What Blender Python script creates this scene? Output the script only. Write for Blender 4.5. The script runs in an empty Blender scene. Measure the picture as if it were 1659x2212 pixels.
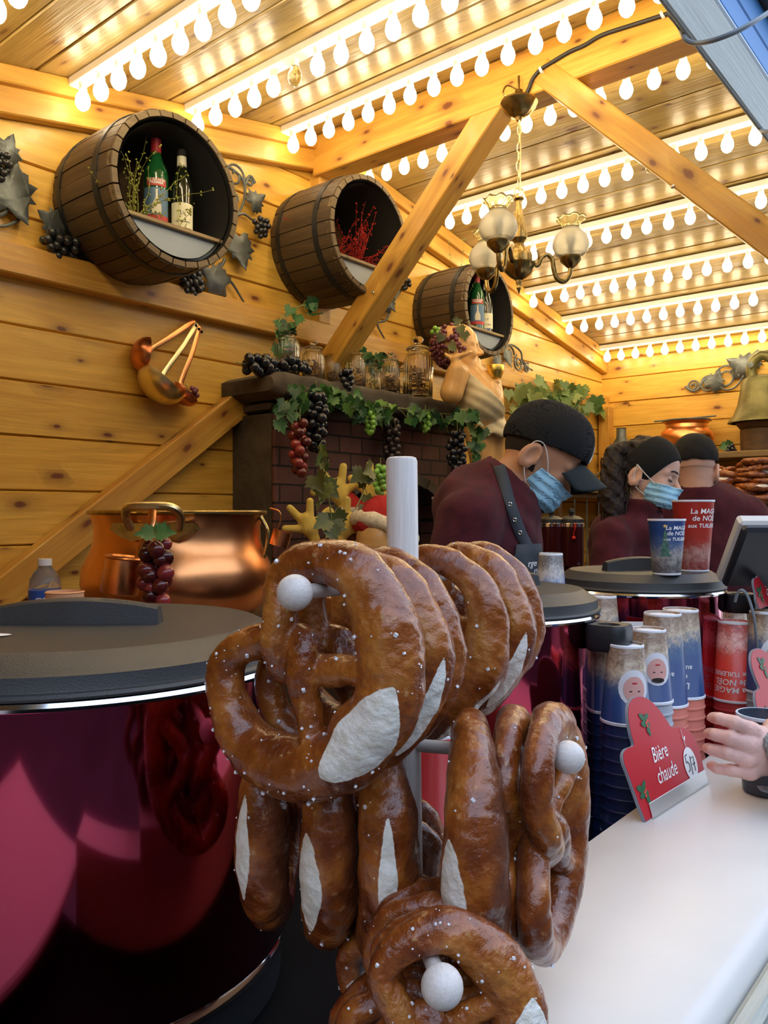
import bpy, math, random
import numpy as np
from mathutils import Vector, Matrix

C = bpy.context.scene
COL = C.collection
PI = math.pi

# ------------------------------------------------------------------ camera, sky, exposure
H = 1.52                      # eye height above the ground
TH = math.radians(39.65)      # the camera looks between the back wall and the left wall
FPX = 1738.0
FW = Vector((-math.sin(TH), math.cos(TH), 0))
RT = Vector((math.cos(TH), math.sin(TH), 0))
cam_data = bpy.data.cameras.new('camera')
cam_data.sensor_fit = 'VERTICAL'; cam_data.sensor_height = 36
cam_data.lens = 36 * FPX / 2212
cam_data.clip_start = 0.02
cam = bpy.data.objects.new('camera', cam_data); COL.objects.link(cam)
cam.location = (0, 0, H); cam.rotation_euler = (PI/2, 0, TH)
C.camera = cam

BULB_POWER = 22.0
w = bpy.data.worlds.new('sky'); C.world = w; w.use_nodes = True
nt = w.node_tree; bg = nt.nodes['Background']
tc = nt.nodes.new('ShaderNodeTexCoord'); sx = nt.nodes.new('ShaderNodeSeparateXYZ')
rp = nt.nodes.new('ShaderNodeValToRGB')
rp.color_ramp.elements[0].position = 0.45; rp.color_ramp.elements[0].color = (0.74, 0.82, 0.95, 1)
rp.color_ramp.elements[1].position = 1.0; rp.color_ramp.elements[1].color = (0.55, 0.70, 1.0, 1)
mt = nt.nodes.new('ShaderNodeMath'); mt.operation = 'MULTIPLY_ADD'; mt.inputs[1].default_value = .5; mt.inputs[2].default_value = .5
nt.links.new(tc.outputs['Generated'], sx.inputs[0]); nt.links.new(sx.outputs['Z'], mt.inputs[0])
nt.links.new(mt.outputs[0], rp.inputs[0]); nt.links.new(rp.outputs[0], bg.inputs[0])
bg.inputs[1].default_value = 2.8
C.view_settings.view_transform = 'Standard'; C.view_settings.look = 'None'
C.view_settings.gamma = 1; C.view_settings.use_curve_mapping = False
C.view_settings.exposure = 0.0

# ------------------------------------------------------------------ measured geometry helpers
def LD(l, d, v): return FW*d + RT*l + Vector((0, 0, H+v))         # metres right of, in front of and above the eye
def PX(px, py, d): return LD((px-829.5)/FPX*d, d, -(py-1106)/FPX*d)
def ray(px, py): return FW + RT*((px-829.5)/FPX) + Vector((0, 0, -(py-1106)/FPX))
def on_x(px, py, X): r = ray(px, py); return Vector((0, 0, H)) + r*(X/r.x)
def on_y(px, py, Y): r = ray(px, py); return Vector((0, 0, H)) + r*(Y/r.y)
def on_z(px, py, v): r = ray(px, py); return Vector((0, 0, H)) + r*(v/r.z)
def on_plane(px, py, p, n): r = ray(px, py); o = Vector((0, 0, H)); return o + r*((p-o).dot(n)/r.dot(n))
def frame(o, x, z=None):
    """matrix with origin o, local X along x and local Z near z"""
    x = Vector(x).normalized(); z = Vector(z or (0, 0, 1))
    y = z.cross(x)
    if y.length < 1e-5: y = Vector((0, 1, 0)).cross(x)
    y.normalize(); z = x.cross(y)
    return Matrix(((x.x, y.x, z.x, o[0]), (x.y, y.y, z.y, o[1]), (x.z, y.z, z.z, o[2]), (0, 0, 0, 1)))
FR = lambda l, d, v: frame(LD(l, d, v), RT)                         # local x to the right, y away, z up

# ------------------------------------------------------------------ objects and tags
def tag(o, label=None, cat=None, group=None, kind=None):
    if label: o['label'] = label
    if cat: o['category'] = cat
    if group: o['group'] = group
    if kind: o['kind'] = kind
    return o
def empty(name, loc=(0, 0, 0), label=None, cat=None, group=None, M=None):
    o = bpy.data.objects.new(name, None); COL.objects.link(o); o.empty_display_size = .02
    if M is not None: o.matrix_basis = M.copy()
    else: o.location = loc
    return tag(o, label, cat, group)
def world_of(o):
    m = o.matrix_basis.copy()
    while o.parent: o = o.parent; m = o.matrix_basis @ m
    return m

class MB:
    """collects shapes and links them as one mesh"""
    def __init__(s): s.v = []; s.f = []; s.M = None; s.att = None
    def add(s, vs, fs):
        n = len(s.v)
        if s.M is not None: vs = [s.M @ Vector(q) for q in vs]
        s.v.extend([tuple(q) for q in vs]); s.f.extend([tuple(i+n for i in f) for f in fs]); return s
    def at(s, M): s.M = M; return s
    def box(s, a, b, bev=0):
        x0, y0, z0 = a; x1, y1, z1 = b
        if not bev:
            return s.add([(x0,y0,z0),(x1,y0,z0),(x1,y1,z0),(x0,y1,z0),(x0,y0,z1),(x1,y0,z1),(x1,y1,z1),(x0,y1,z1)],
                         [(0,3,2,1),(4,5,6,7),(0,1,5,4),(1,2,6,5),(2,3,7,6),(3,0,4,7)])
        e = bev; vs = []; 
        for sx_ in (0, 1):
            for sy in (0, 1):
                for sz in (0, 1):
                    X = x1 if sx_ else x0; Y = y1 if sy else y0; Z = z1 if sz else z0
                    dx = -e if sx_ else e; dy = -e if sy else e; dz = -e if sz else e
                    vs += [(X, Y+dy, Z+dz), (X+dx, Y, Z+dz), (X+dx, Y+dy, Z)]
        I = lambda a_, b_, c_, k: ((a_*2+b_)*2+c_)*3+k
        fs = [(I(0,0,0,0),I(0,0,1,0),I(0,1,1,0),I(0,1,0,0)), (I(1,0,0,0),I(1,1,0,0),I(1,1,1,0),I(1,0,1,0)),
              (I(0,0,0,1),I(1,0,0,1),I(1,0,1,1),I(0,0,1,1)), (I(0,1,0,1),I(0,1,1,1),I(1,1,1,1),I(1,1,0,1)),
              (I(0,0,0,2),I(0,1,0,2),I(1,1,0,2),I(1,0,0,2)), (I(0,0,1,2),I(1,0,1,2),I(1,1,1,2),I(0,1,1,2))]
        for b_ in (0, 1):
            for c_ in (0, 1): fs.append((I(0,b_,c_,1),I(1,b_,c_,1),I(1,b_,c_,2),I(0,b_,c_,2)))
        for a_ in (0, 1):
            for c_ in (0, 1): fs.append((I(a_,0,c_,0),I(a_,1,c_,0),I(a_,1,c_,2),I(a_,0,c_,2)))
        for a_ in (0, 1):
            for b_ in (0, 1): fs.append((I(a_,b_,0,0),I(a_,b_,1,0),I(a_,b_,1,1),I(a_,b_,0,1)))
        for a_ in (0, 1):
            for b_ in (0, 1):
                for c_ in (0, 1): fs.append((I(a_,b_,c_,0),I(a_,b_,c_,1),I(a_,b_,c_,2)))
        return s.add(vs, fs)
    def lathe(s, prof, n=32, cap=True, sq=(1, 1), wob=None):
        """profile of (r, z) about local Z"""
        vs = []; fs = []; m = len(prof)
        for (r, z) in prof:
            for k in range(n):
                a = 2*PI*k/n; rr = r*(wob(a, z) if wob else 1)
                vs.append((rr*math.cos(a)*sq[0], rr*math.sin(a)*sq[1], z))
        for i in range(m-1):
            for k in range(n):
                k2 = (k+1) % n; fs.append((i*n+k, i*n+k2, (i+1)*n+k2, (i+1)*n+k))
        if cap:
            fs.append(tuple(range(n))[::-1]); fs.append(tuple((m-1)*n+k for k in range(n)))
        return s.add(vs, fs)
    def tube(s, pts, r, n=10, cap=True, flat=1.0, closed=False, up=None):
        pts = [Vector(p) for p in pts]; m = len(pts)
        rs = list(r) if hasattr(r, '__len__') else [r]*m
        vs = []; fs = []
        T = []
        for i in range(m):
            a = pts[(i-1) % m] if (closed or i > 0) else pts[i]; b = pts[(i+1) % m] if (closed or i < m-1) else pts[i]
            T.append((b-a).normalized())
        u = Vector(up) if up else (Vector((0, 0, 1)) if abs(T[0].z) < .9 else Vector((1, 0, 0)))
        for i in range(m):
            u = (u - T[i]*u.dot(T[i])); u = u.normalized() if u.length > 1e-6 else T[i].orthogonal().normalized()
            w_ = T[i].cross(u)
            for k in range(n):
                a = 2*PI*k/n; vs.append(pts[i] + u*(rs[i]*math.cos(a)*flat) + w_*(rs[i]*math.sin(a)))
        for i in range(m if closed else m-1):
            i2 = (i+1) % m
            for k in range(n):
                k2 = (k+1) % n; fs.append((i*n+k, i*n+k2, i2*n+k2, i2*n+k))
        if cap and not closed:
            fs.append(tuple(range(n))[::-1]); fs.append(tuple((m-1)*n+k for k in range(n)))
        return s.add(vs, fs)
    def ball(s, c, r, n=12, m=8, sc=(1, 1, 1)):
        c = Vector(c); vs = [c+Vector((0, 0, -r*sc[2]))]; fs = []
        for i in range(1, m):
            t = -PI/2+PI*i/m
            for k in range(n):
                a = 2*PI*k/n; vs.append(c+Vector((r*sc[0]*math.cos(t)*math.cos(a), r*sc[1]*math.cos(t)*math.sin(a), r*sc[2]*math.sin(t))))
        vs.append(c+Vector((0, 0, r*sc[2]))); e = len(vs)-1
        for k in range(n): fs.append((0, 1+(k+1) % n, 1+k)); fs.append((e, 1+(m-2)*n+k, 1+(m-2)*n+(k+1) % n))
        for i in range(m-2):
            for k in range(n): fs.append((1+i*n+k, 1+i*n+(k+1) % n, 1+(i+1)*n+(k+1) % n, 1+(i+1)*n+k))
        return s.add(vs, fs)
    def prism(s, poly, off):
        """closed polygon of 3-D points, extruded by the vector off"""
        n = len(poly); off = Vector(off); vs = [Vector(p) for p in poly]+[Vector(p)+off for p in poly]
        return s.add(vs, [tuple(range(n))[::-1], tuple(range(n, 2*n))]+[(i, (i+1) % n, n+(i+1) % n, n+i) for i in range(n)])
    def sheet(s, grid, closed=False):
        """rows of points -> quads"""
        m = len(grid); n = len(grid[0]); vs = [p for row in grid for p in row]; fs = []
        for i in range(m-1):
            for k in range(n if closed else n-1): fs.append((i*n+k, i*n+(k+1) % n, (i+1)*n+(k+1) % n, (i+1)*n+k))
        return s.add(vs, fs)
    def build(s, name, m, parent=None, F=None, smooth=True, sharp=35, solid=0):
        """vertices are in world space (or in the parent's space when F is None and parent given via local=True)"""
        me = bpy.data.meshes.new(name)
        base = Matrix.Identity(4)
        if parent is not None: base = world_of(parent)
        Wm = F if F is not None else base
        inv = Wm.inverted()
        me.from_pydata([inv @ Vector(v) for v in s.v], [], s.f); me.validate()
        return finish(name, me, m, parent, base.inverted() @ Wm, smooth, sharp, solid)

def finish(name, me, m, parent, basis, smooth=True, sharp=35, solid=0):
    if m: me.materials.append(m)
    if smooth:
        me.polygons.foreach_set('use_smooth', [True]*len(me.polygons))
        if sharp and len(me.polygons) < 200000: me.set_sharp_from_angle(angle=math.radians(sharp))
    o = bpy.data.objects.new(name, me); COL.objects.link(o)
    if parent is not None: o.parent = parent
    o.matrix_basis = basis
    if solid:
        md = o.modifiers.new('solid', 'SOLIDIFY'); md.thickness = solid; md.offset = 0
    return o
def struct(name, mb, m, F=None, **k): return tag(mb.build(name, m, None, F, **k), kind='structure')
def copy_tree(o, parent=None):
    c = o.copy(); COL.objects.link(c)
    for k in ('label', 'group'):
        pass
    if parent is not None: c.parent = parent
    for ch in list(o.children): copy_tree(ch, c)
    return c

# ------------------------------------------------------------------ signed distance modelling (organic shapes)
def _len(a): return np.sqrt((a*a).sum(-1))
def s_ball(c, r): c = np.array(c, float); return lambda P: _len(P-c)-r
def s_ell(c, r, R=None):
    c = np.array(c, float); r = np.array(r, float); R_ = None if R is None else np.array(R)
    def f(P):
        q = P-c
        if R_ is not None: q = q @ R_
        k0 = _len(q/r); k1 = _len(q/(r*r))+1e-9
        return k0*(k0-1.0)/k1
    return f
def s_cap(a, b, ra, rb=None):
    a = np.array(a, float); b = np.array(b, float); rb = ra if rb is None else rb
    ab = b-a; L2 = float(ab@ab)+1e-12
    def f(P):
        t = np.clip(((P-a)@ab)/L2, 0, 1)
        return _len(P-a-t[..., None]*ab)-(ra+(rb-ra)*t)
    return f
def s_path(pts, rs, k=0):
    def f(P):
        d = None
        for i in range(len(pts)-1):
            e = s_cap(pts[i], pts[i+1], rs[i], rs[i+1])(P)
            d = e if d is None else (np.minimum(d, e) if not k else smin(d, e, k))
        return d
    return f
def smin(a, b, k):
    h = np.clip(.5+.5*(b-a)/k, 0, 1); return b*(1-h)+a*h-k*h*(1-h)
def s_union(k, *fs):
    def f(P):
        d = fs[0](P)
        for g in fs[1:]: d = smin(d, g(P), k)
        return d
    return f
def s_sub(f, g, k=.004):
    return lambda P: -smin(-f(P), g(P), k)
def rotm(ax, deg): return np.array(Matrix.Rotation(math.radians(deg), 3, ax))
def fold(P, s, seed=0):
    q = P*s+seed
    return (np.sin(q[..., 0]*1.0+1.7*np.sin(q[..., 2]*.7+seed))*np.sin(q[..., 1]*1.3+1.1*np.sin(q[..., 0]*.9))
            + .5*np.sin(q[..., 2]*2.1+q[..., 0]*1.7+2*np.sin(q[..., 1]))+.25*np.sin(q[..., 0]*4.3-q[..., 2]*3.1+q[..., 1]*2.7))
def surf(f, lo, hi, h, name='m'):
    """surface nets of the zero set"""
    lo = np.array(lo, float); hi = np.array(hi, float)
    n = np.maximum(((hi-lo)/h).astype(int)+1, 3)
    ax = [lo[i]+h*np.arange(n[i]) for i in range(3)]
    V = np.empty(tuple(n), np.float32)
    for i in range(0, n[0], 16):
        g = np.stack(np.meshgrid(ax[0][i:i+16], ax[1], ax[2], indexing='ij'), -1); V[i:i+16] = f(g)
    V[0] = np.maximum(V[0], h*.1); V[-1] = np.maximum(V[-1], h*.1)
    V[:, 0] = np.maximum(V[:, 0], h*.1); V[:, -1] = np.maximum(V[:, -1], h*.1)
    V[:, :, 0] = np.maximum(V[:, :, 0], h*.1); V[:, :, -1] = np.maximum(V[:, :, -1], h*.1)
    S = V < 0
    c = [n[0]-1, n[1]-1, n[2]-1]
    cnt = np.zeros(c, int); acc = np.zeros(c+[3], np.float32)
    corners = [(i, j, k) for i in (0, 1) for j in (0, 1) for k in (0, 1)]
    sl = lambda A, o: A[o[0]:o[0]+c[0], o[1]:o[1]+c[1], o[2]:o[2]+c[2]]
    for a in corners:
        for d in range(3):
            if a[d] == 1: continue
            b = list(a); b[d] = 1; va = sl(V, a); vb = sl(V, b); x = (va < 0) != (vb < 0)
            t = np.where(x, va/np.where(x, va-vb, 1), 0)
            cnt += x
            for e in range(3): acc[..., e] += np.where(x, a[e]+(t if e == d else 0), 0)
    act = cnt > 0; idx = -np.ones(c, int); idx[act] = np.arange(act.sum())
    I = np.argwhere(act); vs = lo+h*(I+acc[act]/cnt[act][:, None])
    quads = []
    for d in range(3):
        u, w_ = [(1, 2), (2, 0), (0, 1)][d]
        A = np.take(S, range(n[d]-1), d); B = np.take(S, range(1, n[d]), d)
        E = np.argwhere(A != B)
        ok = (E[:, u] > 0) & (E[:, w_] > 0) & (E[:, u] < n[u]-1) & (E[:, w_] < n[w_]-1); E = E[ok]
        ins = A[tuple(E.T)]
        q = []
        for (du, dw) in ((0, 0), (1, 0), (1, 1), (0, 1)):
            G = E.copy(); G[:, u] -= du; G[:, w_] -= dw; q.append(idx[tuple(G.T)])
        q = np.stack(q, 1); q[~ins] = q[~ins][:, ::-1]; quads.append(q)
    quads = np.concatenate(quads)
    me = bpy.data.meshes.new(name); me.from_pydata(vs.tolist(), [], quads.tolist()); me.update()
    return me
def sdf_obj(name, f, lo, hi, h, m, parent=None, M=None, sm=0):
    """surface of f given in the space of matrix M"""
    me = surf(f, lo, hi, h, name)
    base = world_of(parent) if parent is not None else Matrix.Identity(4)
    o = finish(name, me, m, parent, base.inverted() @ (M if M is not None else base), True, 0)
    if sm: md = o.modifiers.new('smooth', 'SMOOTH'); md.iterations = sm; md.factor = .5
    return o
# ------------------------------------------------------------------ materials
class NT:
    def __init__(s, name):
        s.m = bpy.data.materials.new(name); s.m.use_nodes = True; s.t = s.m.node_tree
        s.b = s.t.nodes['Principled BSDF']; s.out = s.t.nodes['Material Output']
    def n(s, kind, **kw):
        nd = s.t.nodes.new('ShaderNode'+kind)
        for k, v in kw.items():
            if k in nd.inputs.keys() if isinstance(k, str) else False: nd.inputs[k].default_value = v
            else: setattr(nd, k, v)
        return nd
    def l(s, a, b): s.t.links.new(a, b)
    def set(s, **kw):
        for k, v in kw.items(): s.b.inputs[k.replace('_', ' ')].default_value = v
    def noise(s, vec, scale, detail=3, rough=.55, dist=0):
        nd = s.n('TexNoise'); nd.inputs['Scale'].default_value = scale; nd.inputs['Detail'].default_value = detail
        nd.inputs['Roughness'].default_value = rough; nd.inputs['Distortion'].default_value = dist
        if vec is not None: s.l(vec, nd.inputs['Vector'])
        return nd.outputs['Fac']
    def ramp(s, fac, stops, interp='LINEAR'):
        nd = s.n('ValToRGB'); cr = nd.color_ramp; cr.interpolation = interp
        while len(cr.elements) < len(stops): cr.elements.new(.5)
        for e, (p, c) in zip(cr.elements, stops):
            e.position = p; e.color = (c, c, c, 1) if not hasattr(c, '__len__') else (*c, 1)
        s.l(fac, nd.inputs[0]); return nd.outputs[0]
    def mix(s, fac, a, b, mode='MIX'):
        nd = s.n('MixRGB'); nd.blend_type = mode
        for i, q in ((0, fac), (1, a), (2, b)):
            if isinstance(q, (int, float)): nd.inputs[i].default_value = q if i == 0 else (q, q, q, 1)
            elif isinstance(q, tuple): nd.inputs[i].default_value = (*q, 1)
            else: s.l(q, nd.inputs[i])
        return nd.outputs[0]
    def math(s, op, a, b=None, c=None):
        nd = s.n('Math'); nd.operation = op
        for i, q in ((0, a), (1, b), (2, c)):
            if q is None: continue
            if isinstance(q, (int, float)): nd.inputs[i].default_value = q
            else: s.l(q, nd.inputs[i])
        return nd.outputs[0]
    def obj(s, scale=(1, 1, 1), island=0):
        tcn = s.n('TexCoord'); mp = s.n('Mapping'); mp.inputs['Scale'].default_value = scale
        s.l(tcn.outputs['Object'], mp.inputs['Vector']); v = mp.outputs[0]
        if island:
            g = s.n('NewGeometry'); ad = s.n('VectorMath'); ad.operation = 'MULTIPLY_ADD'
            cb = s.n('CombineXYZ'); r = g.outputs['Random Per Island']
            s.l(r, cb.inputs[0]); s.l(s.math('MULTIPLY', r, 3.7), cb.inputs[1]); s.l(s.math('MULTIPLY', r, 7.3), cb.inputs[2])
            s.l(cb.outputs[0], ad.inputs[0]); ad.inputs[1].default_value = (island,)*3; s.l(v, ad.inputs[2]); v = ad.outputs[0]
        return v
    def bump(s, h, strength=.3, dist=.01):
        nd = s.n('Bump'); nd.inputs['Strength'].default_value = strength; nd.inputs['Distance'].default_value = dist
        s.l(h, nd.inputs['Height']); s.l(nd.outputs[0], s.b.inputs['Normal'])

def mat(name, col, rough=.5, metal=0, bump=0, bscale=80, var=0, vscale=8, coat=0, trans=0, ior=1.45, emit=None, es=0, spec=.5, sheen=0, alpha=1, sss=0):
    t = NT(name); t.set(Roughness=rough, Metallic=metal, IOR=ior); t.b.inputs['Base Color'].default_value = (*col, 1)
    t.b.inputs['Specular IOR Level'].default_value = spec
    if coat: t.b.inputs['Coat Weight'].default_value = coat; t.b.inputs['Coat Roughness'].default_value = .08
    if trans: t.b.inputs['Transmission Weight'].default_value = trans
    if sheen: t.b.inputs['Sheen Weight'].default_value = sheen
    if sss:
        t.b.inputs['Subsurface Weight'].default_value = sss; t.b.inputs['Subsurface Scale'].default_value = .01
        t.b.inputs['Subsurface Radius'].default_value = (1, .35, .2)
    if emit: t.b.inputs['Emission Color'].default_value = (*emit, 1); t.b.inputs['Emission Strength'].default_value = es
    if alpha < 1: t.b.inputs['Alpha'].default_value = alpha
    if var:
        f = t.noise(t.obj(), vscale, 4)
        c = t.ramp(f, [(.3, tuple(q*(1-var) for q in col)), (.7, tuple(min(1, q*(1+var)) for q in col))]); t.l(c, t.b.inputs['Base Color'])
    if bump: t.bump(t.noise(t.obj(), bscale, 3), bump, .004)
    return t.m

def wood(name, light, dark, knot, rough=.35, coat=.3, gscale=1.0, knots=.55, tint=.16, bump=.12):
    t = NT(name)
    v = t.obj((1, 1, 1), 4.0)
    warp = t.noise(v, 1.3*gscale, 2)
    mp = t.n('Mapping'); mp.inputs['Scale'].default_value = (1.1*gscale, 13*gscale, 13*gscale); t.l(v, mp.inputs[0])
    g1 = t.noise(mp.outputs[0], 1.6, 5, .6, 1.2)
    mp2 = t.n('Mapping'); mp2.inputs['Scale'].default_value = (3*gscale, 90*gscale, 90*gscale); t.l(v, mp2.inputs[0])
    g2 = t.noise(mp2.outputs[0], 1.5, 3, .6, .5)
    mid = tuple((a+b)/2 for a, b in zip(light, dark))
    c = t.ramp(g1, [(.3, dark), (.47, mid), (.6, light), (.8, tuple(min(1, q*1.08) for q in light))])
    c = t.mix(.35, c, t.ramp(g2, [(.35, .55), (.65, 1.0)]), 'MULTIPLY')
    blot = t.noise(v, 4.5*gscale, 3)
    c = t.mix(t.ramp(blot, [(.45, 0), (.72, .55)]), c, dark)
    # knots
    sv = t.n('SeparateXYZ'); t.l(v, sv.inputs[0]); cv = t.n('CombineXYZ')
    t.l(t.math('MULTIPLY', sv.outputs[0], 4.2*gscale), cv.inputs[0]); t.l(t.math('MULTIPLY', t.math('ADD', sv.outputs[1], sv.outputs[2]), 9.5*gscale), cv.inputs[1])
    mk = cv; vo = t.n('TexVoronoi'); vo.voronoi_dimensions = '2D'; vo.inputs['Scale'].default_value = 1.25; vo.inputs['Randomness'].default_value = 1; t.l(mk.outputs[0], vo.inputs['Vector'])
    sep = t.n('SeparateColor'); t.l(vo.outputs['Color'], sep.inputs[0])
    dd = t.math('ADD', t.math('MULTIPLY', vo.outputs['Distance'], t.math('MULTIPLY_ADD', sep.outputs[1], 1.5, .75)), t.math('MULTIPLY', t.math('SUBTRACT', t.noise(v, 30, 2), .5), .12))
    pick = t.math('GREATER_THAN', sep.outputs[0], 1-knots)
    kk = t.math('MULTIPLY', t.ramp(dd, [(.0, 1), (.07, .95), (.11, .5), (.16, .38), (.22, .2), (.34, .1), (.5, 0)]), pick)
    c = t.mix(kk, c, knot)
    g = t.n('NewGeometry')
    c = t.mix(1.0, c, t.ramp(g.outputs['Random Per Island'], [(0, (1-tint, 1-tint*1.15, 1-tint*1.3)), (1, (1.0, 1.0, 1.0))]), 'MULTIPLY')
    t.l(c, t.b.inputs['Base Color'])
    t.set(Roughness=rough); t.b.inputs['Coat Weight'].default_value = coat; t.b.inputs['Coat Roughness'].default_value = .15
    t.l(t.ramp(g2, [(.3, rough*.8), (.7, min(1, rough*1.3))]), t.b.inputs['Roughness'])
    t.bump(t.math('ADD', g2, t.math('MULTIPLY', g1, 2)), bump, .004)
    return t.m

M = {}
M['pine'] = wood('honey pine boards', (.90, .56, .095), (.72, .39, .048), (.16, .04, .008), .42, .25, knots=.34)
M['beam'] = wood('orange pine beam', (.80, .46, .08), (.62, .30, .04), (.18, .05, .012), .45, .15, knots=.6)
M['ceil'] = wood('lacquered ceiling boards', (.52, .37, .11), (.33, .22, .055), (.14, .05, .015), .36, .2, knots=.6, tint=.28, bump=.4)
M['stave'] = wood('weathered barrel oak', (.125, .082, .038), (.07, .045, .022), (.05, .03, .015), .6, 0, 2.0, .1, .35)
M['stavel'] = wood('pale stave ends', (.22, .16, .085), (.14, .10, .05), (.1, .06, .03), .6, 0, 2.0, .1, .2)
M['greywood'] = wood('grey painted wood', (.56, .58, .50), (.44, .46, .40), (.3, .32, .3), .6, 0, 1.0, .1, .05, .4)
M['darkwood'] = wood('dark brown wood', (.14, .075, .03), (.07, .035, .015), (.03, .015, .01), .5, .1, 1.5, .2)
M['shelfwood'] = wood('worn brown shelf', (.34, .24, .10), (.22, .14, .06), (.1, .06, .02), .5, .1, 1.5, .2)
M['pole'] = wood('pale beech', (.80, .74, .68), (.74, .67, .60), (.6, .5, .4), .45, .1, 4, .0, .03, .1)
M['black'] = mat('black plastic', (.018, .020, .024), .38, bump=.15, bscale=500)
M['lid'] = mat('matt black kettle lid', (.035, .036, .036), .42, bump=.2, bscale=700, spec=.6)
M['rubber'] = mat('dark rubber', (.006, .006, .007), .9, spec=.1)
M['hoop'] = mat('black iron hoop', (.03, .035, .04), .5, .6, bump=.2, bscale=120)
M['iron'] = mat('grey wrought iron', (.13, .15, .15), .45, .4, bump=.3, bscale=90, var=.4, vscale=14)
M['steel'] = mat('brushed steel', (.72, .72, .72), .25, 1, bump=.05)
M['chrome'] = mat('bright rim', (.85, .86, .88), .1, 1)
M['alu'] = mat('aluminium profile', (.78, .78, .76), .38, .85)
M['copper'] = mat('polished copper', (.84, .36, .14), .30, 1, bump=.12, bscale=14, var=.18, vscale=6)
M['copperd'] = mat('tarnished copper', (.62, .22, .09), .3, 1, bump=.3, bscale=60, var=.35, vscale=18)
M['brass'] = mat('antique brass', (.40, .28, .10), .28, 1, bump=.3, bscale=90, var=.35, vscale=25)
M['brassl'] = mat('yellow brass', (.86, .72, .38), .30, 1, bump=.1, bscale=60, var=.15)
M['bell'] = mat('patinated bronze', (.17, .155, .06), .45, .6, bump=.3, bscale=30, var=.35, vscale=12)
M['gold'] = mat('gold leaf', (.85, .60, .12), .28, 1, bump=.4, bscale=60)
M['white'] = mat('white enamel', (.9, .9, .88), .35)
M['bulb'] = mat('lit white bulb', (1, 1, 1), .3, emit=(1.0, .80, .50), es=BULB_POWER)
M['socket'] = mat('socket white', (.85, .84, .8), .5)
M['clearbulb'] = mat('clear unlit bulb glass', (.95, .9, .75), .03, trans=1, ior=1.3)
M['filament'] = mat('bulb filament stem', (.8, .7, .35), .3, .5)
M['glass'] = mat('clear ribbed glass', (.97, .98, .94), .04, trans=1, ior=1.45)
M['shade'] = mat('frosted lamp glass', (.95, .94, .86), .35, trans=.75, ior=1.3)
M['shadec'] = mat('amber ruffled glass', (.95, .85, .5), .12, trans=.8, ior=1.3)
M['stone'] = mat('dark carved stone', (.075, .06, .045), .85, bump=1.0, bscale=22, var=.5, vscale=9)
M['tc'] = mat('terracotta', (.78, .42, .22), .7)
M['leaf'] = None
M['clothgrey'] = mat('blue grey cloth board', (.36, .42, .48), .8)
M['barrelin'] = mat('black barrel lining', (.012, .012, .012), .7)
M['skin'] = mat('tan skin', (.56, .28, .155), .5, var=.12, vscale=14, sss=.12)
M['skinl'] = mat('light skin', (.72, .44, .33), .45, var=.08, vscale=14, sss=.15)
M['skinh'] = mat('pink hand skin', (.74, .45, .38), .42, bump=.35, bscale=220, var=.10, vscale=30, sss=.15)
M['fleece'] = mat('burgundy fleece', (.068, .007, .014), .97, bump=.5, bscale=420, var=.3, vscale=30, sheen=.04)
M['fleeced'] = mat('dark burgundy collar', (.06, .010, .017), .95, bump=.4, bscale=420)
M['apron'] = mat('charcoal apron', (.045, .055, .068), .8, bump=.4, bscale=600)
M['cap'] = mat('black cotton cap', (.008, .009, .011), .9, bump=.4, bscale=500)
M['capb'] = mat('dark slate cap brim', (.016, .026, .030), .9, bump=.4, bscale=500)
M['hair'] = mat('dark brown hair', (.022, .013, .010), .6, bump=.8, bscale=160)
M['stubble'] = mat('short dark hair', (.035, .022, .012), .85, bump=1, bscale=600)
M['mask'] = mat('light blue surgical mask', (.40, .76, 1.0), .75, bump=.2, bscale=300)
M['masktop'] = mat('pale mask band', (.62, .76, .86), .8)
M['elastic'] = mat('white elastic', (.85, .84, .8), .7)
M['text'] = mat('white print', (.88, .88, .85), .6)
M['ink'] = mat('black marker ink', (.01, .01, .015), .6)
M['red'] = mat('red sign face', (.50, .012, .022), .45)
M['signedge'] = mat('grey sign core', (.25, .27, .3), .6)
M['holly'] = mat('holly green print', (.02, .12, .05), .5)
M['berry'] = mat('holly berry print', (.75, .06, .03), .5)
M['blue'] = mat('bright blue painted board', (.03, .24, .60), .45)
M['bluew'] = mat('white rounded edge', (.70, .78, .84), .45)
M['cable'] = mat('black cable', (.02, .018, .02), .5)
M['cableg'] = mat('grey cable', (.22, .26, .29), .45)
M['concrete'] = mat('wet paving', (.05, .05, .055), .5, bump=.4, bscale=20, var=.3, vscale=2)
M['facade'] = mat('dark facade', (.025, .022, .024), .8, var=.3, vscale=1)
M['floor'] = mat('rubber floor', (.02, .018, .016), .7)
M['resin'] = mat('painted resin skin', (.80, .47, .17), .32, var=.10, vscale=12, coat=.3)
M['resind'] = mat('cream painted drape', (.66, .58, .38), .42, var=.12, vscale=14)
M['antler'] = mat('yellow felt antler', (.74, .56, .13), .9, bump=.3, bscale=300)
M['redfelt'] = mat('red felt', (.42, .02, .02), .95, bump=.3, bscale=300)
M['fur'] = mat('cream fur', (.78, .70, .52), .95, bump=1.2, bscale=110, var=.15, vscale=60)
M['furg'] = mat('grey white fur', (.5, .5, .46), .95, bump=1.2, bscale=110)
M['brownfur'] = mat('brown plush', (.26, .09, .025), .95, bump=1, bscale=200)
M['eye'] = mat('eye white', (.85, .85, .78), .2)
M['pupil'] = mat('black pupil', (.01, .01, .01), .15)
M['paper'] = mat('white paper', (.85, .83, .78), .7)
M['gsteel'] = mat('grey steel cabinet', (.42, .42, .38), .4, .6)
M['posw'] = mat('pale grey casing', (.62, .61, .58), .4)
M['posb'] = mat('black screen back', (.02, .021, .025), .3)
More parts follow.
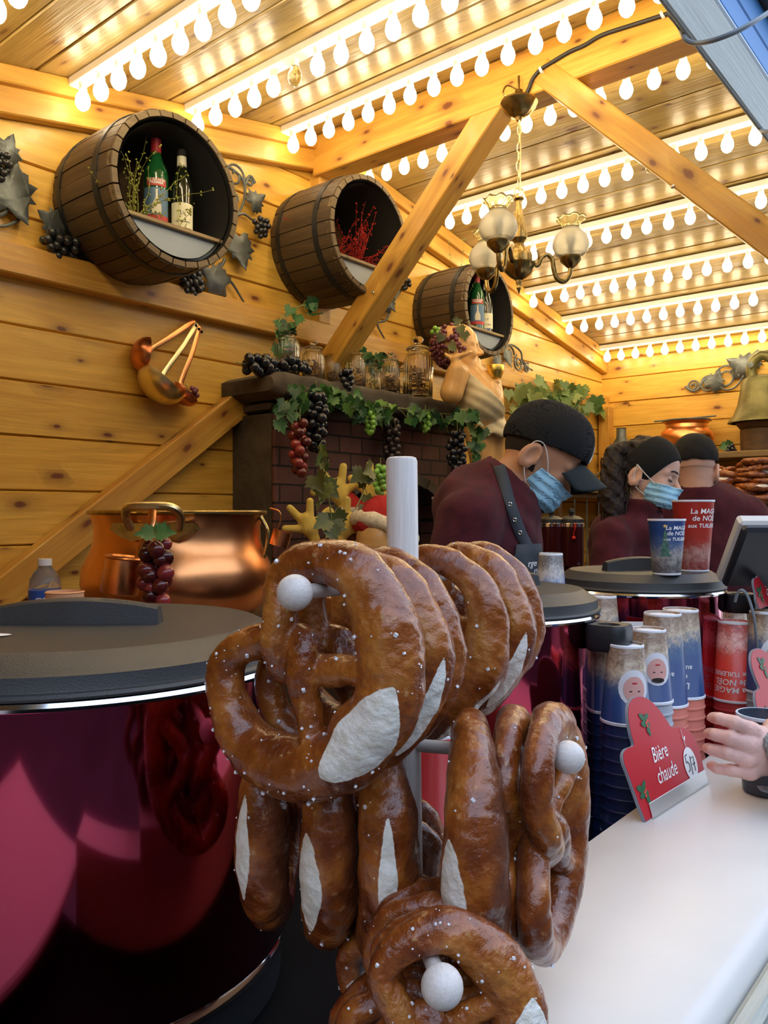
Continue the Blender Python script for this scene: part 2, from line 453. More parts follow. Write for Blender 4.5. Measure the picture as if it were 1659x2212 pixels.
M['vinred'] = mat('dark red drink', (.05, .008, .01), .1)
M['ribbon'] = mat('red ribbon', (.75, .02, .01), .5)
M['wool'] = mat('grey wool sleeve', (.30, .32, .32), 1, bump=1.5, bscale=260, var=.35, vscale=160)
M['cupdark'] = mat('smoky plastic cup', (.04, .05, .07), .25)
M['cupblue'] = mat('pale blue cup rim', (.55, .66, .76), .3)
M['glassgreen'] = mat('green bottle glass', (.01, .09, .025), .06, spec=.7, coat=.5)
M['glassdark'] = mat('dark bottle glass', (.008, .012, .007), .06, spec=.7, coat=.5)
M['capred'] = mat('red foil capsule', (.55, .03, .05), .35)
M['capwhite'] = mat('cream foil capsule', (.72, .70, .55), .4)
M['cork'] = mat('cork', (.48, .3, .12), .9)
M['label'] = mat('cream wine label', (.82, .80, .58), .6)
M['labelb'] = mat('blue bottle label', (.12, .22, .36), .5)
M['labelr'] = mat('red bottle label', (.55, .06, .06), .5)
M['pet'] = mat('clear water bottle', (.93, .97, .99), .05, trans=.9, ior=1.33)
M['petlabel'] = mat('blue bottle wrap', (.03, .10, .42), .45)
M['twig'] = mat('green gold twig', (.32, .34, .06), .4, .3)
M['redtwig'] = mat('red tinsel twig', (.38, .02, .015), .35, .3)
M['salt'] = mat('salt crystals', (.9, .9, .92), .3)
M['jamseed'] = mat('brown spice filling', (.30, .15, .06), .8, bump=1, bscale=90, var=.6, vscale=60)
M['greenseed'] = mat('green pod filling', (.38, .38, .10), .8, bump=1, bscale=90, var=.5, vscale=60)

def grape_mat(name, col, rough=.18, var=.35):
    t = NT(name); g = t.n('ObjectInfo')
    n1 = t.noise(t.obj(), 40, 2)
    c = t.ramp(t.math('ADD', t.math('MULTIPLY', g.outputs['Random'], .6), t.math('MULTIPLY', n1, .4)),
               [(.2, tuple(q*(1-var) for q in col)), (.8, tuple(min(1, q*(1+var)) for q in col))])
    t.l(c, t.b.inputs['Base Color']); t.set(Roughness=rough); t.b.inputs['Coat Weight'].default_value = .4
    return t.m
M['gblack'] = grape_mat('black grape', (.010, .012, .020), .2)
M['gred'] = grape_mat('red grape', (.20, .022, .022), .2, .75)
M['ggreen'] = grape_mat('green grape', (.22, .50, .07), .3, .25)
M['gpurple'] = grape_mat('purple grape', (.16, .035, .06), .25, .4)
M['giron'] = grape_mat('iron grape', (.022, .025, .028), .3, .3)
M['gdark'] = grape_mat('dark plum grape', (.03, .018, .02), .4)

def leaf_mat(name, a, b, c3, rough=.45):
    t = NT(name); g = t.n('NewGeometry')
    n1 = t.noise(t.obj(), 35, 3)
    c = t.ramp(t.math('ADD', t.math('MULTIPLY', g.outputs['Random Per Island'], .75), t.math('MULTIPLY', n1, .3)), [(.1, a), (.5, b), (.95, c3)])
    t.l(c, t.b.inputs['Base Color']); t.set(Roughness=rough); t.bump(n1, .4, .003)
    return t.m
M['leaf'] = leaf_mat('ivy leaf', (.012, .055, .02), (.03, .12, .03), (.12, .26, .04))
M['leafy'] = leaf_mat('yellowish vine leaf', (.05, .12, .03), (.14, .22, .05), (.30, .33, .09))
M['leafo'] = leaf_mat('olive vine leaf', (.04, .05, .015), (.10, .12, .03), (.22, .24, .07))
M['stem'] = mat('pale green stem', (.25, .30, .09), .6)

def brick_mat():
    t = NT('painted brick'); 
    tcn = t.n('TexCoord'); sp = t.n('SeparateXYZ'); t.l(tcn.outputs['Object'], sp.inputs[0])
    cb = t.n('CombineXYZ'); t.l(sp.outputs[0], cb.inputs[0]); t.l(sp.outputs[2], cb.inputs[1])
    br = t.n('TexBrick'); t.l(cb.outputs[0], br.inputs['Vector'])
    br.inputs['Scale'].default_value = 1; br.inputs['Brick Width'].default_value = .125; br.inputs['Row Height'].default_value = .062
    br.inputs['Mortar Size'].default_value = .004; br.inputs['Mortar Smooth'].default_value = .3
    br.inputs['Color1'].default_value = (.17, .062, .05, 1); br.inputs['Color2'].default_value = (.10, .042, .04, 1); br.inputs['Mortar'].default_value = (.012, .010, .009, 1)
    n1 = t.noise(tcn.outputs['Object'], 14, 4)
    c = t.mix(.5, br.outputs['Color'], t.ramp(n1, [(.3, .35), (.7, 1.0)]), 'MULTIPLY')
    t.l(c, t.b.inputs['Base Color']); t.set(Roughness=.75)
    t.bump(t.math('ADD', t.math('MULTIPLY', br.outputs['Fac'], -1.5), n1), .8, .006)
    return t.m
M['brick'] = brick_mat()

def kettle_mat():
    t = NT('candy red metallic'); t.b.inputs['Base Color'].default_value = (.40, .030, .075, 1)
    t.set(Metallic=1.0, Roughness=.09); t.b.inputs['Coat Weight'].default_value = .6; t.b.inputs['Coat Roughness'].default_value = .03
    t.b.inputs['Coat Tint'].default_value = (1, .9, .95, 1)
    return t.m
M['kettle'] = kettle_mat()

def counter_mat():
    t = NT('worn white laminate'); v = t.obj()
    n1 = t.noise(v, 3, 4); n2 = t.noise(v, 60, 3, .7)
    c = t.ramp(n1, [(.3, (.64, .62, .57)), (.7, (.74, .72, .68))])
    c = t.mix(t.ramp(n2, [(.70, 0), (.78, .6)]), c, (.35, .28, .22))
    t.l(c, t.b.inputs['Base Color']); t.l(t.ramp(n1, [(.3, .25), (.7, .42)]), t.b.inputs['Roughness']); return t.m
M['counter'] = counter_mat()

def pretzel_mat():
    t = NT('lye pretzel crust'); v = t.obj()
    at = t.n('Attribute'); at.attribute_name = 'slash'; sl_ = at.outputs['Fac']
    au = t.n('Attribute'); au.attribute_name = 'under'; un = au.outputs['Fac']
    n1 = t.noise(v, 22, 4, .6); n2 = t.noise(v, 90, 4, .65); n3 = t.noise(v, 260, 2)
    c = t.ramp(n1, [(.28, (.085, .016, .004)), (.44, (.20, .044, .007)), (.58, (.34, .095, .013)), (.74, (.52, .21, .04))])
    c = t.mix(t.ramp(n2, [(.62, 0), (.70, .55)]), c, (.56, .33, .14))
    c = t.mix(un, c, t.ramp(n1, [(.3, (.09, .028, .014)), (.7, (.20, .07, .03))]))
    e = t.math('ADD', sl_, t.math('MULTIPLY', t.math('SUBTRACT', n2, .5), .5))
    mask = t.ramp(e, [(.46, 0), (.54, 1)])
    crumb = t.ramp(t.noise(v, 110, 4, .7), [(.3, (.74, .68, .54)), (.6, (.90, .88, .80))])
    c = t.mix(mask, c, crumb)
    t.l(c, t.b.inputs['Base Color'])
    t.l(t.mix(mask, t.ramp(n1, [(.3, .20), (.7, .38)]), .85), t.b.inputs['Roughness'])
    t.b.inputs['Coat Weight'].default_value = .45; t.b.inputs['Coat Roughness'].default_value = .14
    t.bump(t.math('ADD', n2, t.math('MULTIPLY', n1, 1.6)), .55, .004)
    return t.m
M['pretzel'] = pretzel_mat()

def cup_mat(name, top, mid, low, snow, rough=.35):
    """cup print running along the cup: local Z from base (0) to rim"""
    t = NT(name); v = t.obj(); tcn = t.n('TexCoord'); sp = t.n('SeparateXYZ'); t.l(tcn.outputs['Object'], sp.inputs[0])
    z = t.math('MULTIPLY', sp.outputs[2], 7.0)
    n1 = t.noise(v, 60, 5, .65, .5); n2 = t.noise(v, 130, 4, .7, 1)
    zz = t.math('ADD', z, t.math('MULTIPLY', t.math('SUBTRACT', n1, .5), .45))
    c = t.ramp(zz, [(.0, low), (.14, low), (.27, snow), (.42, mid), (.62, top)])
    fig = t.math('MULTIPLY', t.ramp(n2, [(.48, 0), (.64, .4)]), t.ramp(z, [(.05, 1), (.38, .9), (.5, 0)]))
    c = t.mix(fig, c, tuple(min(1, q*1.1+.12) for q in snow))
    dk = t.math('MULTIPLY', t.ramp(t.noise(v, 85, 4, .7, 1.5), [(.54, 0), (.64, .6)]), t.ramp(z, [(.05, 1), (.38, .7), (.5, 0)]))
    c = t.mix(dk, c, tuple(q*.25 for q in low))
    t.l(c, t.b.inputs['Base Color']); t.set(Roughness=rough); return t.m
M['cupb'] = cup_mat('blue printed cup', (.03, .09, .32), (.10, .18, .38), (.18, .17, .17), (.52, .50, .48))
M['cupr'] = cup_mat('red printed cup', (.72, .05, .03), (.62, .08, .05), (.55, .10, .08), (.85, .45, .38))
M['cupn'] = cup_mat('navy printed cup', (.015, .05, .17), (.04, .09, .18), (.25, .16, .10), (.48, .38, .26))
M['cupclear'] = mat('milky cup plastic', (.82, .84, .88), .35)
M['cupnavy'] = mat('navy cup wall', (.012, .035, .12), .3)
M['cupredw'] = mat('red cup wall', (.55, .05, .05), .3)
M['cupwhitew'] = mat('white cup wall', (.42, .45, .50), .35)
M['cupsal'] = mat('salmon cup wall', (.72, .22, .16), .35)
M['fur_w'] = mat('printed white fur', (.75, .75, .78), .5)
M['face_p'] = mat('printed face', (.72, .38, .32), .5)
M['tree_p'] = mat('printed fir tree', (.07, .16, .12), .5, var=.5, vscale=120)
M['star_p'] = mat('printed gold star', (.75, .55, .18), .5)
# ------------------------------------------------------------------ the stall itself
XW = -2.20; YB = 4.83; YR = 2.24; ZR = H+1.442; SL = .17; SLF = .20         # left wall, back wall, ridge
def zc(y): return ZR-(SL if y > YR else SLF)*abs(y-YR)                                # ceiling height
FX = Matrix.Identity(4)                                          # grain along world X
FY = Matrix.Rotation(PI/2, 4, 'Z')                               # grain along world Y
YN = -0.9                                                        # near end of the stall

def board(mb, p, q, wdir, wid, nrm, th, g=.004):
    """one board from p to q, wid wide along wdir, thickness th behind the face along -nrm, with V grooves"""
    p = Vector(p); q = Vector(q); wdir = Vector(wdir).normalized(); nrm = Vector(nrm).normalized()
    prof = [(0.001, -th), (0.001, -g*1.6), (g*1.2, 0), (wid-g*1.2, 0), (wid-.001, -g*1.6), (wid-.001, -th)]
    vs = [p+wdir*a+nrm*b for a, b in prof]+[q+wdir*a+nrm*b for a, b in prof]; n = len(prof)
    mb.add(vs, [(i, (i+1) % n, n+(i+1) % n, n+i) for i in range(n)]+[tuple(range(n))[::-1], tuple(range(n, 2*n))])

random.seed(3)
# left wall: boards along Y
mb = MB(); BW = .1525; z = H+.06-BW*10
while z < ZR:
    y0 = YN; y1 = YB+.02
    if z+BW > zc(YB): # trim under the gable
        y1 = min(y1, YR+(ZR-z)/SL); y0 = max(y0, YR-(ZR-z)/SLF)
    if y1 > y0+.1:
        if z < H+.9: board(mb, (XW, y0, z), (XW, y1, z), (0, 0, 1), BW, (1, 0, 0), .03)
        else: board(mb, (XW, y0, z), (XW, y1, z), (0, 0, 1), BW, (1, 0, 0), .03)
    z += BW
mb.add([(XW-.028, YN, 0), (XW-.028, YB, 0), (XW-.028, YB, zc(YB)+.02), (XW-.028, YR, ZR+.02), (XW-.028, YN, zc(YN)+.02)], [(0, 1, 2, 3, 4)])
struct('wall_left', mb, M['pine'], FY)
# back wall: boards along X
mb = MB(); z = H+.06-BW*10+.02
while z < zc(YB)+.2:
    board(mb, (XW-.02, YB, z), (.2, YB, z), (0, 0, 1), BW, (0, -1, 0), .03); z += BW
mb.box((XW-.05, YB+.028, 0), (.2, YB+.04, 2.9))
struct('wall_back', mb, M['pine'], FX)
mb = MB(); z = 0
while z < 2.9:
    board(mb, (-.35, YN, z), (XW-.02, YN, z), (0, 0, 1), BW, (0, 1, 0), .03); z += BW
struct('wall_near', mb, M['pine'], FX)
# ceiling: two slopes of lacquered boards running along X
for sgn, yend in ((-1, YN), (1, YB+.05)):
    sl = SL if sgn > 0 else SLF; mb = MB(); s = 0; CB = .1436*math.sqrt(1+sl*sl)
    d = Vector((0, sgn, -sl)).normalized(); nr = Vector((0, -sgn*sl, -1)).normalized()
    L_ = abs(yend-YR)*math.sqrt(1+sl*sl)
    while s < L_:
        p = Vector((XW-.02, YR, ZR))+d*s; board(mb, p, p+Vector((1.94, 0, 0)), d, CB, nr, .03, .005); s += CB
    struct('ceiling', mb, M['ceil'], FX)
struct('floor', MB().box((XW-.05, YN-.05, -.05), (-.2, YB+.1, 0)), M['floor'])
struct('ground', MB().box((-.2, -6, -.06), (9, 9, 0)), M['concrete'])
struct('roof_sheet', MB().add([(XW-.1, YR, ZR+.05), (-.28, YR, ZR+.05), (-.28, YB+.2, zc(YB+.2)+.05), (XW-.1, YB+.2, zc(YB+.2)+.05), (-.28, YN-.1, zc(YN-.1)+.05), (XW-.1, YN-.1, zc(YN-.1)+.05)],
        [(0, 1, 2, 3), (0, 1, 4, 5)]), M['darkwood'])
# the building across the alley, only seen mirrored in the kettles
struct('wall_behind', MB().box((-4, -5.6, 0), (4.2, -5.2, 3.6)).box((-1.5, -5.25, 0), (0, -5.2, 2.4)), M['facade'])
struct('wall_opposite', MB().box((4.2, -6, 0), (4.6, 9, 3.6)).box((4.15, -3, 0), (4.2, -1, 2.4)).box((4.15, 1, .8), (4.2, 3, 2.6)), M['facade'])

# timber helper: a beam from a to b with section w (across) x h (along up)
def beam(name, a, b, wd, ht, up=(0, 0, 1), m='beam', kind='structure', bev=.004, **tg):
    a = Vector(a); b = Vector(b); F = frame(a, b-a, up); L_ = (b-a).length
    mb = MB().at(F).box((0, -wd/2, -ht/2), (L_, wd/2, ht/2), bev)
    o = mb.build(name, M[m], None, F)
    return tag(o, kind=kind, **tg)
# gable plates under the ceiling on the left wall (two layers)
for y0, y1 in ((YN, YR-.03), (YR+.03, YB)):
    beam('trim_1', (XW+.03, y0, zc(y0)-.025), (XW+.03, y1, zc(y1)-.025), .06, .05)
    beam('trim_2', (XW+.02, y0, zc(y0)-.088), (XW+.02, y1, zc(y1)-.088), .04, .075)
beam('trim_3', (XW+.025, YN, H+.685), (XW+.025, YB, H+.685), .05, .085)       # ledge below the barrels
beam('trim_4', (XW, YB-.03, zc(YB)-.02), (-.1, YB-.03, zc(YB)-.02), .03, .05)
beam('trim_5', (XW+.045, YB-.04, 0), (XW+.045, YB-.04, H+.66), .075, .07, up=(1, 0, 0))   # corner post
beam('trim_6', (XW+.02, YR, H+.725), (XW+.02, YR, ZR-.05), .06, .06, up=(1, 0, 0))
beam('trim_7', (XW+.03, .84, H-.295), (XW+.03, 2.30, H+.755), .05, .10, up=(1, 0, 0)) if False else None
# ridge beam and its two braces
rb = beam('ridge_beam', (XW+.03, YR, ZR-.085), (-.25, YR, ZR-.085), .10, .15)
beam('brace_beam', (-1.36, YR-.005, H+1.32), (-2.17, YR-.005, H+.50), .085, .085, up=(0, 1, 0))
bB = beam('brace_beam', (-1.20, YR-.005, H+1.35), (-.40, YR-.005, H+.54), .075, .095, up=(0, 1, 0))
for o_, (bx_, bz_) in ((bB, (-.69, .79)), (bB, (-.43, .60))):
    pass
# long wall brace at lower left
a = on_x(-120, 1380, XW+.03); b = on_x(540, 853, XW+.03)
beam('trim_8', a, b, .092, .05, up=(1, 0, 0))
# visible screws on the braces
def screw(px, py, Y, lab):
    p = on_y(px, py, Y); tag(MB().at(frame(p, (1, 0, 0), (0, -1, 0))).lathe([(.006, 0), (.006, .002), (.003, .004)], 10).build('screw', M['chrome'], None), lab, 'screw')
screw(1453, 403, YR-.055, 'steel screw head in the right diagonal roof brace')
screw(806, 632, YR-.055, 'steel screw head low on the left diagonal roof brace')

# front: counter front panel, service table, eave
struct('panel_front', MB().box((-.455, .25, 0), (-.40, YB, H-.46)), M['counter'], FY)
mb = MB(); zt = H-.42
mb.at(None).prism([(-.456, .44, zt-.04), (-.456, .44, zt-.003), (-.453, .44, zt), (-.236, .44, zt), (-.222, .44, zt-.006), (-.216, .44, zt-.02), (-.214, .44, zt-.055), (-.235, .44, zt-.06)], (0, 4.36, 0))
tag(mb.build('service_counter', M['counter'], None, FY, sharp=50), 'long white worktop of the stall running from the pretzel stand to the right edge', 'counter')
tag(MB().box((-.212, .44, zt-.085), (-.19, 4.8, zt-.012), .006).build('counter_edge_board', M['greywood'], None, FY), 'pale blue-grey wooden board along the outer edge of the white counter', 'edge board')
tag(MB().box((-1.16, -.12, H-.515), (-.41, .248, H-.50), .004).build('serving_tray', M['counter'], None, FY), 'unseen white slab added to mirror low in the big red kettle', 'reflector')  # out-of-view slab, added only for the pale reflection low on the left kettle
t = empty('service_table', (-.8, 1.6, 0), 'dark table behind the counter carrying the red kettles and cup stacks', 'table')
MB().prism([(-1.17, YN+.05, H-.585), (-.47, YN+.05, H-.585), (-.47, 4.3, H-.585), (-.93, 4.3, H-.585), (-.93, 1.35, H-.585), (-.97, .85, H-.585), (-1.17, .80, H-.585)], (0, 0, .025)).build('table_top', M['rubber'], t)
for x_ in (-.90, -.52):
    for y_ in (-.8, 2.3, 4.2): MB().box((x_-.02, y_-.02, 0), (x_+.02, y_+.02, H-.585)).build('leg', M['rubber'], t)

# eave: grey board underside, white rounded edge and blue fascia
Ze = H+.69
e = empty('eave_fascia', (-.35, 1.5, Ze), 'grey wooden eave board with a bright blue outer fascia, top right corner', 'eave', )
e['kind'] = 'structure'
MB().box((-.409, -1.5, Ze), (-.400, 4.9, Ze+.102), .003).build('grey_board', M['greywood'], e, FY)
MB().box((-.425, -1.5, Ze+.102), (-.400, 4.9, Ze+.119), .007).build('white_edge', M['bluew'], e, FY)
MB().box((-.425, -1.5, Ze+.119), (-.403, 4.9, Ze+.165), .003).build('blue_board', M['blue'], e, FY)
MB().box((-.425, -1.5, Ze+.167), (-.403, 4.9, Ze+.228), .003).build('blue_board', M['blue'], e, FY)
MB().box((-.425, -1.5, Ze+.230), (-.37, 4.9, Ze+.42), .003).build('gutter', M['black'], e, FY)
# grey cable looped round the eave
cp = [on_x(1444, 28, -.414), on_x(1468, 58, -.414), on_x(1480, 84, -.405), on_x(1503, 93, -.39), on_x(1540, 87, -.36), on_x(1590, 68, -.33), on_x(1640, 40, -.31), on_x(1700, 0, -.30)]
def smoothc(pts, n=6):
    """Catmull-Rom through the points"""
    P_ = [Vector(p) for p in pts]; P_ = [P_[0]*2-P_[1]]+P_+[P_[-1]*2-P_[-2]]; out = []
    for i in range(1, len(P_)-2):
        a, b, c, d = P_[i-1:i+3]
        for k in range(n):
            t_ = k/n; out.append(.5*((2*b)+(c-a)*t_+(2*a-5*b+4*c-d)*t_*t_+(3*b-a-3*c+d)*t_**3))
    out.append(P_[-2]); return out
tag(MB().tube(smoothc(cp), .0035, 8).build('cable_loop', M['cableg'], None), 'grey cable looped under the grey eave board, top right', 'cable')
cp = [on_x(1632, 262, -.414), on_x(1639, 276, -.41), on_x(1652, 284, -.39), on_x(1690, 280, -.35)]
tag(MB().tube(smoothc(cp), .0035, 8).build('cable_loop', M['cableg'], None), 'short piece of grey cable under the eave at the right edge', 'cable')
# black cable on the face of the ridge beam
yb = YR-.056
cp = [on_y(*q, yb) for q in ((1133, 212), (1143, 190), (1150, 172), (1166, 152), (1190, 136), (1230, 112), (1262, 98), (1300, 76), (1360, 56), (1432, 33), (1470, 20))]
cb = empty('power_cable', cp[4], 'black cable clipped along the face of the ridge beam', 'cable')
MB().tube(smoothc(cp), .006, 8).build('cord', M['cable'], cb)
for q in ((1169, 152), (1431, 33)):
    p = on_y(*q, yb-.002); MB().at(frame(p, (1, 0, .4), (0, -1, 0))).box((-.004, -.010, -.006), (.004, .010, .008), .002).build('clip', M['white'], cb)

# ------------------------------------------------------------------ bulb strips
bulb_prof = [(.0, -.078), (.008, -.076), (.0150, -.070), (.0195, -.061), (.0210, -.052), (.0195, -.042), (.0155, -.032), (.0110, -.024), (.0095, -.019)]
soc_prof = [(.0115, -.021), (.0118, -.016), (.0100, -.014), (.0100, -.005), (.0125, -.003), (.0125, 0)]
def mesh_of(mb, name, m, sharp=40):
    o = mb.build(name, m, None, FX, True, sharp); me = o.data; bpy.data.objects.remove(o); return me
me_bulb = mesh_of(MB().lathe(bulb_prof, 14), 'bulb', M['bulb'], 0)
me_clear = mesh_of(MB().lathe(bulb_prof, 14), 'bulb', M['clearbulb'], 0)
me_soc = mesh_of(MB().lathe(soc_prof, 10), 'socket', M['socket'])
me_fil = mesh_of(MB().lathe([(.003, -.02), (.003, -.045)], 6).tube([(-.006, 0, -.06), (-.004, 0, -.035), (.004, 0, -.035), (.006, 0, -.06)], .0012, 5).tube([(0, -.006, -.06), (0, -.004, -.035), (0, .004, -.035), (0, .006, -.06)], .0012, 5), 'filament', M['filament'])
strip_y = [.80, 1.205, 1.60, 2.02, 2.44, 2.87, 3.285, 3.765, 4.18, 4.68]
where = ['nearest, cut off in the top left corner', 'second from the camera', 'third from the camera, one bulb dark',
         'just in front of the ridge beam', 'just behind the ridge beam', 'second behind the ridge beam, one bulb dark',
         'third behind the ridge beam', 'third from the back wall', 'second from the back wall', 'farthest, along the back wall']
dead = {2: (5,), 5: (11,)}
DX = .089
for i, y in enumerate(strip_y):
    z = zc(y)-.002
    s = empty('light_strip', (XW+.1, y, z), 'white strip of lit bulbs under the ceiling, '+where[i], 'light strip', 'strips of bulbs across the ceiling')
    MB().box((XW+.055, y-.021, z-.026), (-.44, y+.021, z), .003).build('rail', M['white'], s)
    # a glossy batten beside the rail
    k = 0; x = XW+.102
    while x < -.44:
        isdead = k in dead.get(i, ())
        b = bpy.data.objects.new('bulb', me_clear if isdead else me_bulb); COL.objects.link(b); b.parent = s
        b.matrix_basis = Matrix.Translation((x-(XW+.1), random.uniform(-.001, .001), -.026)) @ Matrix.Rotation(random.uniform(-.05, .05), 4, 'X')
        so = bpy.data.objects.new('socket', me_soc); COL.objects.link(so); so.parent = b
        if isdead:
            b['label'] = 'clear unlit bulb'; fo = bpy.data.objects.new('filament', me_fil); COL.objects.link(fo); fo.parent = b
        x += DX; k += 1
# ------------------------------------------------------------------ barrels on the left wall
def make_barrel(px, py, X, R, label, n=30, seed=0):
    """half barrel, open end towards the room"""
    c = on_x(px, py, X); L_ = X-XW
    F = frame((XW, c.y, c.z), (0, -1, 0), (1, 0, 0))          # local z out of the wall, local x to the left, local y up
    F = Matrix(((0, 0, 1, XW), (-1, 0, 0, c.y), (0, 1, 0, c.z), (0, 0, 0, 1)))
    t = empty('wine_barrel', M=F, label=label, cat='barrel', group='half barrels on the left wall')
    def rad(s): return R*(.93+.075*math.sin(PI*min(1, s*.62+.19))) if s < .5 else R*(.93+.075*math.sin(PI*(s*.62+.19)))
    mb = MB().at(F); rnd = random.Random(seed); K = 8
    for k in range(n):
        a0 = 2*PI*k/n+.006; a1 = 2*PI*(k+1)/n-.006; dr = rnd.uniform(-.0015, .0015); ze = L_+rnd.uniform(-.003, .003)
        vs = []; 
        for i in range(K+1):
            s_ = i/K; r = rad(s_)+dr; z = .0+ze*s_
            for (a_, rr) in ((a0, r-.016), (a0, r), ((a0+a1)/2, r+.0012), (a1, r), (a1, r-.016)):
                vs.append((rr*math.cos(a_), rr*math.sin(a_), z))
        fs = []
        for i in range(K):
            for j in range(5): fs.append((i*5+j, i*5+(j+1) % 5, (i+1)*5+(j+1) % 5, (i+1)*5+j))
        fs += [(4, 3, 2, 1, 0), tuple(K*5+j for j in range(5))]
        mb.add(vs, fs)
    # grain of the staves runs along local z
    G = F @ Matrix.Rotation(-PI/2, 4, 'Y')
    mb.build('staves', M['stave'], t, G)
    def hoop(s, w_, off=.0035, m='hoop'):
        r = rad(s); r2 = rad(s+w_/L_)
        return MB().at(F).lathe([(r-.002, s*L_), (r+off, s*L_), (r2+off, s*L_+w_), (r2-.002, s*L_+w_)], 64, cap=False).build('hoop', M[m], t)
    hoop(.10, .02); hoop(.74, .022)
    r1 = rad(1)
    # pale chamfered stave ends
    mb = MB().at(F)
    for k in range(n):
        a0 = 2*PI*k/n+.012; a1 = 2*PI*(k+1)/n-.012; z0 = L_-.012; z1 = L_+.006
        vs = [(r_*math.cos(a_), r_*math.sin(a_), z_) for a_ in (a0, a1) for (r_, z_) in ((r1-.020, z0), (r1-.018, z1), (r1-.002, z1-.001), (r1+.0025, z0))]
        mb.add(vs, [(0, 1, 2, 3), (7, 6, 5, 4), (0, 4, 5, 1), (1, 5, 6, 2), (2, 6, 7, 3), (3, 7, 4, 0)])
    mb.build('rim', M['stavel'], t, F)
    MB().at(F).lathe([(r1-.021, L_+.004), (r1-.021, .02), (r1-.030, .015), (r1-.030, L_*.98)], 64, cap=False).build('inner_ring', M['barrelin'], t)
    MB().at(F).lathe([(.001, .012), (R*.97, .012)], 48, cap=False).build('back_panel', M['darkwood'], t)
    ys = -R*.42; hw = math.sqrt((R*.9)**2-ys**2)
    MB().at(F).box((-hw, ys-.012, .02), (hw, ys, L_-.012), .002).build('shelf', M['shelfwood'], t, FY)
    poly = []; 
    for k in range(21):
        a_ = PI+math.asin(.42/.9)+(PI-2*math.asin(.42/.9))*k/20; poly.append((R*.9*math.cos(a_), R*.9*math.sin(a_)*1.0-.0, L_-.035))
    MB().at(F).prism(poly, (0, 0, .008)).build('cloth_panel', M['clothgrey'], t)
    return F, ys, t
B1 = make_barrel(385, 412, -1.905, .222, 'large half barrel nearest the camera holding two bottles and green twigs', seed=1)
B2 = make_barrel(800, 510, -1.905, .222, 'middle half barrel with red tinsel twigs, partly behind the diagonal brace', seed=2)
B3 = make_barrel(1057, 669, -1.925, .208, 'farthest half barrel above the statue, holding two bottles', seed=3)

